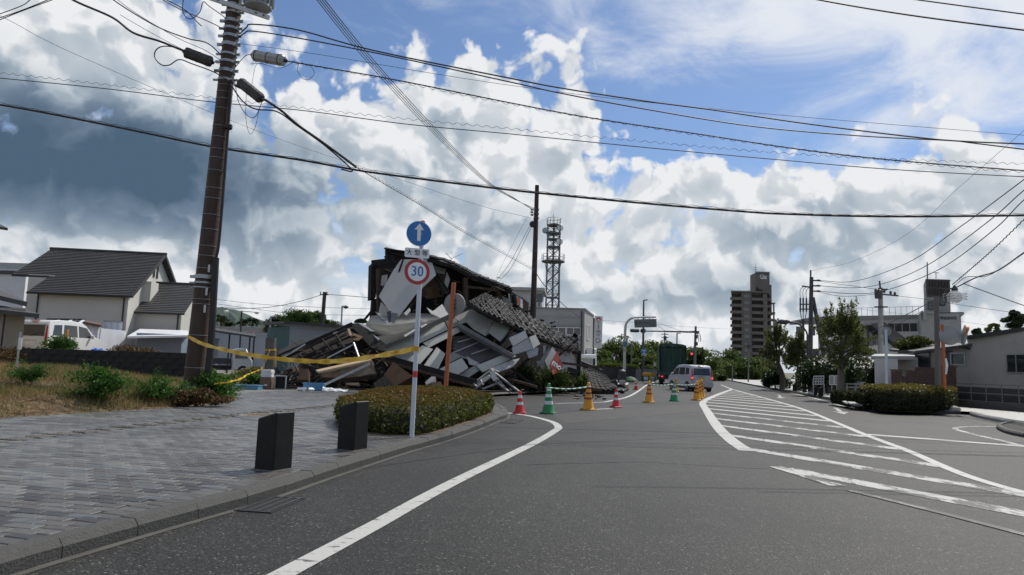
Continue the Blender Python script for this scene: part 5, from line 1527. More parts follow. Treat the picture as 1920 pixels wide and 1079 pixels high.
# stakes
p = lotp(30, 700)
stk = thing('metal_stake', 'thin grey metal stake with small plate in the straw at far left', 'stake', p)
MB().tube([p, p + V((0, 0, 1.05))], .022, 6).build('rod', m_steel, stk)
MB().box(p + V((.04, -.03, .75)), (.09, .015, .30)).build('plate', m_white, stk)
p = at(125, 664, 26); p.z = lot_z(p.x, 26)
MB_ = MB().tube([p, at(126, 618, 26)], .05, 8).build('marker_post', mat('yellow_orange_post', (.55, .25, .03), .5), None); tag(MB_, 'short yellow orange marker post in front of the parked van', 'post')

# palms and lamps beyond the yard
def palm(label, px, py, d, h, n=46):
  b = at(px, py, d); b.z = .1; top = at(px, py, d)
  t = thing('palm_tree', label, 'palm', b, 'palms beyond the yard')
  MB().tube(catmull([b, b.lerp(top, .5), top], 4), [.16] * 9, 6).build('trunk', m_bark, t)
  g = np.random.default_rng(int(px)); P = []
  for k in range(26):
    a = g.uniform(0, 6.28); e = g.uniform(-.5, 1.0); ln = g.uniform(.7, 1.2) * h
    for f in np.linspace(.15, 1, 24):
      P.append([top.x + math.cos(a) * math.cos(e) * ln * f, top.y + math.sin(a) * math.cos(e) * ln * f, top.z + math.sin(e) * ln * f - .5 * ln * f * f])
  fast_quads('crown', leaf_quads(np.array(P) + g.normal(size=(len(P), 3)) * .05, .34 * h, flat=.4, aspect=.25, seed=3), lf_dark, t)
palm('leftmost and tallest palm against the hill', 416, 597, 80, 1.0)
palm('palm just left of the double lamp post', 456, 603, 82, .9)
palm('palm just right of the double lamp post', 474, 602, 82, 1.0)
palm('small palm between the leftmost palm and the lamp post', 428, 610, 79, .9)
p = at(470, 620, 70); bush('pink_shrub', 'pinkish flowering shrub in front of the far roofs', (p.x, 70, .1), 1.9, 1, at(470, 612, 70).z, lf_pink, 2600, .25, 51)
def lamp_pole(label, px, y0, y1, d, heads):
  b = at(px, y0, d); b.z = .1
  t = thing('yard_lamp', label, 'lamp post', b)
  top = at(px + (y0 - y1) * .035, y1, d)
  MB().tube([b, top], .05 * d / 40, 6).build('post', m_trim if heads == 2 else m_steel, t)
  for s_ in ((-1, 1) if heads == 2 else (.25,)):
    MB().lathe([(.05, -.1), (.22 * d / 60, -.02), (.24 * d / 60, .06), (.05, .14)], top + V((s_ * .022 * d, 0, -.1)), 10).build('lamp_head', m_white if heads == 2 else m_dsteel, t)
    MB().tube([top, top + V((s_ * .022 * d, 0, -.05))], .03, 5).build('arm', m_steel, t)
lamp_pole('dark yard lamp post with twin white heads left of the shed', 451, 650, 584, 55, 2)
lamp_pole('slender lamp post above the debris left of the topiary', 640, 620, 574, 50, 1)
lamp_pole('short lamp post just behind the green shed end', 507, 615, 594, 48, 1)
p = at(570, 604, 56); make_tree('garden_tree', 'leafy green garden tree behind the grey shed, left part', (p.x, 56, .1), 4.0, (0, 0, 4.0, 2.2, 1.8, 1.5), lf_far, m_bark, 9000, .16, .14, 61, clumps=30)
p = at(535, 606, 57); make_tree('garden_tree', 'rounded green garden tree directly above the green shed end', (p.x, 57, .1), 4.0, (0, 0, 3.8, 1.6, 1.5, 1.3), lf_far, m_bark, 6500, .16, .12, 62, clumps=22)
p = at(608, 606, 58); make_tree('garden_tree', 'low green garden tree at the foot of the leaning wooden pole', (p.x, 58, .1), 4.0, (0, 0, 3.8, 1.7, 1.5, 1.0), lf_far, m_bark, 5500, .16, .12, 63, clumps=22)
wp = thing('wooden_pole', 'dark wooden utility pole leaning above the garden trees', 'utility pole', at(602, 650, 54))
MB().tube([V((at(602, 620, 54).x, 54, .1)), at(609, 548, 54)], .15, 8).build('pole', m_trim, wp)
MB().beam(at(600, 553, 54), at(616, 553, 54), .08, .08).build('crossarm', m_trim, wp)
for px in (601, 606, 613): MB().lathe([(.04, 0), (.06, .1), (.03, .2)], at(px, 552, 54), 6).build('insulator', m_steel, wp)
cable('wire from the left of the leaning wooden pole drooping behind the brown pole', [(607, 552, 54), (560, 566, 52), (500, 577, 50), (430, 578, 48), (360, 574, 46)], .022)
cable('upper thin wire behind the leaning wooden pole', [(390, 560, 60), (480, 570, 60), (560, 575, 60), (700, 580, 60)], .016)
cable('lower thin wire behind the leaning wooden pole', [(390, 568, 62), (480, 580, 62), (560, 589, 62), (700, 592, 62)], .016)
cable('wire from the leaning wooden pole right to the wrecked building', [(610, 552, 54), (650, 555, 50), (700, 559, 46)], .02)
p = at(677, 608, 47); tp_ = thing('topiary_tree', 'small dark topiary dome behind the broken roof edge', 'tree', (p.x, 47, .1))
MB().tube([V((p.x, 47, .1)), V((p.x, 47, 3.6))], .08, 6).build('trunk', m_bark, tp_)
g = np.random.default_rng(5); q = g.normal(size=(5200, 3)); q /= np.linalg.norm(q, axis=1)[:, None]; q[:, 2] = np.abs(q[:, 2]) * 1.0 - .25
q *= g.uniform(.7, 1, size=(5200, 1)); pz = at(677, 604, 47)
fast_quads('crown', leaf_quads(np.array([pz.x, 47, pz.z]) + q * np.array([.47, .47, .30]), .07, seed=9), lf_dark, tp_)
# ------------------------------------------------------------------ the collapsed building
cb = thing('collapsed_building', 'collapsed grey building with broken tiled roof and torn wall panels beyond the hedge', 'building', (-3, 30, .1))
m_panel = mat('grey_wall_panel', (.36, .368, .335), .6, var=.05, scale=1.5, dirt=(.20, .195, .17), damt=.5, dscale=.9, stretch=(1, 1, .45))
m_panel2 = mat('pale_wall_sheet', (.42, .415, .39), .6, var=.04, scale=1.2, dirt=(.27, .26, .235), damt=.5, dscale=.8, stretch=(1, 1, .4))
m_fascia = mat('brown_grey_fascia', (.135, .125, .11), .6, var=.12, scale=3)
m_char = mat('dark_timber_and_shade', (.013, .0112, .010), .9, var=.4, scale=6, bump=.4)  # near-black timber, also painting the deep shade inside the wreck
m_wood = mat('old_timber', (.058, .036, .023), .85, var=.3, scale=5, stretch=(1, 1, 6), bump=.3)
m_ply = mat('plywood', (.115, .066, .034), .8, var=.2, scale=3, dirt=(.12, .075, .045), damt=.5)
m_lightwood = mat('pale_board', (.50, .37, .25), .7, var=.12, scale=6)
m_tin = mat('beige_tin', (.36, .345, .30), .42, var=.06, metal=.25, dirt=(.25, .23, .19), damt=.4)
m_foil = mat('silver_insulation', (.29, .30, .305), .35, var=.2, scale=9, metal=.35, bump=.8, bscale=14)
m_rust = mat('rusty_brown_panel', (.040, .0185, .0095), .8, spec=.2, var=.25, scale=4, dirt=(.05, .03, .02), damt=.5)
m_plaster = mat('broken_mud_plaster', (.058, .038, .025), .95, var=.3, scale=6, bump=.6, bscale=18, dirt=(.07, .045, .03), damt=.9, dscale=2.5)
m_kawara = mat('kawara_tile', (.019, .0195, .0205), .62, spec=.14, var=.25, scale=7, dirt=(.055, .052, .05), damt=.4, dscale=3)
m_cloth = mat('grey_tarp', (.085, .085, .083), .6, var=.25, scale=4, bump=.9, bscale=6)

def fd(px, py): return 28.4 + (px - 720) * .006 + (700 - py) * .02
def P3(q, off=0.0):
  return at(q[0], q[1], (q[2] if len(q) > 2 else fd(q[0], q[1])) + off)
def pan(name, pts, m, th=.035, off=0.0, parent=None, bend=0.0):
  P = [P3(q, off) for q in pts]
  c = sum(P, V((0, 0, 0))) / len(P)
  n = V((0, 0, 0))
  for i in range(len(P)): n += (P[i] - c).cross(P[(i + 1) % len(P)] - c)      # mean normal of the outline
  n = n.normalized() if n.length > 1e-6 else V((0, 1, 0))
  if n.dot(c - EYE) < 0: n = -n
  if abs(n.dot((c - EYE).normalized())) > .3:                                  # flatten the board
    P = [p - n * (p - c).dot(n) for p in P]
  return MB().prism(P, n * th).build(name, m, parent or cb)
def bar(name, a, b, w, h, m, off=0.0, parent=None):
  return MB().beam(P3(a, off), P3(b, off), w, h).build(name, m, parent or cb)

# added dark backing painting the unlit hollow, with floor and timber frames
pan('dark_backing', [(545, 716, 31), (580, 655, 32), (655, 618, 33), (702, 604, 33.5), (702, 596, 34), (880, 596, 35), (960, 600, 35.5), (1082, 664, 37), (1084, 730, 36), (930, 738, 33)], m_char, .3)
pan('dark_backing', [(706, 600, 36.5), (708, 500, 37), (760, 474, 37), (806, 481, 37), (850, 499, 37), (889, 516, 37.2), (952, 545, 37.5), (958, 600, 37.5)], m_char, .3)
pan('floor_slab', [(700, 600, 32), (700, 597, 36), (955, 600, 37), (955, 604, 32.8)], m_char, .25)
rb = random.Random(17)
for k in range(46):
  x0, y0 = rb.uniform(600, 1060), rb.uniform(640, 725)
  if x0 > 960: y0 = rb.uniform(680, 728)
  a = rb.uniform(-.9, .9); ln = rb.uniform(30, 90)
  d = rb.uniform(30.2, 32.5)
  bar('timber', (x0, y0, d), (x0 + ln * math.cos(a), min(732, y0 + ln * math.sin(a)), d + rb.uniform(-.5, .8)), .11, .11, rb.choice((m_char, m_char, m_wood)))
for k in range(16):
  x0, y0 = rb.uniform(715, 940), rb.uniform(535, 595)
  if y0 < 500 + (x0 - 806) * .4 + 12: continue
  bar('timber', (x0, y0, 34.5 + rb.uniform(-1, 1)), (x0 + rb.uniform(-8, 40), y0 - rb.uniform(5, 40) * (1 if x0 < 860 else .4), 35.2), .12, .12, rb.choice((m_char, m_wood)))

# upper storey
pan('corner_panel', [(697, 494, 33.4), (708, 493, 33.6), (705, 558, 33.2), (695, 560, 33.1)], m_char, .5)
pan('corner_panel', [(699, 561, 33.2), (706, 560, 33.3), (707, 595, 33.2), (696, 596, 33.1)], m_char, .4)
bar('post', (709, 505, 33.2), (710, 592, 33.0), .16, .16, m_wood)
bar('roof_beam', (697, 494, 33.2), (742, 489, 33.6), .2, .28, m_char)
bar('roof_beam', (712, 503, 33.6), (734, 508, 33.8), .12, .12, m_wood)
pan('torn_board', [(716, 517, 33.3), (727, 515, 33.4), (725, 537, 33.2), (714, 535, 33.1)], m_panel2, .04)
pan('wall_sheet', [(752, 484, 33.2), (808, 486, 33.4), (818, 520, 33.1), (782, 552, 32.4), (747, 588, 31.3), (734, 584, 31.4), (711, 560, 32.2), (738, 509, 33.0)], m_panel2, .05)
pan('wall_sheet', [(713, 566, 32.6), (733, 584, 32.2), (739, 592, 31.9), (709, 595, 32.5)], m_panel2, .05)
bar('slit_batten', (757, 484, 33.05), (738, 538, 32.75), .09, .06, m_char)
pan('torn_board', [(725, 585, 31.1), (733, 583, 31.1), (736, 604, 30.9), (729, 609, 30.9)], m_dsteel, .03)
pan('torn_board', [(735, 586, 31.0), (747, 589, 31.0), (738, 606, 30.7), (731, 610, 30.7)], mat('blue_grey_board', (.13, .14, .155), .5), .03)
pan('ply_panel', [(797, 502, 34.2), (838, 514, 34.4), (832, 556, 34.2), (800, 561, 34.0), (789, 548, 33.9)], m_ply, .05)
pan('torn_board', [(813, 498, 34.0), (836, 505, 34.2), (834, 515, 34.2), (811, 510, 34.0)], m_panel, .04)
pan('torn_board', [(838, 510, 34.0), (844, 524, 34.0), (838, 545, 33.9), (833, 530, 33.9)], m_panel, .04)
bar('rafter', (816, 518, 33.7), (836, 552, 33.2), .16, .16, m_char)
bar('rafter', (800, 490, 33.8), (850, 560, 33.6), .12, .12, m_char)
pan('crumpled_sheet', [(800, 577, 31.6), (812, 583, 31.4), (829, 571, 32.2), (842, 591, 31.4), (826, 596, 31.0), (807, 588, 31.2)], m_foil, .02)
pan('torn_board', [(757, 588, 31.5), (768, 577, 31.8), (770, 583, 31.7), (762, 592, 31.4)], m_panel, .03)
# broken upper roof
pan('roof_edge', [(722, 466, 33.4), (757, 470, 33.6), (806, 484, 33.8), (806, 489, 33.8), (757, 482, 33.6), (724, 473, 33.4)], m_char, 1.6)
for k in range(9): bar('broken_tile', (722 + k * 4, 466.5 + k * .6, 33.3), (724.6 + k * 4, 465 + k * .9, 34.1), .11, .05, m_kawara)
pan('roof_edge', [(725, 477, 33.4), (740, 478, 33.6), (742, 486, 33.6), (727, 483, 33.4)], m_char, .4)
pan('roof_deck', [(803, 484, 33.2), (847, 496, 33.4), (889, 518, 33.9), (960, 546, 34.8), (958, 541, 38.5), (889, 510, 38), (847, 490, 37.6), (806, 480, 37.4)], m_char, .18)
pr = [(803, 483), (826, 488), (847, 495), (868, 506), (889, 517), (912, 526), (936, 535), (960, 545)]
for k in range(44):
  f = k / 43 * (len(pr) - 1); i = min(int(f), len(pr) - 2); u = f - i
  x = pr[i][0] + (pr[i + 1][0] - pr[i][0]) * u; y = pr[i][1] + (pr[i + 1][1] - pr[i][1]) * u
  d = 33.1 + (x - 803) * .0105
  bar('eave_tile', (x, y - rb.uniform(.2, 2.0), d), (x + 1.5, y - 3.2 - rb.uniform(0, 2), d + 1.3), .15, .07, m_kawara)
bar('post', (872, 522, 34.0), (874, 580, 33.8), .2, .2, m_wood)
bar('post', (937, 545, 35.0), (938, 590, 34.8), .2, .2, m_wood)
bar('tie_beam', (874, 538, 33.9), (940, 545, 34.9), .1, .12, m_wood)
bar('tie_beam', (838, 500, 34.6), (950, 552, 35.4), .14, .16, m_char)
pan('daylight_panel', [(942, 556, 36.2), (958, 562, 36.2), (956, 582, 36.1), (944, 578, 36.1)], mat('far_daylight_panel', (.34, .36, .38), .6), .03)  # pale board coloured to stand in for daylight behind the wreck

# timber-clad side wall with sign box
tw = pan('timber_cladding', [(958, 545, 37.2), (992, 568, 38.0), (989, 601, 37.8), (976, 594, 37.5), (960, 578, 37.1)], mat('brown_cladding', (.155, .105, .078), .75, var=.15, scale=3), .12)
for k in range(9):
  x = 960 + k * 3.7; bar('cladding_board', (x, 547 + k * 2.3, 37.1 + k * .09), (x - .7, 580 + k * 2.0, 37.0 + k * .09), .018, .02, m_wood, parent=tw)
bar('top_trim', (956, 543, 37.0), (992, 568, 37.9), .05, .09, m_steel)
sb = pan('sign_box', [(964, 553, 36.6), (970, 555, 36.5), (982, 564, 36.9), (980.5, 580.5, 36.8), (969, 574, 36.5), (964, 570, 36.6)], m_dsteel, .3)
pan('sign_face', [(969.5, 555.6, 36.45), (981.6, 564, 36.85), (980.4, 579, 36.75), (969.6, 572.4, 36.45)], m_swhite, .02, parent=sb)
pan('sign_print', [(971, 557, 36.42), (976, 560.6, 36.6), (975.5, 576, 36.55), (971, 572.6, 36.42)], mat('sign_orange', (.62, .16, .06), .5), .012, parent=sb)

# corrugated tin roof sliding over the front
def corr_sheet(name, top, bot, m, waves=9, amp=.05, n=20, sag=.0, off=0.0):
  """sheet between the polylines top and bot; the ridges run along them"""
  T = catmull([P3(q, off) for q in top], 8); B = catmull([P3(q, off) for q in bot], 8)
  k = min(len(T), len(B)); mb = MB(); rows = waves * 4
  for r_ in range(rows + 1):
    f = r_ / rows
    for i in range(k):
      a = T[int(i * (len(T) - 1) / (k - 1))]; b = B[int(i * (len(B) - 1) / (k - 1))]
      p = a.lerp(b, f); u = (b - a).normalized(); s = (T[-1] - T[0]).normalized()
      nn = u.cross(s).normalized()
      if nn.z < 0: nn = -nn
      p = p + nn * (amp * math.sin(f * waves * 2 * math.pi) - sag * math.sin(f * math.pi) * math.sin(i / (k - 1) * math.pi))
      mb.v.append(p)
  for r_ in range(rows):
    for i in range(k - 1): mb.f.append((r_ * k + i, r_ * k + i + 1, (r_ + 1) * k + i + 1, (r_ + 1) * k + i))
  o = mb.build(name, m, cb)
  sol = o.modifiers.new('t', 'SOLIDIFY'); sol.thickness = .012
  return o
corr_sheet('tin_sheet', [(742, 589, 33.4), (790, 591, 33.6), (836, 595, 33.2)], [(741, 609, 30.6), (790, 608, 30.8), (830, 606, 31.2)], m_tin, 5, .10)
corr_sheet('tin_sheet', [(696, 596, 32.8), (720, 594, 32.9), (742, 597, 32.6)], [(686, 612, 30.6), (715, 614, 30.3), (742, 610, 30.5)], m_tin, 5, .11)
corr_sheet('tin_sheet', [(686, 611, 30.5), (730, 613, 30.1), (776, 608, 30.6), (822, 607, 30.9)], [(700, 622, 29.6), (735, 629, 29.3), (760, 624, 29.6), (790, 614, 30.2)], m_tin, 5, .11, sag=.1)
corr_sheet('tin_sheet', [(708, 634, 29.3), (740, 630, 29.3), (770, 622, 29.6), (788, 616, 29.9)], [(720, 647, 28.9), (745, 637, 29.1), (772, 626, 29.5), (789, 618, 29.9)], m_tin, 4, .09)
bar('white_trim', (668, 608, 30.6), (711, 638, 29.0), .10, .07, m_foil)
bar('white_trim', (676, 607, 30.6), (700, 622, 29.5), .22, .03, m_foil)
pan('foil_scrap', [(757, 629, 28.9), (781, 615, 29.6), (782, 618, 29.5), (760, 632, 28.8)], m_foil, .02)
pan('foil_scrap', [(788, 612, 29.8), (800, 607, 30.0), (801, 609, 30.0), (790, 615, 29.7)], m_foil, .02)
pan('foil_scrap', [(703, 585, 32.0), (712, 587, 31.9), (732, 606, 31.0), (737, 611, 30.8), (728, 609, 30.8)], m_foil, .02)

# leaning front wall: fascia, panels
bar('fascia', (719, 650), (884, 575), .09, .20, m_fascia, -.25)
pan('wall_panel', [(722, 652), (833, 604), (840, 618), (789, 643), (727, 668)], m_panel)
pan('wall_panel', [(835, 603), (855, 595), (860, 610), (842, 617)], mat('slatted_grey', (.20, .19, .17), .6), .04)
pan('wall_panel', [(793, 643.5), (858, 612.5), (866, 620.5), (804, 652)], m_panel)
pan('wall_panel', [(759, 681), (792, 648), (812, 655), (785, 686)], m_panel, off=-.1)
pan('wall_panel', [(793, 688), (819, 651), (835, 664), (821, 693)], m_panel, off=-.15)
pan('wall_panel', [(822, 693.5), (866, 671), (878, 690), (855, 705)], m_panel, off=-.2)
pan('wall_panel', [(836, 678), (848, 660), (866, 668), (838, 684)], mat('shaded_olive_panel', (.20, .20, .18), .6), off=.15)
pan('foil_scrap', [(729, 669), (775, 655), (790, 651), (757, 683), (742, 680)], m_foil, .03, off=.25)
pan('wall_panel', [(852, 594), (889, 576.5), (903, 582), (886, 602), (864, 607)], m_panel)
pan('wall_panel', [(874, 603.5), (904, 582.5), (917, 588), (889, 618.5)], m_panel, off=-.1)
pan('wall_panel', [(889.5, 618.5), (914, 585.5), (928, 593), (911, 630.5)], m_panel, off=-.18)
pan('wall_panel', [(915, 623), (931, 597), (958, 612), (937, 639.5)], m_panel, off=-.25)
bar('panel_edge', (914, 628), (929, 594), .05, .06, m_foil, -.2)
bar('panel_edge', (937, 640), (959, 613), .08, .06, m_foil, -.2)
pan('tarp_sheet', [(848, 632), (887, 627), (944, 664), (898, 681), (850, 664)], m_cloth, .05, off=.5)
for a, b in (((858, 642), (889, 633)), ((851, 661), (904, 639)), ((884, 664), (926, 650)), ((854, 665), (898, 681)), ((790, 652), (860, 623))): bar('light_batten', a, b, .06, .04, m_steel, .25)
bar('diagonal_soffit', (858, 608), (962, 668), .30, .16, mat('grey_soffit', (.16, .165, .165), .6), -.15)
bar('diagonal_soffit', (862, 618), (960, 672), .06, .12, m_dsteel, -.3)
pan('wall_panel', [(893, 686), (954, 661), (968, 668), (905, 698)], m_panel, off=-.05)
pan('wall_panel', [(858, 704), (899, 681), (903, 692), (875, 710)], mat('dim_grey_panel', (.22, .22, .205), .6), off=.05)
pan('foil_scrap', [(875, 668), (895, 680), (897, 686), (880, 684)], m_foil, .03, off=0)
pan('foil_scrap', [(918, 692), (960, 675), (975, 672), (962, 688), (935, 698)], m_foil, .03, off=-.1)
pan('foil_scrap', [(960, 652, 29.6), (993, 633, 30.0), (1000, 654, 29.8), (963, 665.5, 29.5)], mat('white_board', (.33, .335, .34), .6, var=.08, scale=5), .06)
pan('wall_panel', [(993, 632, 29.9), (1004, 628, 30.2), (1013, 645, 30.2), (1000, 654, 29.8)], m_panel, .05)
pan('foil_scrap', [(954, 634, 30.6), (985, 620, 31), (990, 633, 30.8), (962, 650, 30.4)], m_foil, .05)
pan('foil_scrap', [(985, 655, 29.8), (1010, 652, 30), (1008, 666, 29.9), (992, 672, 29.7)], m_foil, .05)
bar('dark_fascia', (716, 671), (893, 720), .16, .34, m_char, -.45)
bar('dark_fascia', (716, 676), (893, 726), .05, .10, m_wood, -.6)
# crushed window frames at the bottom
for a, b, w in (((889, 719), (921, 694), .10), ((893, 727), (928, 700), .10), ((921, 694), (975, 736), .14), ((915, 704), (958, 738), .10), ((889, 719), (893, 729), .10), ((902, 712), (906, 722), .08), ((930, 708), (952, 733), .05), ((905, 730), (940, 716), .06)): bar('crushed_frame', a, b, w, .06, mat('grey_sash', (.17, .18, .185), .5, metal=.2), -.5)
pan('crushed_panel', [(917, 697, 28.7), (928, 695, 28.7), (932, 711, 28.5), (925, 715, 28.5)], m_panel2, .04)
pan('crushed_panel', [(893, 716, 28.7), (916, 703, 28.8), (919, 709, 28.7), (896, 724, 28.6)], m_panel, .04)

# right part under the tiled roof
pan('soffit', [(905, 590, 30.6), (1086, 662, 33.6), (1086, 668, 35.6), (930, 610, 33.4)], m_char, .12)
pan('wall_panel', [(1046, 651, 33.0), (1069, 658, 33.4), (1071, 695, 33.0), (1054, 700, 32.8)], m_panel2, .08)
pan('wall_panel', [(1069.4, 658, 33.4), (1086, 664, 33.7), (1083, 694, 33.4), (1071.4, 695, 33.0)], mat('beige_wall_panel', (.36, .345, .29), .7), .08)
pan('wall_panel', [(1009, 680, 31.9), (1031, 650, 32.6), (1042, 653, 32.6), (1022, 682, 31.9), (1022, 704, 31.6)], m_panel, .08)
bar('post', (1086.5, 660, 33.5), (1084, 720, 33.3), .18, .18, m_char)
pan('dark_board', [(1066, 688, 32.9), (1084, 694, 33.2), (1082, 706, 33.0), (1064, 702, 32.8)], m_char, .06)
pan('torn_board', [(1018, 648, 32), (1024, 648, 32), (1022, 662, 31.9), (1019, 664, 31.9)], m_foil, .03)
pan('torn_board', [(1006, 678, 31.6), (1011, 676, 31.6), (1008, 690, 31.5)], m_foil, .03)
sgn = pan('sign_box', [(1021.5, 678.5, 31.4), (1035.5, 652, 31.9), (1044, 658, 31.5), (1057.5, 695, 31.3), (1036, 703, 30.8), (1028, 690, 31.0)], mat('sign_box_grey', (.34, .345, .35), .5), .25)
fp = [P3(q) for q in ((1044, 659, 31.25), (1057.5, 695, 31.05), (1036, 703.5, 30.6), (1030.5, 684, 30.8))]
nn = (fp[1] - fp[0]).cross(fp[3] - fp[0]).normalized()
if nn.dot(EYE - fp[0]) < 0: nn = -nn
fp = [p + nn * .05 for p in fp]
MB().prism(fp, -nn * .04).build('sign_face', mat('sign_red_orange', (.36, .060, .036), .5, var=.06), sgn)
xdir = (fp[0] - fp[3]).normalized() * -1;
cc = (fp[0] + fp[1] + fp[2] + fp[3]) / 4 + nn * .012
ydir = fp[0] - fp[1]
tx = (fp[0] - fp[3]).normalized(); ty = nn.cross(tx)
mesh_text('mot', .42, m_swhite, sgn, cc - ty * .10, -ty, tx, bold=.012, squash=.95)

# kawara tiles
def tile_mesh():
  mb = MB(); n = 8; w, l = .27, .30
  top = []
  for i in range(n + 1):
    u = i / n
    z = .034 * math.sin(u * 2 * math.pi * .92 + .5) + (.02 if i == n else 0)
    top.append((u * w - w / 2, z))
  k = n + 1
  for y, dz in ((0, .02), (-l, .045)):
    mb.v += [V((x, y, z + dz)) for x, z in top]
  mb.v += [V((x, -l, z + .02)) for x, z in top]
  mb.f = [(i, i + 1, k + i + 1, k + i) for i in range(n)] + [(k + i, k + i + 1, 2 * k + i + 1, 2 * k + i) for i in range(n)]
  me = bpy.data.meshes.new('roof_tile'); me.from_pydata([tuple(v) for v in mb.v], [], mb.f); me.materials.append(m_kawara)
  for p in me.polygons: p.use_smooth = True
  me.set_sharp_from_angle(angle=math.radians(50))
  return me
TM = tile_mesh()
def tile_field(E, T, cols, rows, jit, seed, parent, miss=.06):
  """tiles from the eave polyline E up to the polyline T"""
  g = random.Random(seed)
  E = catmull([P3(q) for q in E], 12); T = catmull([P3(q) for q in T], 12)
  def pick(L, f):
    x = f * (len(L) - 1); i = min(int(x), len(L) - 2); return L[i].lerp(L[i + 1], x - i)
  for c in range(cols):
    f = (c + .5) / cols
    a, b = pick(E, f), pick(T, f)
    x = (pick(E, min(1, f + .03)) - pick(E, max(0, f - .03)))
    step = x.length / (.06 if 0.03 <= f <= .97 else .03 + min(f, 1 - f)) / cols
    for r_ in range(rows):
      if g.random() < miss: continue
      p = a.lerp(b, (r_ + 1) / rows)
      y = (b - a).normalized(); xx = (x - y * x.dot(y)).normalized(); z = xx.cross(y)
      if z.z < 0: xx = -xx; z = -z
      o = bpy.data.objects.new('roof_tile', TM)
      link(o, parent, p + z * .02 + V((g.gauss(0, jit), g.gauss(0, jit), g.gauss(0, jit) * .7)))
      R = Matrix((xx, y, z)).transposed()
      R = R @ Matrix.Rotation(g.gauss(0, jit * 3), 3, 'X') @ Matrix.Rotation(g.gauss(0, jit * 3), 3, 'Y') @ Matrix.Rotation(g.gauss(0, jit * 4), 3, 'Z')
      o.rotation_euler = R.to_euler()
      o.scale = (step / .26, (b - a).length / rows / .265, 1)
E_ = [(878, 568, 30.6), (905, 583, 30.4), (950, 604, 30.8), (1000, 627, 31.6), (1045, 645, 32.6), (1087, 659, 33.6)]
T_ = [(908, 552, 33.4), (930, 560, 33.4), (970, 582, 33.8), (1015, 606, 34.4), (1055, 628, 35.2), (1085, 643, 36.2)]
deck = MB()
Ec, Tc = catmull([P3(q) for q in E_], 8), catmull([P3(q) for q in T_], 8)
n = len(Ec)
deck.v = [p - V((0, 0, .05)) for p in Ec + Tc]; deck.f = [(i, i + 1, n + i + 1, n + i) for i in range(n - 1)]
o = deck.build('roof_board', m_char, cb); o.modifiers.new('t', 'SOLIDIFY').thickness = .12
tile_field(E_, T_, 24, 9, .010, 5, cb, miss=.05)
MB().tube([p - V((0, .05, .10)) for p in Ec], .09, 6).build('eave_board', m_char, cb)
for k in range(14):           # loose tile heap along the crest
  f = rb.random(); p = Tc[int(f * (n - 1))]
  o = bpy.data.objects.new('roof_tile', TM); link(o, cb, p + V((rb.uniform(-.2, .2), rb.uniform(-.5, .3), rb.uniform(.05, .16))))
  o.rotation_euler = (rb.uniform(-.5, .5), rb.uniform(-.5, .5), rb.uniform(-1, 1))
pan('lifted_sheet', [(985, 600, 33.0), (1000, 607, 33.0), (1006, 616, 32.6), (992, 611, 32.4)], m_kawara, .03)
pan('lifted_sheet', [(1018, 629, 32.4), (1030, 634, 32.5), (1029, 637, 32.2), (1020, 635, 32.1)], m_kawara, .02)

# the corner of roof that slid to the ground on the right
E2 = [(1096, 722, 33.6), (1115, 731, 33.4), (1140, 732, 33.7), (1156, 727, 34.4)]
T2 = [(1092, 689, 35.8), (1105, 693, 35.8), (1118, 698, 36.0), (1130, 704, 36.2)]
Ec2, Tc2 = catmull([P3(q) for q in E2], 6), catmull([P3(q) for q in T2], 6)
dk = MB(); n2 = len(Ec2); dk.v = [p - V((0, 0, .05)) for p in Ec2 + Tc2]; dk.f = [(i, i + 1, n2 + i + 1, n2 + i) for i in range(n2 - 1)]
o = dk.build('roof_board', m_char, cb); o.modifiers.new('t', 'SOLIDIFY').thickness = .10
tile_field(E2, T2, 8, 8, .006, 8, cb, miss=.02)
MB().tube([P3((1087, 681, 35.8)), P3((1105, 688, 35.9)), P3((1127, 697, 36.2))], [.15, .15, .13], 8).build('ridge_cap', m_kawara, cb)
MB().tube([P3((1089, 684, 35.6)), P3((1127, 701, 36.0))], .09, 6).build('ridge_cap', m_kawara, cb)
for a, b in zip(Ec2, Ec2[1:]): MB().beam(a - V((0, -.02, .16)), b - V((0, -.02, .16)), .08, .22).build('verge_board', m_char, cb)
for k in range(26):
  u = rb.random(); p = V((0, 0, 0))
  q = gp(rb.uniform(1148, 1172), rb.uniform(730, 740))
  w = rb.uniform(.12, .38)
  MB().box(V((q.x, q.y, w * .4 + (rb.uniform(0, .5) if k % 3 == 0 else 0))), (w, w * rb.uniform(.5, 1), w * rb.uniform(.4, .9)), Matrix.Rotation(rb.uniform(0, 3), 3, 'Z') @ Matrix.Rotation(rb.uniform(-.6, .6), 3, 'X')).build('rubble_chunk', rb.choice((m_kawara, m_conc, m_char, m_plaster)), cb, bevel=.02)
for k in range(16):
  q = gp(rb.uniform(1078, 1140), rb.uniform(742, 750)); w = rb.uniform(.08, .26)
  MB().box(V((q.x, q.y, .03)), (w, w * .7, .05), Matrix.Rotation(rb.uniform(0, 3), 3, 'Z')).build('rubble_chunk', rb.choice((m_kawara, m_conc, m_plaster)), cb)

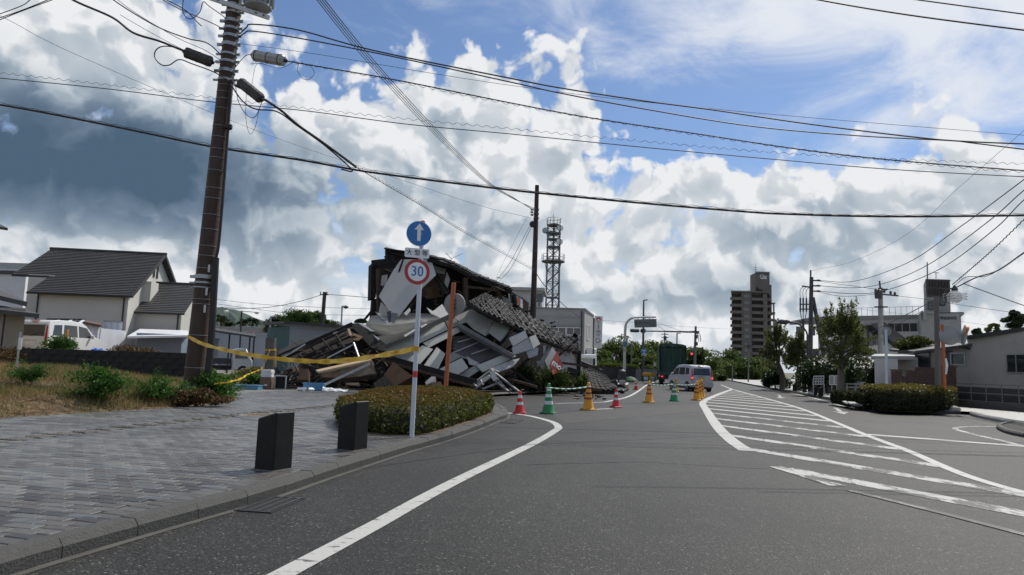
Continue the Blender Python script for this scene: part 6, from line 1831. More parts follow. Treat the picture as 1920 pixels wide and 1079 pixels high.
# left part: fallen roof, furniture backs and timber
pan('dark_sheet', [(519, 659, 27.3), (569, 635, 28.2), (575, 641.5, 28.1), (530, 671, 27.2)], mat('black_sheet', (.018, .019, .021), .45), .08)
pan('fallen_roof', [(531, 673, 27.9), (576, 642, 28.7), (619, 623, 29.4), (653, 616, 29.8), (664, 643, 28.9), (614, 673, 28.1), (574, 675, 27.8)], mat('brown_underside', (.024, .0155, .011), .85, var=.3, scale=4), .12)
for a, b in (((536, 671), (650, 618)), ((560, 673), (660, 630)), ((586, 673), (664, 642))): bar('rafter', (a[0], a[1], 27.7), (b[0], b[1], 29.0), .10, .10, m_char)
for a, b in (((604, 636), (622, 660)), ((628, 626), (646, 652)), ((580, 646), (596, 668))): bar('purlin', (a[0], a[1], 28.4), (b[0], b[1], 27.9), .05, .05, m_char)
bar('roof_rim', (521, 669, 27.2), (660, 608, 29.6), .10, .16, m_char)
bar('roof_rim', (530, 671, 27.1), (572, 646, 27.9), .06, .05, m_steel)
pan('dark_sheet', [(610, 628, 29.2), (660, 607, 30.0), (672, 608, 30.0), (722, 646, 28.9), (724, 662, 28.5), (698, 656, 28.8), (664, 618, 29.7), (652, 614, 29.7)], m_char, .15)
pan('dark_sheet', [(664, 620, 29.8), (722, 660, 29.0), (726, 712, 28.6), (660, 715, 28.8)], m_char, .2, off=.5)
pan('ply_scrap', [(651, 616.5, 29.2), (656, 617, 29.2), (661, 630, 28.9), (656, 631, 28.9)], m_lightwood, .04)
pan('ply_scrap', [(661, 624, 28.9), (680, 631, 29.0), (676, 634, 28.9), (661, 629, 28.8)], m_ply, .04)
pan('ply_scrap', [(660, 634, 28.8), (681, 632, 28.9), (672, 639, 28.7), (663, 638, 28.7)], m_ply, .04)
pan('foil_scrap', [(624, 624, 28.9), (633, 622, 28.9), (632, 632, 28.7), (627, 633, 28.7)], m_foil, .04)
pan('foil_scrap', [(639, 622, 29), (645, 621, 29), (641, 625, 28.9)], m_white, .04)
bar('steel_bar', (663, 643, 28.2), (673, 671, 27.9), .06, .06, m_steel)
bar('steel_bar', (613, 672, 27.6), (665, 645, 28.3), .05, .05, m_steel)
pan('pale_plank', [(592, 694, 26.6), (691, 672, 27.3), (697, 675, 27.2), (597, 697, 26.5)], m_lightwood, .09)
pan('plaster_slab', [(601, 697, 27.1), (650, 687, 27.4), (697, 677, 27.7), (707, 702, 27.3), (642, 710, 27.0), (602, 707, 26.9)], m_plaster, .2)
pan('plaster_patch', [(660, 694, 27.0), (690, 688, 27.2), (704, 700, 27.1), (672, 706, 26.9), (660, 703, 26.9)], mat('pale_plaster', (.14, .118, .09), .9, var=.2, scale=9, bump=.6, bscale=20), .06, off=-.12)
pan('plaster_patch', [(637, 690, 27.0), (650, 688, 27.1), (648, 702, 26.9), (640, 705, 26.9)], MATS['pale_plaster'], .06, off=-.12)
bar('grey_pipe', (602, 724.5, 26.2), (694, 682, 26.9), .085, .085, m_steel)
bar('timber', (548, 676, 27.2), (570, 716, 26.6), .05, .05, m_wood); bar('timber', (585, 690, 27.2), (560, 665, 27.6), .06, .06, m_char); bar('timber', (572, 686, 27), (610, 696, 27), .1, .1, m_char)
pan('brown_cabinet_back', [(720, 704, 27.2), (737, 678, 27.7), (774, 706, 27.4), (741, 724, 26.9)], m_rust, .45)
pan('brown_cabinet_back', [(700, 718, 26.9), (722, 705, 27.2), (741, 724, 26.9), (735, 730, 26.8), (705, 730, 26.8)], m_char, .3)
pan('brown_cabinet_back', [(561, 691, 26.8), (578, 692, 26.8), (577, 713, 26.6), (560, 712, 26.6)], m_ply, .35)
pan('ply_scrap', [(549, 694, 26.9), (562, 688, 27.0), (562, 692, 27.0), (551, 697, 26.8)], m_ply, .05)
pan('ply_scrap', [(650, 717, 26.6), (672, 718, 26.7), (676, 723, 26.5), (648, 722, 26.5)], m_wood, .05)
pan('concrete_scrap', [(797, 717, 27.4), (809, 706, 27.6), (817, 707, 27.6), (812, 716, 27.4), (800, 722, 27.3)], m_conc, .25)
pan('concrete_scrap', [(810, 717, 27.3), (826, 716, 27.4), (832, 726, 27.2), (806, 730, 27.1)], m_plaster, .2)
for k in range(46):           # splintered boards lying on the ground
  q = gp(rb.uniform(512, 930), rb.uniform(724, 741), .12); a = rb.uniform(-.5, .5)
  MB().box(V((q.x, max(q.y, 26.6), .12 + rb.uniform(.02, .14))), (rb.uniform(.4, 1.7), rb.uniform(.06, .2), .04), Matrix.Rotation(a, 3, 'Z') @ Matrix.Rotation(rb.uniform(-.12, .12), 3, 'Y')).build('splintered_board', rb.choice((m_wood, m_char, m_char, m_rust, m_wood)), cb)
# mass of shattered lath and plaster filling the hollow
def rubble_mass():
  g = random.Random(31); mb = MB()
  for k in range(420):
    x = g.uniform(520, 1080); lo = 732
    hi = 700 if x < 600 else (672 if x < 900 else 705)
    y = g.uniform(hi, lo); d = 29.2 + (x - 520) * .0075 + g.uniform(-.6, 1.0)
    p = at(x, y, d)
    if p.z < .1: p.z = .12
    s = g.uniform(.08, .45)
    mb.box(p, (s * 2.2, s * .4, s * .25), Matrix.Rotation(g.uniform(0, 3.1), 3, 'Z') @ Matrix.Rotation(g.uniform(-.9, .9), 3, 'Y'))
  o = mb.build('shattered_lath', mat('lath_and_plaster', (.050, .040, .032), .9, var=.3, island=.6), cb); o['kind'] = 'stuff'
rubble_mass()
def splinters():
  g = random.Random(77); mb = MB()
  zones = [(540, 735, 650, 728, 27.2, 29.5, 130), (720, 960, 640, 722, 30.6, 32.0, 90), (700, 850, 480, 600, 32.8, 34.0, 60), (850, 960, 520, 590, 33.6, 35.0, 50), (960, 1030, 680, 730, 30.5, 33.0, 70), (880, 1085, 570, 650, 30.2, 33.6, 60)]
  for x0, x1, y0, y1, d0, d1, n in zones:
    for k in range(n):
      x, y = g.uniform(x0, x1), g.uniform(y0, y1)
      if x0 == 880: y = 568 + (x - 878) * .437 + g.uniform(2, 16)
      if x0 == 700 and y < 500 and x < 800: y += 30
      p = at(x, y, g.uniform(d0, d1))
      if p.z < .15: p.z = .15
      a, e = g.uniform(0, 6.28), g.uniform(-.7, .7); ln = g.uniform(.15, .7)
      mb.beam(p, p + V((math.cos(a) * math.cos(e), math.sin(a) * math.cos(e) * .5, math.sin(e))) * ln, g.uniform(.015, .05), g.uniform(.01, .03))
  o = mb.build('splinters', mat('splintered_wood', (.13, .095, .065), .9, var=.3, island=.85), cb); o['kind'] = 'stuff'
splinters()

# things standing or lying by the wreck
st = thing('concrete_stump', 'round concrete stump post with yellow tape tied round it', 'post', gp(506, 707, .12))
b0 = at(506, 706, 26.9); b0.z = .1
MB().tube([b0, at(508, 634, 26.9)], .20, 16).build('post', mat('weathered_stump', (.10, .095, .085), .9, var=.25, scale=5, dirt=(.035, .033, .03), damt=.8), st, smooth=True)
MB().tube([at(507.5, 658, 26.9), at(507.6, 655, 26.9)], .215, 16).build('tape_wrap', MATS['tape_knot'], st)
MB().prism([at(516, 657, 26.7), at(518, 657, 26.7), at(518.5, 688, 26.7), at(517, 690, 26.7)], V((0, .005, 0))).build('tape_tail', MATS['tape_knot'], st)
def low(px, d=26.2):
  p = at(px, 724, d); return V((p.x, d, .1))
bx = low(496)
o = MB().box(bx + V((0, .25, .22)), (.42, .40, .44)).build('cardboard_box', mat('cardboard', (.16, .105, .07), .85, var=.1), None, bevel=.008); tag(o, 'brown cardboard box at the foot of the concrete stump', 'box')
MB().box(bx + V((.02, .045, .15)), (.12, .01, .05)).build('label_patch', m_white, o)
t = thing('paper_stack', 'stack of white trays on top of the cardboard box', 'stack', bx + V((0, .25, .44)))
for k in range(5): MB().box(bx + V((rb.uniform(-.015, .015), .25 + rb.uniform(-.015, .015), .47 + k * .058)), (.40, .34, .05), Matrix.Rotation(rb.uniform(-.05, .05), 3, 'Z')).build('tray', m_white, t, bevel=.006)
cbx = low(525)
t = thing('metal_cabinet', 'small open grey cabinet standing on the ground right of the boxes', 'cabinet', cbx)
R_ = Matrix.Rotation(.25, 3, 'Z')
for c_, s_ in (((0, .3, .26), (.40, .03, .52)), ((-.19, .15, .26), (.03, .32, .52)), ((.19, .15, .26), (.03, .32, .52)), ((0, .15, .015), (.40, .32, .03)), ((0, .15, .505), (.40, .32, .03))):
  MB().box(cbx + R_ @ V(c_), s_, R_).build('side_panel', mat('cabinet_grey', (.30, .33, .35), .5), t)
MB().box(cbx + R_ @ V((0, .05, .26)), (.33, .02, .44), R_).build('inner_panel', m_char, t)
def tub(label, c, w, dp, h, m, rz=0):
  t = thing('plastic_tub', label, 'tub', c); R = Matrix.Rotation(rz, 3, 'Z')
  for c_, s_ in (((0, -dp / 2, h / 2), (w, .02, h)), ((0, dp / 2, h / 2), (w, .02, h)), ((-w / 2, 0, h / 2), (.02, dp, h)), ((w / 2, 0, h / 2), (.02, dp, h)), ((0, 0, .02), (w, dp, .04))):
    MB().box(c + R @ V(c_), s_, R).build('side', m, t)
  for s_ in (-1, 1):
    MB().box(c + R @ V((0, s_ * dp / 2, h)), (w + .06, .05, .035), R).build('rim', m, t); MB().box(c + R @ V((s_ * w / 2, 0, h + .001)), (.05, dp, .035), R).build('rim', m, t)
m_bluep = mat('blue_plastic', (.075, .22, .40), .45, var=.08)
tub('blue plastic crate among the broken boards', low(590), .74, .45, .27, m_bluep, .06)
tub('wide shallow blue tub on the ground left of the boxes', low(466, 25.6), .85, .5, .14, mat('pale_blue_plastic', (.09, .26, .40), .45))
mb = MB(); q = low(628, 25.9); n = 10
for i in range(n):
  for j in range(5):
    u, v = i / (n - 1), j / 4
    mb.v.append(q + V((-.45 + u * .95, -.1 + v * .28, .02 + .13 * math.sin(v * math.pi) * (1 - .6 * u) + .02 * math.sin(i * 2.1 + j))))
mb.f = [(i * 5 + j, i * 5 + j + 1, i * 5 + j + 6, i * 5 + j + 5) for i in range(n - 1) for j in range(4)]
tag(mb.build('plastic_sheet', m_white, None), 'crumpled white plastic sheet on the ground by the grey pipe', 'sheet')
q = low(574, 25.8); mb = MB()
for k in range(7): mb.box(q + V((rb.uniform(-.25, .25), rb.uniform(-.1, .1), .05)), (.16, .12, .1), Matrix.Rotation(rb.uniform(0, 3), 3, 'Z') @ Matrix.Rotation(.5, 3, 'X'))
tag(mb.build('paper_scraps', m_white, None), 'white paper scraps below the blue plastic crate', 'scraps')

# plants under the broken eaves
p = at(1040, 738, 30.8); bush('green_shrub', 'bright green shrub under the orange sign of the wreck', (p.x, 30.8, 0), .95, .55, 1.35, leaf_mat('garden_leaf', (.035, .065, .015), (.12, .16, .03), .4), 4200, .075, 71)
p = at(985, 738, 31.0); bush('green_shrub', 'dark shrub in the shade under the wreck, left of the bright one', (p.x, 31, 0), 1.0, .5, 1.3, lf_dark, 3600, .085, 72)
p = at(1090, 732, 33); bush('green_shrub', 'narrow green shrub beside the fallen roof corner', (p.x, 33, 0), .4, .4, 1.2, MATS['garden_leaf'], 1800, .075, 73)

# barrier tapes
def tape(label, pts, w, name='barrier_tape', twist=0.0):
  P = catmull([at(*q) for q in pts], 10); mb = MB(); n = len(P)
  for i, p in enumerate(P):
    a = 0.45 * math.sin(i * .11 + twist) + .25 * math.sin(i * .47)
    off = V((0, math.sin(a) * w / 2, math.cos(a) * w / 2)); wob = V((0, .02 * math.sin(i * 1.3), .006 * math.sin(i * .9)))
    mb.v += [p - off + wob, p + wob * .3, p + off - wob]
  mb.f = [(3 * i + k, 3 * i + 3 + k, 3 * i + 4 + k, 3 * i + 1 + k) for i in range(n - 1) for k in (0, 1)]
  m = mat('tape_yellow', (.74, .46, .03), .45, var=.1, scale=3)
  o = mb.build(name, m, None)
  o.modifiers.new('t', 'SOLIDIFY').thickness = .0015
  return tag(o, label, 'tape'), P
tp, TPp = tape('long yellow barrier tape strung from the brown pole to the sign post', [(352, 631, 17.7), (380, 645, 17.0), (420, 656, 16.2), (470, 666, 15.2), (530, 674, 14.2), (590, 678, 13.3), (640, 677, 12.5), (700, 669, 11.8), (750, 660, 11.2), (779, 654, 10.9)], .092)
m_tprint = mat('tape_red_print', (.42, .10, .03), .6)
for k, f in enumerate((.24, .33, .42, .51, .60, .69, .78, .87)):
  i = int(f * (len(TPp) - 1)); p = TPp[i]; t_ = (TPp[i + 1] - TPp[i - 1]).normalized()
  a = 0.45 * math.sin(i * .11) + .25 * math.sin(i * .47); u_ = V((0, math.sin(a), math.cos(a))); u_ = (u_ - t_ * u_.dot(t_)).normalized(); nrm = t_.cross(u_)
  if nrm.dot(EYE - p) < 0: nrm = -nrm
  mesh_text('立入禁止', .055, m_tprint, tp, p + nrm * .022, t_, u_, name='print', depth=.0004)
tape('short orange tape end lying over the weeds right of the brown pole', [(402, 720, 17.6), (425, 717, 17.8), (450, 711, 18.4), (465, 702, 19.5)], .05, twist=1.0)
tape('short yellow tape from the concrete stump toward the weeds', [(506, 656, 26.6), (500, 672, 25.5), (492, 690, 24.5), (478, 697, 23), (466, 702, 20)], .03, twist=.5)
# ------------------------------------------------------------------ CENTRE: cones, vehicles
m_cred = mat('cone_red', (.58, .018, .020), .45, var=.06, dirt=(.30, .03, .03), damt=.3)
m_cgreen = mat('cone_green', (.015, .21, .060), .45, var=.06)
m_cyel = mat('cone_yellow', (.68, .30, .010), .45, var=.06)
m_cwht = mat('cone_white_band', (.60, .62, .62), .4, var=.05)
m_cband = mat('cone_maroon_band', (.27, .020, .018), .5)
def cone(kind, label):
  t = thing('traffic_cone', label, 'traffic cone', (0, 0, 0), 'traffic cones closing the lane')
  if kind == 'red': H, r0, r1, cols, sw, base = .56, .135, .032, [m_cred, m_cwht, m_cred, m_cwht, m_cred], [0, .36, .50, .68, .82, 1], m_black
  elif kind == 'green': H, r0, r1, cols, sw, base = .78, .17, .036, [m_cgreen, m_cwht, m_cgreen, m_cwht, m_cgreen, m_cwht, m_cgreen], [0, .28, .40, .53, .63, .75, .83, 1], m_cgreen
  else: H, r0, r1, cols, sw, base = .78, .165, .042, [m_cyel, m_cband, m_cyel, m_cband, m_cyel, m_cband, m_cyel], [0, .36, .44, .56, .64, .76, .83, 1], m_cyel
  z0 = .035
  names = 'band'
  for k, m in enumerate(cols):
    a, b = sw[k], sw[k + 1]
    ra, rb_ = r0 + (r1 - r0) * a ** .92, r0 + (r1 - r0) * b ** .92
    pr_ = [(ra, z0 + a * H), (rb_, z0 + b * H)]
    if k == len(cols) - 1: pr_.append((r1 * .6, z0 + H + .012))
    if k == 0: pr_ = [(r0 + .03, z0), (r0, z0 + .03)] + pr_[1:]
    MB().lathe(pr_, (0, 0, 0), 20).build('band', m, t, smooth=True)
  MB().box((0, 0, .02), (.40 if kind != 'red' else .34, .40 if kind != 'red' else .34, .03)).build('base', base if kind != 'red' else m_cred, t, bevel=.012)
  MB().box((0, 0, .040), (.30, .30, .016) if kind == 'red' else (.37, .37, .012)).build('weight', m_black, t, bevel=.005)
  return t
protos = {}
for kind, px, py, lb in (
  ('red', 974, 776, 'red and white cone nearest the oval hedge'), ('green', 1028, 776, 'green and white cone nearest the camera, at the left end of the bar'),
  ('yellow', 1103, 769, 'yellow cone with maroon bands in front of the wreck, right end of the near bar'), ('red', 1155, 764, 'red and white cone right of the nearest yellow cone'),
  ('yellow', 1217, 755, 'yellow cone at the left end of the long bar before the truck'), ('green', 1264, 752.5, 'green cone under the middle of the long bar'),
  ('yellow', 1306.5, 751, 'foremost of the three yellow cones right of the van'), ('yellow', 1311, 747.5, 'middle of the three yellow cones right of the van'),
  ('yellow', 1315.5, 744, 'rearmost of the three yellow cones right of the van'), ('red', 1192.5, 731, 'farthest red cone by the kerb beyond the fallen roof'),
  ('yellow', 1267, 736, 'yellow cone half hidden behind the far green cone')):
  p = gp(px, py)
  a_ = rnd.uniform(0, 1.5)
  if kind not in protos:
    c_ = cone(kind, lb); protos[kind] = c_; c_.location = p; c_.rotation_euler = (0, 0, a_)
  else: c_ = clone(protos[kind], p, a_, lb)
def cone_bar(label, p, q):
  t = thing('cone_bar', label, 'bar', (p + q) / 2, 'striped bars between cones')
  n = 14
  for k in range(n):
    f0, f1 = k / n, (k + 1) / n
    s = lambda f: V((0, 0, -.05 * math.sin(f * math.pi)))
    MB().tube([p.lerp(q, f0) + s(f0), p.lerp(q, f1) + s(f1)], .019, 8).build('stripe', m_cwht if k % 2 == 0 else m_cgreen, t)
  for e in (p, q): MB().lathe([(.075, -.012), (.085, 0), (.075, .012), (.05, .012)], e, 14).build('ring', m_cwht, t)
def ctop(px, py): return gp(px, py) + V((0, 0, .70))
cone_bar('green and white striped bar linking the near green and yellow cones', ctop(1028, 776), ctop(1103, 769))
cone_bar('striped bar between the far yellow cone and the far green cone', ctop(1217, 755), ctop(1264, 752.5))
cone_bar('striped bar between the far green cone and the three yellow cones', ctop(1264, 752.5), ctop(1306.5, 751))

m_silver = mat('silver_paint', (.46, .475, .49), .30, var=.03, metal=.15, coat=.4, dirt=(.22, .22, .22), damt=.3)
brake = mat('lit_brake_lamp', (.6, .02, .02), .3, emit=(1, .05, .05, 2.2))
c = tall_wagon('small_van', 'silver small van braking beyond the cones', m_silver, mat('yellow_plate', (.62, .38, .03), .5), brake, H=1.63)
rc = gp(1317, 735)
hd = math.radians(-11)
c.place(rc + V((math.sin(hd), math.cos(hd), 0)) * 1.7, hd, 1.0)

def tarp_truck():
  t = thing('tarp_truck', 'green tarpaulin covered truck stopped ahead of the silver van', 'truck', (0, 0, 0))
  m_tarp_g = mat('green_canvas', (.023, .056, .042), .7, var=.12, scale=1.5, bump=.6, bscale=2.5, dirt=(.036, .085, .065), damt=.4)
  W, L, z0, z1 = 2.25, 4.6, .95, 3.35
  # canvas skin with soft waves, open hood at the back
  mb = MB(); rows, cols_ = 10, 18
  def skin(a, b, cdir, n, wave, seed):
    g = random.Random(seed); m2 = MB()
    for i in range(rows + 1):
      for j in range(n + 1):
        p = a.lerp(b, j / n) + V((0, 0, (z1 - z0) * i / rows)); e = math.sin(i / rows * math.pi) * .6 + .4
        m2.v.append(p + V(cdir) * (wave * math.sin(j * 1.7 + i * .35) * e + g.uniform(-.01, .01)))
    m2.f = [(i * (n + 1) + j, i * (n + 1) + j + 1, (i + 1) * (n + 1) + j + 1, (i + 1) * (n + 1) + j) for i in range(rows) for j in range(n)]
    return m2
  for s_ in (-1, 1):
    o = skin(V((s_ * W / 2, -L / 2, z0)), V((s_ * W / 2, L / 2, z0)), (1, 0, 0), 16, .03, s_ + 3).build('side_canvas', m_tarp_g, t, smooth=True); o.modifiers.new('t', 'SOLIDIFY').thickness = .02
  o = skin(V((-W / 2 + .04, -L / 2 + .25, z0)), V((W / 2 - .04, -L / 2 + .25, z0)), (0, 1, 0), 24, .07, 9).build('rear_curtain', m_tarp_g, t, smooth=True); o.modifiers.new('t', 'SOLIDIFY').thickness = .02
  o = skin(V((-W / 2, L / 2, z0)), V((W / 2, L / 2, z0)), (0, 1, 0), 10, .02, 10).build('front_canvas', m_tarp_g, t, smooth=True); o.modifiers.new('t', 'SOLIDIFY').thickness = .02
  top = MB()
  for i in range(9):
    f = i / 8; x = -W / 2 - .01 + (W + .02) * f; zc = z1 + .16 * math.sin(f * math.pi) ** .6
    for y in (-L / 2 - .03, L / 2 + .03): top.v.append(V((x, y, zc)))
  top.f = [(2 * i, 2 * i + 1, 2 * i + 3, 2 * i + 2) for i in range(8)]
  o = top.build('roof_canvas', m_tarp_g, t, smooth=True); o.modifiers.new('t', 'SOLIDIFY').thickness = .04
  val = MB()
  for i in range(9):
    f = i / 8; x = -W / 2 + W * f; zc = z1 + .16 * math.sin(f * math.pi) ** .6
    val.v += [V((x, -L / 2 - .02, zc)), V((x, -L / 2 - .02, z1 - .12 - .03 * math.sin(i * 2)))]
  val.f = [(2 * i, 2 * i + 1, 2 * i + 3, 2 * i + 2) for i in range(8)]
  val.build('hood_flap', m_tarp_g, t).modifiers.new('t', 'SOLIDIFY').thickness = .02
  MB().box((0, 0, .88), (W, L, .14)).build('bed', m_dsteel, t)
  MB().box((0, -L / 2 - .04, .95), (W, .05, .30)).build('tail_gate', mat('truck_green', (.02, .05, .045), .5), t)
  MB().box((0, .8, .62), (.9, L + 1.6, .22)).build('chassis', m_black, t)
  MB().box((0, L / 2 + .95, 1.35), (2.05, 1.6, 1.75)).build('cab', m_carw, t, bevel=.12)
  MB().box((0, L / 2 + 1.765, 1.75), (1.8, .03, .7)).build('windscreen', m_dglass, t)
  for s_ in (-1, 1):
    MB().box((s_ * 1.03, L / 2 + 1.0, 1.72), (.03, .9, .6)).build('door_window', m_dglass, t)
    MB().tube([V((s_ * 1.05, L / 2 + 1.6, 1.9)), V((s_ * 1.35, L / 2 + 1.65, 1.95)), V((s_ * 1.38, L / 2 + 1.65, 1.5))], .02, 5).build('mirror_arm', m_black, t)
    MB().box((s_ * 1.38, L / 2 + 1.65, 1.72), (.18, .05, .36)).build('mirror', m_white, t)
    MB().box((s_ * .92, -L / 2 - .07, .68), (.30, .04, .13)).build('tail_light', m_lens, t)
    MB().box((s_ * .86, -L / 2 - .095, .68), (.10, .03, .09)).build('brake_light', brake, t)
    for y in (-1.2, 2.9):
      w_ = MB().lathe([(.2, -.14), (.38, -.14), (.41, -.08), (.41, .08), (.38, .14), (.2, .14)], (s_ * .88, y, .41), 18, (1, 0, 0)).build('wheel', m_black, t, smooth=True)
      MB().lathe([(.24, 0), (.2, .05), (.08, .03)], (s_ * 1.0, y, .41), 14, (s_, 0, 0)).build('rim', m_steel, w_)
    MB().box((s_ * .88, -1.85, .42), (.5, .02, .45)).build('mud_flap', m_black, t)
  MB().box((0, -L / 2 - .05, .50), (1.9, .08, .12)).build('rear_bumper', m_dsteel, t)
  return t
t = tarp_truck()
rc = gp(1261, 722); hd = math.radians(11)
t.location = rc + V((math.sin(hd), math.cos(hd), 0)) * 2.35; t.rotation_euler = (0, 0, -hd)

# far parked cars on the right-hand bend
def far_car(name, label, px, py, d, paint, hd, sc=1.0):
  c = Car(name, label, [(-2.1, .25), (-2.15, .75), (-1.9, .95), (-1.35, 1.42), (.3, 1.45), (1.0, .98), (1.95, .85), (2.15, .6), (2.1, .25)], 1.7, .95, 1.45, paint, .16)
  for s_ in (-1, 1): c.side(s_, [(.9, .98), (.35, 1.36), (-1.2, 1.34), (-1.65, .98)], m_dglass, 'side_window')
  c.end([(-.6, 1.0), (.6, 1.0), (.52, 1.36), (-.52, 1.36)], m_dglass, 'rear_window'); c.end([(-.65, 1.0), (.65, 1.0), (.55, 1.38), (-.55, 1.38)], m_dglass, 'windscreen', rear=False)
  c.wheels((1.35, -1.3), .31)
  p = at(px, py, d); c.place((p.x, d, 0), hd, sc)
far_car('parked_car', 'pale parked car at the far bend of the road', 1365, 712, 116, m_carw, math.radians(75))
far_car('parked_car', 'dark red parked car right of the pale one at the far bend', 1386, 712, 118, mat('dark_red_paint', (.16, .03, .025), .3, coat=.4), math.radians(80))

# ------------------------------------------------------------------ CENTRE background
sl = thing('slim_pole', 'slim dark brown utility pole rising behind the wrecked building', 'utility pole', V((at(997, 620, 37.5).x, 37.5, .1)))
MB().tube([V((at(996, 640, 37.5).x, 37.5, .1)), at(1000, 575, 37.5), at(1007, 348, 37.5)], [.19, .165, .115], 12).build('pole', m_pole, sl, smooth=True)
for y in (392, 400, 408, 470, 505, 510): MB().tube([at(1005.8 - (y - 392) * .033, y, 37.5), at(1005.8 - (y - 392) * .033, y + 3, 37.5)], .155, 10).build('clamp_band', m_dsteel, sl)
for k, y in enumerate((394, 399, 404)): MB().lathe([(.05, 0), (.07, .08), (.04, .16)], at(1000, y, 37.4), 8, (-1, 0, .2)).build('insulator', m_steel, sl)
MB().lathe([(.16, -.02), (.19, 0), (.16, .02), (.13, 0)], at(999, 421, 37.3), 14, (0, 1, 0)).build('wire_coil', m_cable, sl)
cable('left strand of the guy wires slanting from the slim pole down to the wreck', [(1003, 408, 37), (985, 440, 36.6), (955, 495, 36.2), (928, 530, 36)], .011)
cable('right strand of the guy wires slanting from the slim pole down to the wreck', [(1004, 410, 37), (988, 443, 36.7), (960, 500, 36.3), (933, 531, 36.1)], .011)
cable('drooping cable from the slim pole to the white office corner', [(1003, 508, 37), (1015, 528, 40), (1030, 545, 44), (1060, 575, 50), (1092, 598, 57)], .024)
cable('short cable from the slim pole up to a thin wire at its left', [(1003, 391, 37), (992, 402, 37), (940, 500, 41), (925, 540, 43)], .006)

# lattice radio tower
tw_ = thing('radio_tower', 'steel lattice radio tower with round dishes behind the white office', 'tower', V((at(1036, 690, 95).x, 95, 0)))
m_tow = mat('tower_steel', (.15, .16, .165), .55, metal=.3)
TB, TT = V((at(1033.5, 690, 95).x, 95, 0)), at(1038.5, 424, 95)
Ht = TT.z
def tw(f, sx_, sy_):
  w = 1.0 - .22 * f if f < .6 else .87 - .07 * (f - .6)
  c = TB.lerp(TT, f); return c + V((sx_ * w, sy_ * w, 0))
cor = ((-1, -1), (1, -1), (1, 1), (-1, 1))
for cx, cy in cor: MB().tube([tw(k / 8, cx, cy) for k in range(9)], .085, 6).build('leg', m_tow, tw_)
nb = 13
for k in range(nb):
  f0, f1 = k / nb, (k + 1) / nb
  for i in range(4):
    a, b = cor[i], cor[(i + 1) % 4]
    mb = MB(); mb.tube([tw(f0, *a), tw(f1, *b)], .045, 4); mb.tube([tw(f0, *b), tw(f1, *a)], .045, 4)
    mb.build('cross_brace', m_tow, tw_)
    MB().tube([tw(f1, *a), tw(f1, *b)], .05, 4).build('girt', m_tow, tw_)
MB().tube([TB, TT], .16, 6).build('cable_ladder', mat('tower_duct', (.14, .17, .19), .5, metal=.3), tw_)
def platform(py, r, rail=True, th=.16):
  p = at(1036 + (560 - py) * .017, py, 95)
  pl = MB().lathe([(r, -th), (r, 0)], p, 18).build('platform', m_tow, tw_)
  if rail:
    for z in (.45, .9): MB().tube([p + V((math.cos(a) * r, math.sin(a) * r, z)) for a in [2 * math.pi * k / 18 for k in range(19)]], .03, 4, caps=False).build('railing', m_tow, pl)
    for k in range(12): a = 2 * math.pi * k / 12; MB().tube([p + V((math.cos(a) * r, math.sin(a) * r, 0)), p + V((math.cos(a) * r, math.sin(a) * r, .9))], .025, 4).build('railing_post', m_tow, pl)
  return p
p = platform(490, 1.62)
for cx, cy in cor: MB().tube([tw(.70, cx, cy), p + V((cx * 1.1, cy * 1.1, -.1))], .05, 4).build('strut', m_tow, tw_)
platform(463, 1.0, False); platform(449, 1.0, False, .1); platform(437, 1.05, False, .2); platform(422, 1.0, True, .12); platform(558, .95, False, .12)
for px, py, r in ((1022.5, 432, .42), (1050.5, 427, .46), (1049.5, 453, .46)):
  q = at(px, py, 94.2)
  dsh = MB().lathe([(r, 0), (r, .28), (r * .9, .34), (r * .3, .40)], q + V((0, .3, 0)), 20, (0, -1, 0)).build('dish', m_white if px > 1030 else m_steel, tw_, smooth=True)
  MB().tube([q + V((0, .3, 0)), V((TT.x, 95, q.z))], .06, 5).build('dish_arm', m_tow, dsh)
MB().tube([at(1037, 421, 95), at(1037.5, 402, 95)], .035, 5).build('whip_antenna', m_tow, tw_)

# white office
m_office = mat('office_render', (.33, .33, .315), .8, var=.05, scale=.8, dirt=(.27, .265, .25), damt=.45, dscale=.6, stretch=(1, 1, .35))
oc = at(1096, 600, 58); oc.z = 0
od = V((at(1113, 600, 65.3).x - oc.x, 7.3, 0)); oz = at(1096, 581.5, 58).z
ol = V((-od.y, od.x, 0)).normalized()
if ol.x > 0: ol = -ol
ol = V((-1, .03, 0)).normalized()
of = thing('white_office', 'two-storey pale office block behind the wreck with a row of windows', 'building', oc + ol * 4)
MB().prism([oc, oc + od, oc + od + ol * 9, oc + ol * 9], V((0, 0, oz))).build('wall', m_office, of)
MB().prism([oc + V((.08, -.08, oz)), oc + od + V((.08, .08, oz)), oc + od + ol * 9 + V((0, .08, oz)), oc + ol * 9 + V((0, -.08, oz))], V((0, 0, .14))).build('coping', mat('coping_metal', (.22, .22, .215), .6), of)
def owin(px0, px1, py0, py1, mull=1):
  a, b = at(px0, py0, 57.98), at(px1, py1, 57.98); frame_window(of, (a + b) / 2, (1, 0, 0), (0, 0, 1), abs(b.x - a.x), abs(a.z - b.z), mull=mull, fr=m_white)
owin(1034, 1060, 614.5, 627.5); owin(1063, 1088, 615, 628.5); owin(1005, 1031, 613.5, 626.5); owin(976, 1002, 613, 626)
owin(1034, 1060, 648, 664); owin(1063, 1088, 649, 665)
for py, th in ((611, .06), (630, .08), (596, .025)):
  a = at(1094, py, 57.95); MB().box(V((a.x - 4.4, 57.96, a.z)), (8.8, .06, th)).build('string_course', m_office, of)
MB().tube([at(1091, 584, 57.9), V((at(1091, 584, 57.9).x, 57.9, .2))], .07, 6).build('downpipe', m_dsteel, of)
odn = od.normalized()
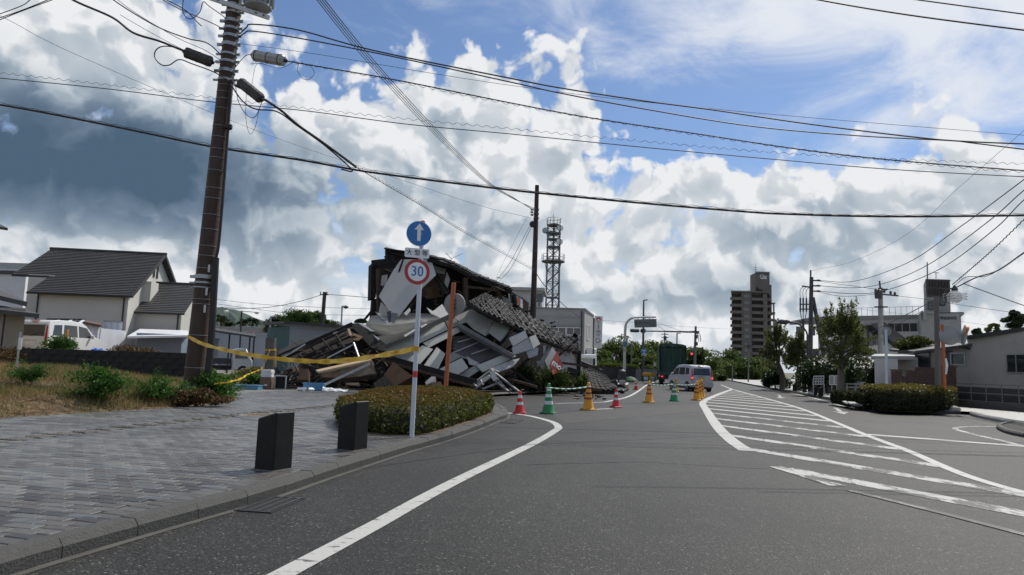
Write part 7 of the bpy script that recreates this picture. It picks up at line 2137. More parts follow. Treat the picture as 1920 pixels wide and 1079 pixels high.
frame_window(of, oc + odn * 2.6 + V((0, 0, 4.35)) + V((odn.y, -odn.x, 0)) * .01, odn, (0, 0, 1), 1.7, 1.25, mull=1, fr=m_white)
for k in range(3):
  ac = MB().box(oc + odn * (1.6 + k * 1.6) + V((odn.y, -odn.x, 0)) * .32 + V((0, 0, 2.55)), (.5, .95, .8), Matrix((V((odn.y, -odn.x, 0)), odn, V((0, 0, 1)))).transposed()).build('air_conditioner', m_white, of, bevel=.02)
  for j in range(4): MB().box(oc + odn * (1.6 + k * 1.6) + V((odn.y, -odn.x, 0)) * .575 + V((0, 0, 2.3 + j * .16)), (.02, .8, .06), Matrix((V((odn.y, -odn.x, 0)), odn, V((0, 0, 1)))).transposed()).build('grille_bar', m_dsteel, ac)
pt = thing('porch', 'small white porch with rounded canopy at the office corner', 'porch', at(1104, 695, 55))
a, b = at(1090, 690, 55), at(1117, 690, 55)
MB().prism([V((a.x, 55, 0)), V((b.x - .3, 55, 0)), V((b.x - .3, 55, 2.05)), V((a.x, 55, 2.05))], V((0, 1.5, 0))).build('wall', m_office, pt)
MB().tube([V((a.x - .1, 55, 2.15)), V((b.x, 55, 2.15))], .17, 10).build('canopy', m_white, pt)
MB().tube([V((b.x, 54.9, 0)), V((b.x, 54.9, 2.1))], .06, 6).build('post', m_white, pt)
# stair house
ph = thing('stair_house', 'pale roof-top stair house with overhanging slab behind the slim pole', 'building', at(990, 650, 66))
a, b = at(950, 580, 66), at(1016, 580, 66); zr_ = at(990, 546, 66).z
MB().prism([V((a.x, 66, 0)), V((b.x, 66, 0)), V((b.x, 66, zr_)), V((a.x, 66, zr_))], V((.4, 5, 0))).build('wall', mat('stair_house_render', (.46, .455, .43), .8, dirt=(.3, .29, .27), damt=.4), ph)
MB().prism([V((a.x - .3, 65.3, zr_)), V((b.x + .2, 65.3, zr_)), V((b.x + .75, 71.5, zr_)), V((a.x, 71.5, zr_))], V((0, 0, .28))).build('roof_slab', m_office, ph)
frame_window(ph, at(1008, 559, 65.98), (1, 0, 0), (0, 0, 1), .9, .7, mull=0, fr=m_dsteel)
MB().tube([at(1011, 575, 65.9), at(1011, 568, 65.9)], .06, 6).build('vent_pipe', m_dsteel, ph)

# tall shop sign
ss_c = at(1121.5, 623, 57)
sh_ = thing('vertical_shop_sign', 'tall white vertical signboard with red emblem and brushed black characters', 'sign', V((ss_c.x, 57, 0)))
k_ = 57 / FPX
MB().box(ss_c, (14.5 * k_, .35, 60 * k_), Matrix.Rotation(math.radians(1.2), 3, 'Y')).build('board', mat('sign_board_white', (.56, .555, .54), .5, var=.03), sh_, bevel=.02)
ssx, ssu, ssf = V((1, 0, -.02)), V((.022, 0, 1)), V((0, -1, 0))
def son(px, py): return at(px, py, 57 - .19)
MB().lathe([(4.0 * k_, 0), (4.0 * k_, .01)], son(1122.3, 599.5), 24, ssf).build('emblem', m_sred, sh_)
MB().lathe([(1.9 * k_, 0), (1.9 * k_, .006)], son(1122.3, 600.2) + ssf * .01, 16, ssf).build('emblem_centre', m_swhite, sh_)
MB().box(son(1122.3, 598.3) + ssf * .014, (3.2 * k_, .006, .8 * k_)).build('emblem_bar', m_sred, sh_)
for k, chh in enumerate('お食事処'): mesh_text(chh, 3.0 * k_, m_ink, sh_, son(1122, 606.2 + k * 3.5), ssx, ssu, bold=.002, name='character')
mesh_text('熊', 9.8 * k_, m_ink, sh_, son(1121.6, 625.5), ssx, ssu, bold=.012, name='character')
mb = MB()
for k in range(20):
  a0, a1 = math.radians(100 + k * 17), math.radians(100 + (k + 1) * 17)
  c_ = son(1121.0, 638.8); R0, R1_ = 3.5 * k_, (4.5 + .35 * math.sin(k)) * k_
  mb.prism([c_ + V((math.cos(a0) * R0, 0, math.sin(a0) * R0)), c_ + V((math.cos(a0) * R1_, 0, math.sin(a0) * R1_)), c_ + V((math.cos(a1) * R1_, 0, math.sin(a1) * R1_)), c_ + V((math.cos(a1) * R0, 0, math.sin(a1) * R0))], ssf * .008)
mb.build('brushed_ring', m_ink, sh_)
for py in (600, 645): MB().beam(at(1113, py, 57.3), at(1117, py, 57.1), .08, .12).build('bracket', m_dsteel, sh_)
MB().tube([at(1113.2, 596, 57.4), V((at(1113, 650, 57.4).x, 57.4, .1))], .07, 6).build('post', m_dsteel, sh_)

# road guide sign on curved pole
gs = thing('guide_sign', 'grey road guide board hung from a curved pale pole with route shield', 'road sign', gp(1171, 714, .1))
dG = 60
b_ = at(1171, 712, dG); b_.z = .1
MB().tube(catmull([b_, at(1171, 660, dG), at(1172.5, 618, dG), at(1175, 606, dG), at(1183, 598, dG), at(1195, 595.5, dG), at(1230, 594.8, dG)], 6), [.12] * 15 + [.10] * 12 + [.07] * 10, 8).build('pole', mat('pale_pole', (.42, .42, .40), .5, metal=.2), gs, smooth=True)
gb = MB().prism([at(1189, 599.3, dG - .1), at(1231, 598.2, dG - .1), at(1231.3, 613.8, dG - .1), at(1190, 614.8, dG - .1)], V((0, .06, 0))).build('board', mat('guide_board_grey', (.12, .135, .135), .5), gs)
for px, w_, h_ in ((1193, 4, 6), (1200, 3.5, 3.5), (1206, 2.2, 3), (1210, 2.4, 3), (1214.5, 2.4, 3), (1219, 2.4, 3), (1220, 4, 1.6), (1226, 3, 2)):
  MB().box(at(px, 605.5 + (5 if h_ < 2.5 else 0), dG - .115), (w_ * dG / FPX, .01, h_ * dG / FPX)).build('legend', mat('faded_legend', (.055, .065, .068), .5), gb)
for px in (1196, 1210, 1224): MB().tube([at(px, 595.5, dG), at(px, 599, dG - .08)], .03, 5).build('hanger', m_steel, gs)
sc0 = at(1172, 646, dG - .16)
MB().prism([sc0 + V((x * dG / FPX, 0, y * dG / FPX)) for x, y in ((-5.2, 5), (0, 6.5), (5.2, 5), (4.8, 0), (2.5, -5), (0, -7), (-2.5, -5), (-4.8, 0))], V((0, .03, 0))).build('route_shield', mat('shield_rim', (.36, .40, .42), .5), gs)
MB().prism([sc0 + V((x * dG / FPX, -.012, y * dG / FPX)) for x, y in ((-4.2, 4.1), (0, 5.3), (4.2, 4.1), (3.8, 0), (2, -4.4), (0, -5.8), (-2, -4.4), (-3.8, 0))], V((0, .01, 0))).build('shield_face', mat('shield_blue', (.055, .14, .20), .5), gs)
MB().box(at(1171.5, 657.5, dG - .14), (7 * dG / FPX, .03, 4 * dG / FPX)).build('plate', mat('dull_plate', (.24, .25, .25), .5), gs)

# signal arm and lamp pole
dS = 66
sp_ = thing('lamp_pole', 'tall dark lamp pole with a blue direction disc beyond the guide board', 'lamp post', V((at(1206, 700, dS).x, dS, .1)))
MB().tube([V((at(1205, 720, dS).x, dS, .1)), at(1206, 640, dS), at(1207, 563.5, dS)], [.14, .11, .07], 8).build('pole', m_dsteel, sp_)
MB().beam(at(1206, 564, dS), at(1214, 562.5, dS), .12, .10).build('lamp_head', m_dsteel, sp_)
d_ = MB().lathe([(5.0 * dS / FPX, 0), (5.0 * dS / FPX, .02)], at(1207.6, 658.5, dS - .16), 24, (0, -1, 0)).build('direction_disc', m_blue, sp_)
q_ = at(1207.6, 658.5, dS - .19)
mb = MB()
for dx, dz, w_, h_ in ((0, -2.2, 1.2, 4.0), (-1.8, .9, 3.2, 1.2), (1.8, .9, 3.2, 1.2), (-3.2, 1.6, .9, 2.2), (3.2, 1.6, .9, 2.2)): mb.box(q_ + V((dx * dS / FPX, 0, dz * dS / FPX)), (w_ * dS / FPX, .01, h_ * dS / FPX))
mb.build('arrow', m_swhite, d_)
MB().box(at(1207.5, 665, dS - .17), (8.6 * dS / FPX, .02, 3.6 * dS / FPX)).build('plate', m_swhite, sp_)
for k in range(3): MB().box(at(1204.8 + k * 2.6, 665, dS - .19), (1.5 * dS / FPX, .01, 2.0 * dS / FPX)).build('legend', m_ink, sp_)
sa = thing('traffic_signal', 'dark traffic signal arm reaching left from the grey pole with its lamps facing away', 'traffic light', V((at(1303, 690, 68).x, 68, .1)))
MB().tube([V((at(1302, 712, 68).x, 68, .1)), at(1303, 660, 68), at(1304.5, 612, 68)], [.15, .13, .11], 8).build('pole', mat('grey_pole', (.14, .145, .145), .6), sa)
MB().tube([at(1306, 623, 68), at(1240, 621.5, 67), at(1200, 621, 66.4)], [.10, .07, .06], 8).build('arm', m_dsteel, sa)
MB().beam(at(1294, 622.5, 67.9), at(1311, 623, 67.9), .1, .2).build('arm_root', m_dsteel, sa)
MB().box(at(1190, 620.3, 66.2), (17 * 66.2 / FPX, .3, 6.5 * 66.2 / FPX)).build('signal_head', m_dsteel, sa, bevel=.08)
MB().box(at(1206, 620.6, 66.2), (9 * 66.2 / FPX, .28, 8 * 66.2 / FPX)).build('signal_mount', m_dsteel, sa, bevel=.08)
sh2 = MB().box(at(1297.5, 664, 67.7), (6.2 * 67 / FPX, .3, 6.5 * 67 / FPX)).build('signal_head', m_dsteel, sa, bevel=.05)
MB().lathe([(2.2 * 67 / FPX, 0), (1.6 * 67 / FPX, .05), (.02, .07)], at(1297, 664, 67.5), 16, (0, -1, 0)).build('red_lamp', mat('red_signal', (.8, .03, .03), .3, emit=(1, .05, .05, 1.3)), sh2)
for k, dx in enumerate((1310, 1313.5)): MB().tube(catmull([at(1305, 625, 68), at(dx - 2, 627, 68), at(dx, 634, 68), at(dx, 641, 68)], 4), .035, 5).build('riser_cable', m_cable, sa)
for y in (632, 645): MB().box(at(1305, y, 67.8), (.3, .25, .35)).build('junction_box', m_dsteel, sa)
cable('thin wire from the office across to the signal pole', [(1129, 601, 60), (1200, 606, 64), (1300, 614, 68), (1380, 618, 90)], .010)
cable('guy wire from the lamp pole down to the signal arm', [(1207, 591, 66), (1225, 602, 66.3), (1280, 622, 67.5)], .014)
cable('second guy wire from the lamp pole to the signal arm', [(1212, 592, 66), (1235, 612, 66.5), (1248, 621, 67)], .02)
def small_pole(label, px, y0, y1, d, arm=True, lamp=False):
  t = thing('distant_pole', label, 'pole', V((at(px, y0, d).x, d, .1)))
  MB().tube([V((at(px, y0, d).x, d, .1)), at(px + (y0 - y1) * .02, y1, d)], 2.2 * d / FPX * .55, 6).build('pole', MATS['grey_pole'], t)
  tp_ = at(px + (y0 - y1) * .02, y1, d)
  if arm:
    for dy in (3, 9): MB().beam(at(px - 5, y1 + dy, d), at(px + 8, y1 + dy, d), .1, .1).build('crossarm', m_dsteel, t)
    MB().lathe([(.2, 0), (.22, .5), (.1, .55)], at(px + 2, y1 + 14, d), 8).build('transformer', m_dsteel, t)
  if lamp: MB().beam(tp_, at(px + 8, y1 + .5, d), .14, .1).build('lamp_head', m_dsteel, t)
small_pole('utility pole with crossarms above the trees over the truck', 1245, 700, 624, 95)
small_pole('small lamp post above the trees right of the truck', 1268, 700, 625, 92, False, True)
small_pole('thin grey lamp post against the trees left of the dark lamp pole', 1183, 706, 640, 72, False)
small_pole('grey utility pole left of the apartment tower base', 1403, 718, 640, 80)
small_pole('short grey post under the trees left of the apartment tower', 1373, 716, 686, 85, False)

# garden wall, hedge and block wall behind the left pavement
def low_wall(name, label, cat, a, b, z, m, th=.25, z0=0):
  t = thing(name, label, cat, V(((a.x + b.x) / 2, (a.y + b.y) / 2, z0)))
  d = (b - a); d.z = 0; n_ = V((-d.y, d.x, 0)).normalized() * th
  A, B = V((a.x, a.y, z0)), V((b.x, b.y, z0))
  MB().prism([A, B, B + n_, A + n_], V((0, 0, z - z0))).build('wall', m, t)
  MB().prism([A + V((0, 0, z)) - n_ * .15, B + V((0, 0, z)) - n_ * .15, B + n_ * 1.15 + V((0, 0, z)), A + n_ * 1.15 + V((0, 0, z))], V((0, 0, .07))).build('coping', m, t)
  return t
low_wall('garden_wall', 'black stained garden wall with a hedge on top beyond the fallen roof', 'wall', at(1124, 700, 66), at(1192, 700, 70), at(1160, 690, 67).z, mat('black_wall', (.022, .022, .022), .9, var=.3, scale=2))
hedge('wall_hedge', 'thin green hedge along the top of the black garden wall', [(at(1124, 690, 66.4).x, 66.4), (at(1160, 690, 68.2).x, 68.2), (at(1194, 690, 70.4).x, 70.4), (at(1194, 690, 71.4).x, 71.4), (at(1160, 690, 69.4).x, 69.4), (at(1124, 690, 67.6).x, 67.6)], 1.1, at(1160, 684, 68).z, leaf_mat('bright_hedge_leaf', (.05, .08, .015), (.14, .18, .03), .3), 3600, .22, 81)
low_wall('stone_wall', 'grey block retaining wall behind the dark lamp pole', 'wall', at(1192, 700, 70.2), at(1232, 700, 73), at(1210, 693.5, 72).z, mat('grey_block', (.13, .13, .125), .9, var=.2, scale=3, bump=.4, bscale=6))
q_ = at(1166, 712, 55); o = MB().lathe([(.34, 0), (.38, .3), (.30, .95), (.1, 1.1)], V((q_.x, 55, .1)), 10).build('bin_bag_pile', m_black, None); tag(o, 'black covered bin at the foot of the curved pole', 'bin')
q_ = at(1182, 716, 58); o = MB().lathe([(.75, 0), (.62, .2), (.35, .42), (.05, .5)], V((q_.x, 58, .1)), 10).build('green_sheet_heap', mat('green_net', (.008, .07, .028), .7, var=.3), None); tag(o, 'green net heap by the black garden wall', 'net')
def barrier(label, px, d):
  q = at(px, 714, d); t = thing('road_barrier', label, 'barrier', V((q.x, d, .1)))
  MB().box(V((q.x, d, .78)), (.62, .10, .30)).build('board', mat('barrier_orange', (.68, .30, .02), .5), t, bevel=.03)
  for s_ in (-1, 1):
    MB().tube([V((q.x + s_ * .25, d, .68)), V((q.x + s_ * .28, d - .25, .1))], .03, 6).build('leg', m_dsteel, t); MB().tube([V((q.x + s_ * .25, d, .68)), V((q.x + s_ * .28, d + .25, .1))], .03, 6).build('leg', m_dsteel, t)
  MB().box(V((q.x, d - .06, .42)), (.40, .05, .30)).build('panel', m_white, t, bevel=.03)
barrier('left of the two small orange barriers beyond the farthest red cone', 1211, 62); barrier('right of the two small orange barriers, beside the truck', 1222.5, 62.5)
q_ = at(1219.5, 714, 61); o = MB().tube([V((q_.x, 61, .05)), V((q_.x, 61, .95))], .07, 8).build('marker_post', mat('lime_post', (.45, .50, .03), .5), None); tag(o, 'lime yellow marker post between the small barriers', 'post')

# trees behind the junction
for k, (px, ptop, d, rx, lb, sd) in enumerate((
  (1122, 652, 80, 2.6, 'leafy tree right behind the vertical shop sign', 1), (1160, 621, 90, 3.0, 'tall uneven tree behind the curved pole', 2), (1195, 640, 92, 3.0, 'broad tree behind the dark lamp pole', 3),
  (1222, 634, 100, 3.4, 'rounded tree just left of the truck top', 4), (1250, 634, 104, 3.2, 'tree directly above the green truck', 5), (1284, 641, 98, 3.4, 'tree behind the red signal', 6),
  (1318, 650, 96, 3.4, 'tree right of the signal pole above the van roof', 7), (1345, 664, 100, 3.0, 'lower tree right of the van', 8), (1372, 655, 112, 3.2, 'tree at the left foot of the apartment tower', 9),
  (1398, 672, 105, 2.8, 'tree in front of the apartment tower base', 10), (1425, 668, 115, 2.8, 'tree between the apartment tower and the street trees', 11), (1140, 672, 76, 2.0, 'lower tree behind the hedge on the black wall', 12), (1335, 690, 88, 2.2, 'dark low tree behind the van', 13), (1212, 668, 84, 2.4, 'lower tree behind the block wall', 14))):
  p = at(px, ptop, d); rz = max(2.0, p.z * .55)
  make_tree('wood_tree', lb, (p.x, d, 0), p.z, (0, 0, p.z - rz * .95, rx, rx, rz), lf_wood, m_bark, 7000, .30, .2, 100 + sd, clumps=34, clump_r=.34, group='trees behind the junction', limbs=5)
low_wall('dark_bank', 'dark leafy bank below the trees behind the van', 'bank', at(1228, 705, 96), at(1440, 712, 118), 1.9, mat('bank_leaves', (.022, .035, .014), .95, var=.6, scale=1.5, bump=.9, bscale=2), 2.0)
# ------------------------------------------------------------------ RIGHT: apartment tower
def apartment():
  d = 260; k = d / FPX
  m_tile = mat('brown_facing_tile', (.155, .132, .120), .8, var=.06, scale=.4)
  m_tile2 = mat('brown_facing_tile_side', (.165, .138, .122), .8, var=.06, scale=.4)
  m_rec = mat('balcony_shadow', (.045, .036, .031), .9)  # dark colour painting the shade in balconies and stair
  m_win = mat('apartment_glass', (.16, .19, .20), .2, spec=.7)
  B = at(1415, 705, d); B.z = 0
  t = thing('apartment_tower', 'brown tiled eleven-storey apartment tower with lettered lift head', 'building', B)
  X = lambda px: at(px, 640, d).x
  Z = lambda py: at(1415, py, d).z
  top = Z(549)
  MB().prism([V((X(1375), d + 1.2, 0)), V((X(1436), d + 1.2, 0)), V((X(1436), d + 1.2, top)), V((X(1375), d + 1.2, top))], V((4.7, 14, 0))).build('wall', m_tile, t)
  MB().prism([V((X(1391), d, 0)), V((X(1410), d, 0)), V((X(1410), d, top)), V((X(1391), d, top))], V((0, 1.25, 0))).build('bay_wall', m_tile, t)
  MB().prism([V((X(1432), d + .2, 0)), V((X(1440), d + .2, 0)), V((X(1440), d + .2, top - .3)), V((X(1432), d + .2, top - .3))], V((1, 10, 0))).build('corner_wall', m_tile2, t)
  MB().prism([V((X(1440.5), d + 4, 0)), V((X(1452), d + 4, 0)), V((X(1452), d + 4, Z(556))), V((X(1440.5), d + 4, Z(556)))], V((1, 8, 0))).build('side_wall', m_tile, t)
  MB().prism([V((X(1370.5), d - .4, top)), V((X(1440), d - .4, top)), V((X(1440) + 4.5, d + 13, top)), V((X(1370.5) + 4.5, d + 13, top))], V((0, 0, .5))).build('roof_slab', m_tile2, t)
  fl = 12.75 * k
  z = top - .5
  n = 0
  while z > 2:
    zc = z - fl * .78
    MB().box(V(((X(1371) + X(1391)) / 2, d + .2, zc)), (X(1391) - X(1371), 1.6, fl * .42)).build('balcony', m_tile, t)
    MB().box(V(((X(1410) + X(1432)) / 2, d + .35, zc)), (X(1432) - X(1410), 1.3, fl * .42)).build('balcony', m_tile, t)
    MB().box(V(((X(1374) + X(1390)) / 2, d + 1.1, zc + fl * .46)), (X(1390) - X(1374), .2, fl * .5)).build('balcony_shade_panel', m_rec, t)
    MB().box(V(((X(1411) + X(1431.5)) / 2, d + 1.1, zc + fl * .46)), (X(1431.5) - X(1411), .2, fl * .5)).build('balcony_shade_panel', m_rec, t)
    if z < top - 1 or True:
      w = MB().box(V((X(1400.5), d - .03, zc + fl * .42)), (9.6 * k, .12, fl * .42)).build('window', m_win, t)
      for dx in (-4.8, -1.6, 1.6, 4.8): MB().box(V((X(1400.5 + dx), d - .11, zc + fl * .42)), (.14, .08, fl * .45)).build('frame', m_tile2, w)
    if n % 1 == 0:
      MB().box(V((X(1447), d + 3.3, zc + fl * .1)), (10 * k, 1.6, fl * .40)).build('balcony', m_tile2, t)
      MB().box(V((X(1450), d + 3.9, zc + fl * .55)), (5 * k, .3, fl * .45)).build('stair_shade_panel', m_rec, t)
    if z < Z(566):
      MB().box(V((X(1457.5), d + 5, zc + fl * .1)), (7 * k, 3, fl * .34)).build('balcony', m_tile, t)
    z -= fl; n += 1
  for px in (1454, 1461): MB().box(V((X(px), d + 5, Z(566) / 2)), (.45, .6, Z(566))).build('column', mat('pale_column', (.30, .29, .28), .7), t)
  MB().box(V((X(1457.5), d + 5, Z(566))), (8 * k, 3.2, .4)).build('stair_roof', m_tile2, t)
  # lift head
  lh = MB().prism([V((X(1422.5), d + 3, top)), V((X(1450), d + 3, top)), V((X(1450), d + 3, Z(510))), V((X(1422.5), d + 3, Z(510)))], V((.5, 7, 0))).build('lift_head', m_tile, t)
  MB().box(V((X(1453), d + 6, Z(560))), (5 * k, 4, 12)).build('lift_side', m_tile2, lh)
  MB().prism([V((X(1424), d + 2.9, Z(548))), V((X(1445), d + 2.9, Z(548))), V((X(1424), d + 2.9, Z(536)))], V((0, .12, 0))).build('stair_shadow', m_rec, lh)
  for i in range(11): MB().box(V((X(1423.5 + i * 2.55), d + 2.85, Z(509))), (1.3 * k, .6, 3.2 * k)).build('crown_fin', mat('crown_green', (.055, .075, .075), .6), lh)
  mesh_text('City', 8.0 * k, m_swhite, lh, V((X(1438), d + 2.9, Z(516.3))), (1, 0, -.03), (.03, 0, 1), bold=.03, depth=.05)
  MB().box(V((X(1438.5), d + 2.88, Z(520.3))), (12 * k, .1, 1.3 * k)).build('logo_bar', m_swhite, lh)
  MB().tube([V((X(1425.5), d + 4, Z(510))), V((X(1426), d + 4, Z(491)))], .09, 5).build('antenna', m_dsteel, lh)
  for zz in (499, 503): MB().beam(V((X(1422), d + 4, Z(zz))), V((X(1429), d + 4, Z(zz))), .1, .1).build('antenna_arm', m_dsteel, lh)
  for i in range(9): MB().tube([V((X(1391 + i * 3.4), d + 2, top)), V((X(1391 + i * 3.4), d + 2, top + 1.1))], .06, 4).build('rail_post', m_steel, t)
  MB().tube([V((X(1391), d + 2, top + 1.1)), V((X(1419), d + 2, top + 1.0))], .06, 4).build('roof_rail', m_steel, t)
apartment()

# street trees along the right pavement
for px, py, d, ctop_, cx0, cx1, lb, sd in ((1578, 748, 32, 580, 1528, 1632, 'largest street tree, nearest the right-hand hedge', 1), (1497, 733, 45, 624, 1478, 1516, 'narrow dark street tree beside the curved street lamp', 2), (1467, 730, 49, 612, 1424, 1490, 'street tree in front of the apartment tower base', 3)):
  b = gp(px, py, .11); d = b.y
  top = at(px, ctop_, d).z; w = (cx1 - cx0) / 2 * d / FPX; zb = at(px, 690, d).z
  cz = (top + zb) / 2; cx = at((cx0 + cx1) / 2, 640, d).x - b.x
  make_tree('street_tree', lb, b, top, (cx, 0, cz - .11, w, w, (top - zb) / 2), lf_street, m_bark2 if sd == 1 else m_bark, (17000, 9000, 10500)[sd - 1], (.095, .115, .125)[sd - 1], .19 if sd == 1 else .2, 200 + sd, clumps=30, clump_r=.30, group='street trees on the right pavement', up_shoots=(90, 50, 60)[sd - 1], limbs=10, radiate=True)
p = gp(1456, 729, .1); bush('round_evergreen', 'dense dark evergreen bush at the foot of the street trees', p, 1.0, 1.0, 1.55, lf_dark, 6000, .16, 231, cat='bush', lobes=18)

# small bollards along the right kerb
for px, py, lb in ((1490, 734, 'small dark bollard left of the narrow street tree'), (1508.5, 736, 'small dark bollard right of the narrow street tree'), (1528, 741.5, 'left of the two close small bollards'), (1539, 743.5, 'right of the two close small bollards'), (1575.5, 750, 'small dark bollard in front of the largest street tree trunk')):
  bollard(gp(px, py, .115), lb, .24, .50, math.radians(-20), .88)

# street lamp, poles
lp_ = thing('street_lamp', 'curved arm street lamp above the street trees', 'street lamp', gp(1518, 735, .1)); dl = 46
MB().tube(catmull([V((at(1517, 735, dl).x, dl, .1)), at(1514.5, 660, dl), at(1514, 630, dl), at(1508, 617, dl), at(1495, 607, dl), at(1478, 604, dl)], 6), [.09] * 12 + [.06] * 19, 8).build('pole', m_dsteel, lp_, smooth=True)
MB().lathe([(.05, -.45), (.16, -.3), (.18, .1), (.08, .35)], at(1471, 603.8, dl), 12, (1, 0, .02)).build('lamp_head', m_dsteel, lp_, smooth=True)
bp_ = thing('power_pole', 'tall dark power pole with crossarms and cable risers right of the tower', 'utility pole', gp(1519, 728, .1)); dp_ = 52
MB().tube([V((at(1518.5, 735, dp_).x, dp_, .1)), at(1521.5, 520, dp_)], [.19, .14], 10).build('pole', m_dsteel, bp_)
MB().tube([at(1520, 525, dp_ - .2), at(1520, 507, dp_ - .2)], .06, 6).build('top_pin', m_dsteel, bp_)
for y in (526, 536, 546):
  MB().beam(at(1519, y, dp_ - .2), at(1532, y + .6, dp_ - .2), .10, .10).build('crossarm', m_dsteel, bp_)
  MB().lathe([(.05, 0), (.09, .1), (.06, .3)], at(1531, y, dp_ - .2), 8, (1, 0, 0)).build('insulator', m_dsteel, bp_)
MB().beam(at(1504, 537, dp_ - .2), at(1520, 539, dp_ - .2), .08, .10).build('crossarm', m_dsteel, bp_)
for y in (571, 580, 604): MB().beam(at(1499, y, dp_ - .25), at(1521, y, dp_ - .25), .07, .09).build('crossarm', m_dsteel, bp_)
for k, px in enumerate((1500.5, 1506, 1512)):
  MB().tube(catmull([at(1520 - 6 * (2 - k), 536 + k, dp_ - .2), at(px, 545, dp_ - .25), at(px, 560, dp_ - .25)], 4), .02, 5).build('riser_lead', m_cable, bp_)
  MB().tube([at(px, 559, dp_ - .25), at(px, 585, dp_ - .25)], .055, 6).build('cable_head', m_cable, bp_)
  MB().tube(catmull([at(px, 585, dp_ - .25), at(px + (1506 - px) * .4, 597, dp_ - .25), at(1506, 603, dp_ - .25)], 4), .03, 5).build('riser_lead', m_cable, bp_)
MB().tube([at(1506, 602, dp_ - .25), V((at(1506, 735, dp_ - .25).x, dp_ - .25, .1))], .10, 8).build('riser_pipe', m_dsteel, bp_)
MB().tube([at(1524, 558, dp_ + .1), V((at(1556, 700, dp_ + .1).x, dp_ + .1, .1))], .15, 8).build('brace_pole', m_dsteel, bp_)
gp2 = thing('concrete_pole', 'grey concrete utility pole behind the largest street tree', 'utility pole', V((at(1651, 700, 50).x, 50, .1)))
MB().tube([V((at(1652, 735, 50).x, 50, .1)), at(1651, 540, 50)], [.22, .15], 10).build('pole', m_conc, gp2)
MB().tube([at(1650.5, 541, 49.8), at(1649, 527, 49.8)], .06, 6).build('top_pin', m_dsteel, gp2)
for y in (543, 551, 576): MB().beam(at(1640, y, 49.8), at(1664 + (20 if y == 551 else 0), y + (4 if y == 551 else 0), 49.8), .1, .1).build('crossarm', m_dsteel, gp2)
for px in (1643, 1658, 1670, 1678): MB().lathe([(.06, 0), (.1, .12), (.05, .25)], at(px, 549 + max(0, px - 1655) * .22, 49.7), 8).build('insulator', m_dsteel, gp2)
MB().lathe([(.24, 0), (.26, .6), (.1, .7)], at(1647, 560, 49.7), 10).build('transformer', m_dsteel, gp2)

GR = 'wires on the right'
cable('uppermost of three heavy wires sweeping from the power pole to the right edge', [(1531, 526, 52), (1600, 528, 47), (1700, 494, 38), (1800, 426, 30), (1920, 337, 24), (2050, 240, 20)], .020, group=GR)
cable('middle of three heavy wires sweeping from the power pole to the right edge', [(1531, 536, 52), (1600, 540, 47), (1660, 531, 42), (1740, 497, 35), (1850, 418, 27), (1920, 357, 24), (2050, 250, 20)], .020, group=GR)
cable('lowest of three heavy wires sweeping from the power pole to the right edge', [(1531, 546, 52), (1600, 551, 47), (1660, 545, 42), (1760, 506, 34), (1860, 434, 27), (1920, 375, 24), (2050, 262, 20)], .020, group=GR)
cable('thin high wire rising from the power pole to the right edge', [(1520, 508, 52), (1600, 490, 46), (1700, 440, 38), (1800, 350, 31), (1920, 245, 25), (2000, 170, 22)], .008, group=GR)
cable('upper slack wire between the power pole and concrete pole', [(1531, 527, 52), (1580, 534, 51), (1645, 543, 50)], .016, group=GR)
cable('lower slack wire between the power pole and concrete pole', [(1531, 547, 52), (1580, 556, 51), (1645, 552, 50)], .016, group=GR)
cable('wire from the concrete pole crossing in front of the louvred tower', [(1680, 555, 50), (1740, 562, 48), (1800, 572, 46), (1925, 590, 42), (2000, 600, 40)], .014, group=GR)
cable('zigzag lashed cable climbing from the globe lamp to the right edge', [(1786, 534, 27), (1820, 505, 25), (1860, 470, 23), (1920, 412, 21), (1990, 340, 19)], .016, wavy=(.018, .22), group=GR)
cable('black bundle climbing from the globe lamp to the right edge', [(1792, 540, 27), (1830, 521, 25.5), (1870, 508, 24), (1920, 474, 22), (1990, 425, 20)], .024, group=GR)
cable('second strand of the bundle near the globe lamp', [(1790, 536, 27), (1812, 520, 26), (1850, 518, 25), (1890, 495, 23), (1940, 462, 21)], .013, group=GR)
cable('straight black wire running down right from the globe lamp', [(1806, 532, 27), (1850, 548, 26), (1925, 575, 25), (2000, 598, 24)], .016, group=GR)
cable('cable dropping left from the globe lamp toward the white house', [(1786, 545, 27), (1735, 572, 30), (1690, 595, 34), (1640, 620, 40), (1600, 640, 46)], .018, group=GR)
cable('thinner parallel wire dropping left from the globe lamp', [(1786, 550, 27), (1735, 580, 30), (1690, 605, 34), (1640, 632, 40)], .010, group=GR)
cable('long thin wire behind the louvred tower', [(1560, 575, 90), (1700, 590, 90), (1925, 620, 90)], .014, group=GR)

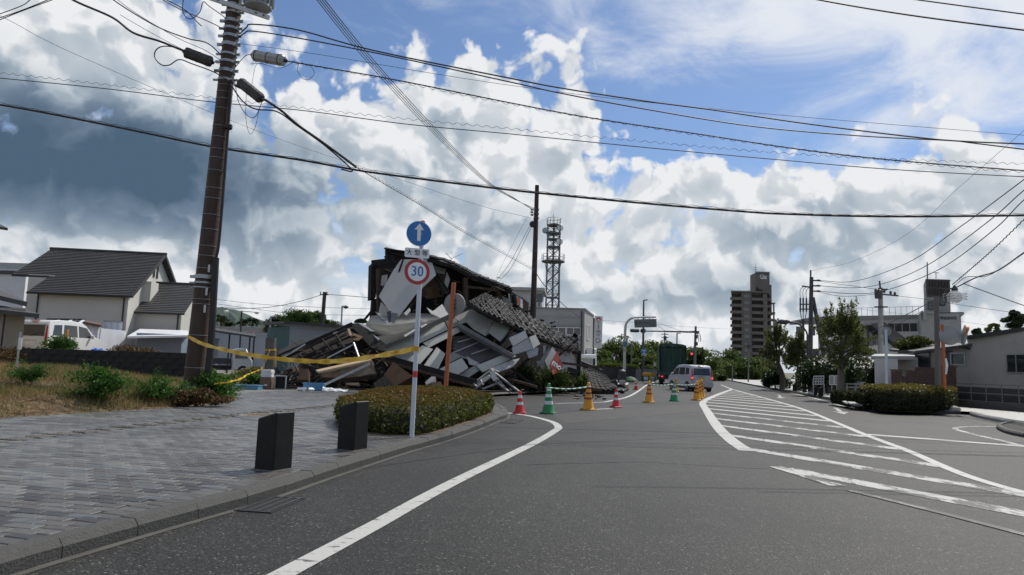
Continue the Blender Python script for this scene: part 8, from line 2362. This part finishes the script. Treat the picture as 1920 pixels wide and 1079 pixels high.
# ------------------------------------------------------------------ RIGHT buildings
m_slabw = mat('apartment_white', (.40, .40, .385), .8, var=.05, dirt=(.28, .275, .26), damt=.4, dscale=.4)
lb_ = thing('long_white_block', 'long white apartment block with dark balcony bands behind the trees', 'building', V((at(1640, 690, 85).x, 85, 0)))
a, b = at(1535, 690, 88), at(1738, 690, 80); ztop = at(1640, 600.5, 84).z
MB().prism([V((a.x, 88, 0)), V((b.x, 80, 0)), V((b.x, 80, ztop)), V((a.x, 88, ztop))], V((4.2, 8, 0))).build('wall', m_slabw, lb_)
MB().prism([V((a.x - .5, 87.7, ztop)), V((b.x + .3, 79.7, ztop)), V((b.x + 1, 89, ztop)), V((a.x, 97, ztop))], V((0, 0, .5))).build('roof_band', mat('roof_band_grey', (.20, .195, .185), .8), lb_)
dr = (V((b.x, 80, 0)) - V((a.x, 88, 0))).normalized(); Rr = Matrix((dr, V((-dr.y, dr.x, 0)), V((0, 0, 1)))).transposed(); nr = V((dr.y, -dr.x, 0))
L_ = (V((b.x, 80, 0)) - V((a.x, 88, 0))).length
for zf in (ztop - 1.0, ztop - 3.6, ztop - 6.2):
  rc_ = MB().box(V((b.x, 80, zf)) - dr * 4.2 + nr * .02, (7.6, .1, 1.0), Rr).build('recess_shade_panel', mat('recess_shade', (.035, .033, .031), .9), lb_)  # flat dark panel painting the shade of a recess
  for j in range(10): MB().box(V((b.x, 80, zf)) - dr * (.8 + j * .8) + nr * .08, (.05, .06, 1.0), Rr).build('baluster', m_steel, rc_)
  MB().box(V((b.x, 80, zf - .9)) - dr * 4.2 + nr * .25, (8.0, .5, .8), Rr).build('balcony_front', m_slabw, lb_)
for j in range(4): frame_window(lb_, V((b.x, 80, ztop - 1.3)) - dr * (9.6 + j * 1.6) + nr * .02, dr, (0, 0, 1), .7, 1.1, mull=0, fr=m_dsteel)
for j in range(3): frame_window(lb_, V((b.x, 80, ztop - 4.2)) - dr * (9.2 + j * 1.6) + nr * .02, dr, (0, 0, 1), .7, 1.1, mull=0, fr=m_dsteel)
for j in range(22): MB().tube([V((b.x, 80, ztop + .5)) - dr * (j * .62), V((b.x, 80, ztop + 1.5)) - dr * (j * .62)], .03, 4).build('roof_rail_post', m_steel, lb_)
MB().tube([V((b.x, 80, ztop + 1.5)), V((b.x, 80, ztop + 1.5)) - dr * 13], .03, 4).build('roof_rail', m_steel, lb_)

lt = thing('louvred_tower', 'grey stair tower topped by a dark louvred tank screen', 'building', V((at(1762, 690, 74).x, 74, 0)))
def blk(px0, px1, y0, y1, d, dep, m, name, par=None):
  a, b = at(px0, (y0 + y1) / 2, d), at(px1, (y0 + y1) / 2, d); z0, z1 = at((px0 + px1) / 2, y1, d).z, at((px0 + px1) / 2, y0, d).z
  return MB().prism([V((a.x, d, z0)), V((b.x, d, z0)), V((b.x, d, z1)), V((a.x, d, z1))], V((dep * a.x / d * .9, dep, 0))).build(name, m, par or lt)
m_tgrey = mat('tower_grey_render', (.25, .25, .24), .8, var=.05, dirt=(.18, .18, .17), damt=.5)
blk(1729, 1804, 588, 700, 74, 8, m_tgrey, 'base_block'); blk(1727, 1808, 585, 588.5, 73.6, 9, m_tgrey, 'cornice')
blk(1737, 1782, 555, 586, 75, 5, m_tgrey, 'shaft'); lv = blk(1736.5, 1781, 524, 559, 75.2, 5, m_dsteel, 'tank_screen')
for i in range(16):
  q = at(1738 + i * 2.8, 542, 75.05); MB().box(V((q.x, 75.0, q.z)), (.07, .12, 33 * 75 / FPX)).build('louvre', mat('louvre_brown', (.055, .048, .044), .7), lv)
for yy in (526, 541, 556): q = at(1759, yy, 75.1); MB().box(V((q.x, 74.98, q.z)), (44 * 75 / FPX, .1, .1)).build('screen_rail', MATS['louvre_brown'], lv)
blk(1731, 1737, 584, 600, 73.5, 1, m_tgrey, 'side_box'); MB().tube([at(1739, 524, 76), at(1738.5, 492, 76)], .06, 5).build('antenna', m_dsteel, lt)
MB().tube([at(1755, 523, 76), at(1755, 511, 76)], .04, 5).build('antenna', m_dsteel, lt); MB().beam(at(1751, 512, 76), at(1760, 512, 76), .06, .06).build('antenna_arm', m_dsteel, lt)
for px, py in ((1745, 573), (1767, 566)): frame_window(lt, at(px, py, 74.97), (1, 0, 0), (0, 0, 1), .5, .8, mull=0, fr=m_dsteel)

wh_ = thing('white_gable_house', 'white rendered house with sloping roof edge behind the largest street tree', 'house', V((at(1640, 700, 52).x, 52, 0)))
m_wr = mat('white_render', (.50, .50, .48), .8, var=.04, dirt=(.36, .355, .34), damt=.4, dscale=.5)
a = [at(1560, 672, 52), at(1688, 672, 52), at(1683, 655, 52), at(1632, 612, 52), at(1590, 612, 52), at(1560, 640, 52)]
a[0].z = a[1].z = .1
MB().prism(a, V((2, 6, 0))).build('wall', m_wr, wh_)
MB().beam(at(1628, 609, 51.8), at(1692, 660, 51.8), 1.0, .14).build('roof_edge', m_dsteel, wh_); MB().beam(at(1636, 606, 55), at(1694, 650, 55), 3.0, .14).build('roof', m_rooft, wh_)
for px, py, w_, h_ in ((1642, 623, .45, .9), (1633, 630, .3, 1.4), (1622, 630, .3, 1.4), (1630, 668, 1.0, .75), (1651, 640, .8, .5)): frame_window(wh_, at(px, py, 51.97), (1, 0, 0), (0, 0, 1), w_, h_, mull=0, fr=m_dsteel)
frame_window(wh_, at(1608, 668, 51.97), (1, 0, 0), (0, 0, 1), 1.0, .75, fr=m_dsteel)
MB().box(at(1640, 678, 51.6), (2.2, 1.0, .1)).build('window_ledge', m_wr, wh_)
lh_ = thing('eaves_house', 'low dark-roofed house in shade behind the notice boards', 'house', V((at(1560, 700, 44).x, 44, 0)))
slab([at(1520, 694, 42), at(1648, 690, 42), at(1640, 668, 47), at(1548, 664, 47)], .15, m_rooft, 'roof', lh_)
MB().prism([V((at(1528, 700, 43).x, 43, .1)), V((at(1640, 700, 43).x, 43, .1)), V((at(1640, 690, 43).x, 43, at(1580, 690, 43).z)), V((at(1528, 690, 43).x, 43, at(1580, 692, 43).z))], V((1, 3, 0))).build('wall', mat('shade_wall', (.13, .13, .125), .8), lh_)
for px in (1606, 1620): MB().tube([V((at(px, 700, 42.4).x, 42.4, .1)), at(px, 690, 42.4)], .10, 8).build('porch_post', m_wr, lh_)
for px in (1590, 1612): frame_window(lh_, at(px, 706, 42.97), (1, 0, 0), (0, 0, 1), .5, 1.1, mull=0, fr=m_dsteel)

cn = thing('white_canopy', 'flat white carport canopy with a pale tiled pillar left of the brick wall', 'carport', V((at(1660, 728, 31).x, 31, .1)))
slab([at(1633, 668, 30.5), at(1716, 668, 30.5), at(1714, 664, 34), at(1640, 664, 34)], .16, mat('canopy_grey', (.27, .28, .28), .6), 'roof', cn)
def post_blk(px0, px1, y0, d, dep, m, name, par):
  a, b = at(px0, 700, d), at(px1, 700, d); z1 = at((px0 + px1) / 2, y0, d).z
  return MB().prism([V((a.x, d, .1)), V((b.x, d, .1)), V((b.x, d, z1)), V((a.x, d, z1))], V((dep * .5, dep, 0))).build(name, m, par)
post_blk(1648, 1670, 680, 30.6, .8, mat('white_brick_tile', (.40, .40, .385), .75, var=.06, bump=.5, bscale=9, stretch=(1, 1, 3)), 'pillar', cn)
post_blk(1641, 1684, 673, 30.4, .9, m_wr, 'fascia', cn).data.transform(Matrix.Translation((0, 0, 0)))
m_cream = mat('cream_wall', (.37, .345, .295), .8, var=.05)
post_blk(1684, 1722, 670, 32.2, 2, m_cream, 'side_wall', cn)
# brick wall
def brick_mat():
  m = bpy.data.materials.new('brown_brick'); m.use_nodes = True; nt = m.node_tree; N, L = nt.nodes, nt.links; b = N['Principled BSDF']
  tc = N.new('ShaderNodeTexCoord'); mp = N.new('ShaderNodeMapping'); mp.inputs['Rotation'].default_value = (math.radians(90), 0, 0); L.new(tc.outputs['Object'], mp.inputs[0])
  br = N.new('ShaderNodeTexBrick'); br.inputs['Scale'].default_value = 2.2; br.inputs['Color1'].default_value = (.105, .052, .040, 1); br.inputs['Color2'].default_value = (.075, .042, .034, 1); br.inputs['Mortar'].default_value = (.13, .105, .09, 1)
  br.inputs['Mortar Size'].default_value = .012; L.new(mp.outputs[0], br.inputs['Vector']); L.new(br.outputs['Color'], b.inputs['Base Color']); b.inputs['Roughness'].default_value = .85
  bp = N.new('ShaderNodeBump'); bp.inputs['Strength'].default_value = .4; bp.inputs['Distance'].default_value = .01; bp.invert = True; L.new(br.outputs['Fac'], bp.inputs['Height']); L.new(bp.outputs[0], b.inputs['Normal'])
  return m
m_brick = brick_mat()
bw = thing('brick_wall', 'stepped brown brick garden wall behind the right-hand hedge', 'wall', V((at(1730, 730, 29.6).x, 29.6, .1)))
for x0, x1, y in ((1671, 1691, 695.5), (1691.3, 1699, 708), (1699.3, 1716, 697), (1716.3, 1756, 691.5), (1756.3, 1793, 689)):
  post_blk(x0, x1, y, 29.6, .15, m_brick, 'wall_section', bw)
  a, b = at(x0, y, 29.6), at(x1, y, 29.6); MB().box(V(((a.x + b.x) / 2 + .04, 29.68, (a.z + b.z) / 2 + .03)), (b.x - a.x, .2, .05)).build('coping', m_brick, bw)
# bungalow
bg_ = thing('bungalow', 'beige rendered bungalow with sloping dark roof edge at the right', 'house', V((at(1850, 730, 29).x, 29, .1)))
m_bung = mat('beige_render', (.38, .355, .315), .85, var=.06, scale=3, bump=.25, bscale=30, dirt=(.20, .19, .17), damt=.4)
C0 = at(1819, 730, 31); C0.z = .1
RE = at(2040, 730, 24.5); RE.z = .1
LE = at(1718, 730, 32.5); LE.z = .1
zc0, zre, zle = at(1819, 637, 31).z, at(2040, 603, 24.5).z, at(1718, 665, 32.5).z
back = V((2.5, 7, 0))
MB().prism([C0, RE, V((RE.x, RE.y, zre)), V((C0.x, C0.y, zc0))], V((4.5, 5, 0))).build('wall', m_bung, bg_)
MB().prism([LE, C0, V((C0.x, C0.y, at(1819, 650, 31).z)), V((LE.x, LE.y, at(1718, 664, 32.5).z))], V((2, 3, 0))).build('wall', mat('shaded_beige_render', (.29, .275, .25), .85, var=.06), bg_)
slab([V((C0.x - .25, C0.y - .3, zc0)), V((RE.x + .2, RE.y - .3, zre)), V((RE.x + 4.6, RE.y + 5, zre + .1)), V((C0.x + 4, C0.y + 6, zc0 + .1))], -.16, m_trim, 'roof', bg_)
slab([V((LE.x - .2, LE.y - .3, at(1718, 664, 32.5).z)), V((C0.x, C0.y - .3, at(1819, 650, 31).z)), V((C0.x + 1, C0.y + 4, at(1819, 640, 31).z)), V((LE.x + 1, LE.y + 4, at(1718, 655, 32.5).z))], -.12, m_dsteel, 'side_roof', bg_)
bdir = (RE - C0).normalized(); bn = V((bdir.y, -bdir.x, 0))
if bn.y > 0: bn = -bn
def onwall(px, py):
  r = ray(px, py); t_ = (C0 - EYE).dot(bn) / r.dot(bn); return EYE + r * t_ + bn * .01
c_ = onwall(1906, 682); frame_window(bg_, c_, bdir, (0, 0, 1), 1.05, .70, fr=m_wframe)
mt_ = MB().box(onwall(1835, 676) + bn * .08, (.24, .16, .36), Matrix((bdir, bn, V((0, 0, 1)))).transposed()).build('meter_box', m_slabw, bg_)
MB().lathe([(.08, 0), (.08, .02)], onwall(1836, 673) + bn * .17, 14, bn).build('meter_dial', m_dsteel, mt_)
MB().tube([onwall(1820, 655) + bn * .08, onwall(1820, 728) + bn * .08], .045, 6).build('downpipe', m_trim, bg_)
MB().tube([at(1798, 649, 30.8), onwall(1818, 655) + bn * .08], .045, 6).build('downpipe', m_trim, bg_)
ldir = (C0 - LE).normalized(); ln_ = V((ldir.y, -ldir.x, 0)); ln_ = ln_ if ln_.y < 0 else -ln_
def onleft(px, py):
  r = ray(px, py); t_ = (C0 - EYE).dot(ln_) / r.dot(ln_); return EYE + r * t_ + ln_ * .01
frame_window(bg_, onleft(1796, 673.5), ldir, (0, 0, 1), .5, .48, mull=0, glass=mat('green_pane', (.06, .09, .08), .3), fr=m_wframe)
frame_window(bg_, onleft(1731, 676), ldir, (0, 0, 1), .52, .85, mull=0, fr=m_trim, name='door'); frame_window(bg_, onleft(1778, 680), ldir, (0, 0, 1), .3, .95, mull=0, glass=mat('brown_shutter', (.09, .075, .065), .7), fr=m_trim, name='shutter')
# low fence in front of the bungalow
fn = thing('low_fence', 'low steel rail fence on a dark base in front of the bungalow', 'fence', V((at(1860, 750, 27).x, 27, .1)))
fa, fb = at(1797, 752, 28.6), at(1990, 752, 24.0); fa.z = fb.z = .1
fdv = (fb - fa).normalized(); flen = (fb - fa).length
MB().prism([fa, fb, fb + V((0, 0, .32)), fa + V((0, 0, .32))], V((.05, .18, 0))).build('base_wall', mat('dark_base', (.06, .058, .055), .9, var=.2), fn)
m_rail = mat('dull_rail', (.13, .13, .125), .6, metal=.2)
for z_ in (.62, .98): MB().tube([fa + V((0, .08, z_)), fb + V((0, .08, z_))], .020, 6).build('rail', m_rail, fn)
for k in range(int(flen / .75) + 1): MB().tube([fa + fdv * (k * .75) + V((0, .08, .3)), fa + fdv * (k * .75) + V((0, .08, 1.0))], .018, 6).build('post', m_rail, fn)
MB().prism([fa + V((.3, 1.5, 0)), fb + V((.3, 1.5, 0)), fb + V((.3, 1.5, .85)), fa + V((.3, 1.5, .85))], V((0, .05, 0))).build('mesh_panel', mat('dark_mesh', (.045, .045, .045), .8, var=.3, scale=30), fn)

# hedges on the right
lf_hr = grade_mat('right_hedge_leaf', .55, .90, (.030, .036, .014), (.17, .14, .03), .3)
hr = [x for x in lf_hr.node_tree.nodes if x.type == 'VALTORGB'][0].color_ramp; hr.elements[0].color = (.018, .022, .009, 1); hr.elements[1].color = (.050, .058, .018, 1)
f_ = [gp(1634, 766, .12), gp(1660, 770, .12), gp(1720, 772, .12), gp(1770, 771, .12), gp(1796, 764, .12)]
f_ = [(p.x, p.y) for p in f_] + [(f_[-1].x + .4, f_[-1].y + 1.6), (f_[2].x + .8, f_[2].y + 2.3), (f_[0].x + .6, f_[0].y + 2.0)]
hedge('kerb_hedge', 'long boxy clipped hedge beside the orange mirror post on the right', f_, .12, .93, lf_hr, 16000, .085, 91)
f2 = [gp(1587, 760, .12), gp(1604, 763, .12), gp(1626, 765, .12)]
f2 = [(p.x, p.y) for p in f2] + [(f2[2].x + .7, f2[2].y + 2.6), (f2[0].x + .6, f2[0].y + 2.6)]
hedge('kerb_hedge', 'short low hedge left of the long boxy hedge', f2, .12, .62, lf_hr, 5000, .085, 92)
p = at(1718, 660, 34); tt = make_tree('clipped_tree', 'wide flat-topped clipped tree above the brick wall', (p.x, 34, .1), 2.5, (0, 0, at(1718, 646, 34).z - .1, 1.0, .8, .48), leaf_mat('yellow_green_leaf', (.035, .055, .012), (.10, .12, .025), .35), m_bark, 9000, .075, .12, 240, clumps=34, clump_r=.36)
for px, py, w_, lb, sd in ((1904, 600, 22, 'dense dark tree above the bungalow roof at the right edge', 1), (1862, 617, 13, 'airy small tree above the bungalow roof', 2), (1834, 625, 11, 'little rounded tree just right of the traffic mirrors', 3)):
  p = at(px, py, 62); make_tree('garden_tree', lb, (p.x, 62, .1), p.z, (0, 0, p.z - .1, w_ * 62 / FPX, w_ * 62 / FPX, w_ * .9 * 62 / FPX), lf_dark if sd != 2 else lf_street, m_bark, (7000, 1800, 2400)[sd - 1], .15, .1, 250 + sd, clumps=(30, 14, 14)[sd - 1])

# globe lamp post with name plate, right-hand mirror post
gl = thing('globe_lamp_post', 'brown lamp post with globe lamp and curved street name plate', 'street lamp', gp(1760, 768, .12)); dgl = 26.2
b_ = at(1759, 745, dgl); b_.z = .1
m_lpost = mat('brown_grey_post', (.125, .11, .10), .6)
MB().tube([b_, at(1756, 556, dgl)], [.125, .085], 10).build('post', m_lpost, gl, smooth=True)
MB().tube(catmull([at(1772, 560, dgl), at(1773, 543, dgl), at(1775, 541.5, dgl), at(1795, 541.5, dgl)], 4), .03, 6).build('bracket', m_dsteel, gl)
MB().tube(catmull([at(1757, 566, dgl), at(1766, 573, dgl), at(1773, 566, dgl), at(1773, 556, dgl)], 4), .035, 6).build('bracket', m_dsteel, gl)
gc = at(1790.5, 557, dgl)
gm = mat('globe_acrylic', (.62, .62, .60), .15, var=.02, alpha=.55)
glb = MB().lathe([(.02, -.255)] + [(.255 * math.cos(a), .255 * math.sin(a)) for a in [math.radians(x) for x in range(-80, 81, 10)]] + [(.03, .255)], gc, 20).build('globe', gm, gl, smooth=True)
MB().lathe([(.10, 0), (.12, .05), (.06, .16), (.02, .22)], gc + V((0, 0, .24)), 12).build('lamp_cap', m_dsteel, gl)
for z_ in (-.10, 0, .10): MB().tube([gc + V((math.cos(a) * .40, math.sin(a) * .40, z_)) for a in [2 * math.pi * k / 20 for k in range(21)]], .011, 4, caps=False).build('ring', m_steel, gl)
k_ = dgl / FPX
MB().tube([at(1757, 587, dgl), at(1806, 586.5, dgl)], .022, 6).build('plate_arm', m_dsteel, gl)
npl = MB().prism([at(x, y, dgl - .06) for x, y in ((1761, 589.5), (1800, 588.5), (1797, 596), (1789, 602), (1778, 604.5), (1762, 604.5))], V((0, .03, 0))).build('name_plate', mat('name_plate_grey', (.30, .305, .30), .5), gl)
mesh_text('駅前並木通', 6.3 * k_, m_ink, npl, at(1779, 597.2, dgl - .075), (1, 0, .02), (-.02, 0, 1), bold=.002)
mr_ = thing('traffic_mirror', 'orange post with twin traffic mirrors rising from the right-hand hedge', 'traffic mirror', gp(1772, 769, .12)); dmr = gp(1772, 769, .12).y
MB().tube([V((at(1772.5, 769, dmr).x, dmr, .1)), at(1767, 609, dmr)], .062, 12).build('post', m_orange, mr_, smooth=True)
k_ = dmr / FPX
def mirror(c, r, axis, hood):
  axis = V(axis).normalized()
  sh = MB().lathe([(r, 0), (r, .06), (r * .97, .08)], c, 30, axis).build('mirror_shell', m_mback, mr_, smooth=True)
  MB().lathe([(r * .98, 0), (r * .5, -.05), (.02, -.07)], c, 30, axis).build('dome', m_mback, sh, smooth=True)
  MB().lathe([(r * .94, 0), (r * .5, .04), (.02, .055)], c + axis * .06, 30, axis).build('mirror_face', MATS['mirror_glass'], sh, smooth=True)
  if hood:
    mb = MB(); n = 14; e1 = V((0, 0, 1)) - axis * axis.z; e1.normalize(); e2 = axis.cross(e1)
    for k in range(n + 1):
      a = math.radians(-100 + 200 * k / n); dd_ = (e1 * math.cos(a) + e2 * math.sin(a)) * r * 1.02
      mb.v += [c + dd_, c + dd_ + axis * (.13 * math.cos(math.radians(-80 + 160 * k / n)) + .02)]
    mb.f = [(2 * k, 2 * k + 1, 2 * k + 3, 2 * k + 2) for k in range(n)]
    mb.build('hood', m_orange, sh).modifiers.new('t', 'SOLIDIFY').thickness = .012
mirror(at(1781, 629.5, dmr - .1), 17.5 * k_, (.25, 1, -.1), False)
mirror(at(1806, 628, dmr - .05), 18.5 * k_, (.93, -.42, -.18), True)
MB().tube([at(1768, 629, dmr), at(1806, 628, dmr + .05)], .03, 6).build('mirror_arm', m_steel, mr_)
pl_ = MB().prism([at(1772, 673, dmr - .08), at(1775, 672, dmr - .1), at(1778, 685, dmr - .1), at(1775.5, 702, dmr - .1), at(1772.5, 702, dmr - .08), at(1773.5, 686, dmr - .08)], V((0, .02, 0))).build('notice_plate', m_white, mr_)
MB().lathe([(.3, 0), (.26, .12), (.1, .18)], gp(1785, 770, .1), 9).build('foot_stone', m_conc, mr_)
ws_ = thing('white_sign_pole', 'thin white pole with a round sign seen from behind by the pale pillar', 'road sign', gp(1662, 752, .12)); dws = 29
MB().tube([V((at(1662.5, 740, dws).x, dws, .1)), at(1661, 618, dws)], .055, 10).build('pole', m_spost, ws_, smooth=True)
MB().lathe([(8.5 * dws / FPX, 0), (8.5 * dws / FPX, .03)], at(1662, 622, dws + .08), 24, (.5, 1, 0)).build('sign_back', m_mback, ws_)

# bits along the right pavement
nb_ = thing('notice_board', 'pair of white notice boards by the street tree trunk', 'notice board', gp(1565, 742, .12)); dn = 36
for px in (1559.5, 1568.8):
  bo = MB().prism([at(px - 4.2, 704.5, dn), at(px + 4.2, 704, dn), at(px + 4.2, 722, dn), at(px - 4.2, 722.5, dn)], V((0, .04, 0))).build('board', m_white, nb_)
  for j in range(4): MB().box(at(px, 707.5 + j * 3.8, dn - .012), (.17, .01, .05)).build('print', mat('grey_print', (.20, .22, .30), .6), bo)
  MB().tube([V((at(px, 730, dn + .05).x, dn + .05, .1)), at(px, 712, dn + .05)], .025, 5).build('leg', m_steel, nb_)
tr = thing('trellis', 'wooden trellis frame left of the white notice boards', 'trellis', gp(1535, 735, .12)); dt_ = 38
for j in range(5): MB().tube([at(1526 + j * 4.6, 706, dt_), at(1524 + j * 5.0, 722, dt_)], .03, 5).build('slat', m_steel, tr)
for j in range(4): MB().tube([at(1525.5 - j * .4, 706 + j * 5, dt_), at(1545 - j * .1, 705.5 + j * 5, dt_)], .03, 5).build('slat', m_steel, tr)
for px in (1525, 1545): MB().tube([at(px, 720, dt_), V((at(px, 730, dt_).x, dt_, .1))], .03, 5).build('leg', m_steel, tr)
rl = thing('guard_rail', 'pale pipe railing between the largest street tree and the pillar', 'railing', gp(1620, 742, .12)); dr_ = 34
for y in (720, 726): MB().tube([at(1586, y, dr_), at(1640, y + 1.5, dr_)], .025, 5).build('rail', m_steel, rl)
for px in (1588, 1605, 1622, 1638): MB().tube([at(px, 719, dr_), V((at(px, 735, dr_).x, dr_, .1))], .025, 5).build('post', m_steel, rl)
far_car('parked_car', 'white car partly hidden behind the pale pillar', 1652, 712, 38, m_carw, math.radians(10), .95)
p = gp(1600, 735, .1); bush('low_shrub', 'dark shrub behind the pipe railing', (p.x, 38, .1), 1.4, .8, 1.1, lf_dark, 2600, .14, 261)
p = at(1556, 690, 40); bush('dark_bush', 'dark evergreen mass behind the trellis and boards', (p.x, 40, .1), 2.0, 1.0, 2.6, lf_dark, 5200, .17, 262, lobes=16, cat='bush')
p = at(1640, 690, 33.5); bush('dark_bush', 'dark bush left of the pale pillar', (p.x, 33.5, .1), .8, .6, 1.9, lf_dark, 2600, .12, 263, cat='bush')
q = gp(1610, 764, .12); o = MB()
for k in range(9): o.box(q + V((rnd.uniform(-.35, .35), rnd.uniform(-.1, .35), .05 + rnd.uniform(0, .12))), (rnd.uniform(.15, .4), rnd.uniform(.1, .25), .04), Matrix.Rotation(rnd.uniform(0, 3), 3, 'Z') @ Matrix.Rotation(rnd.uniform(-.6, .6), 3, 'X'))
tag(o.build('broken_slab_heap', mat('pale_slab', (.42, .42, .41), .8), None), 'heap of broken pale slabs between the two right-hand hedges', 'rubble')
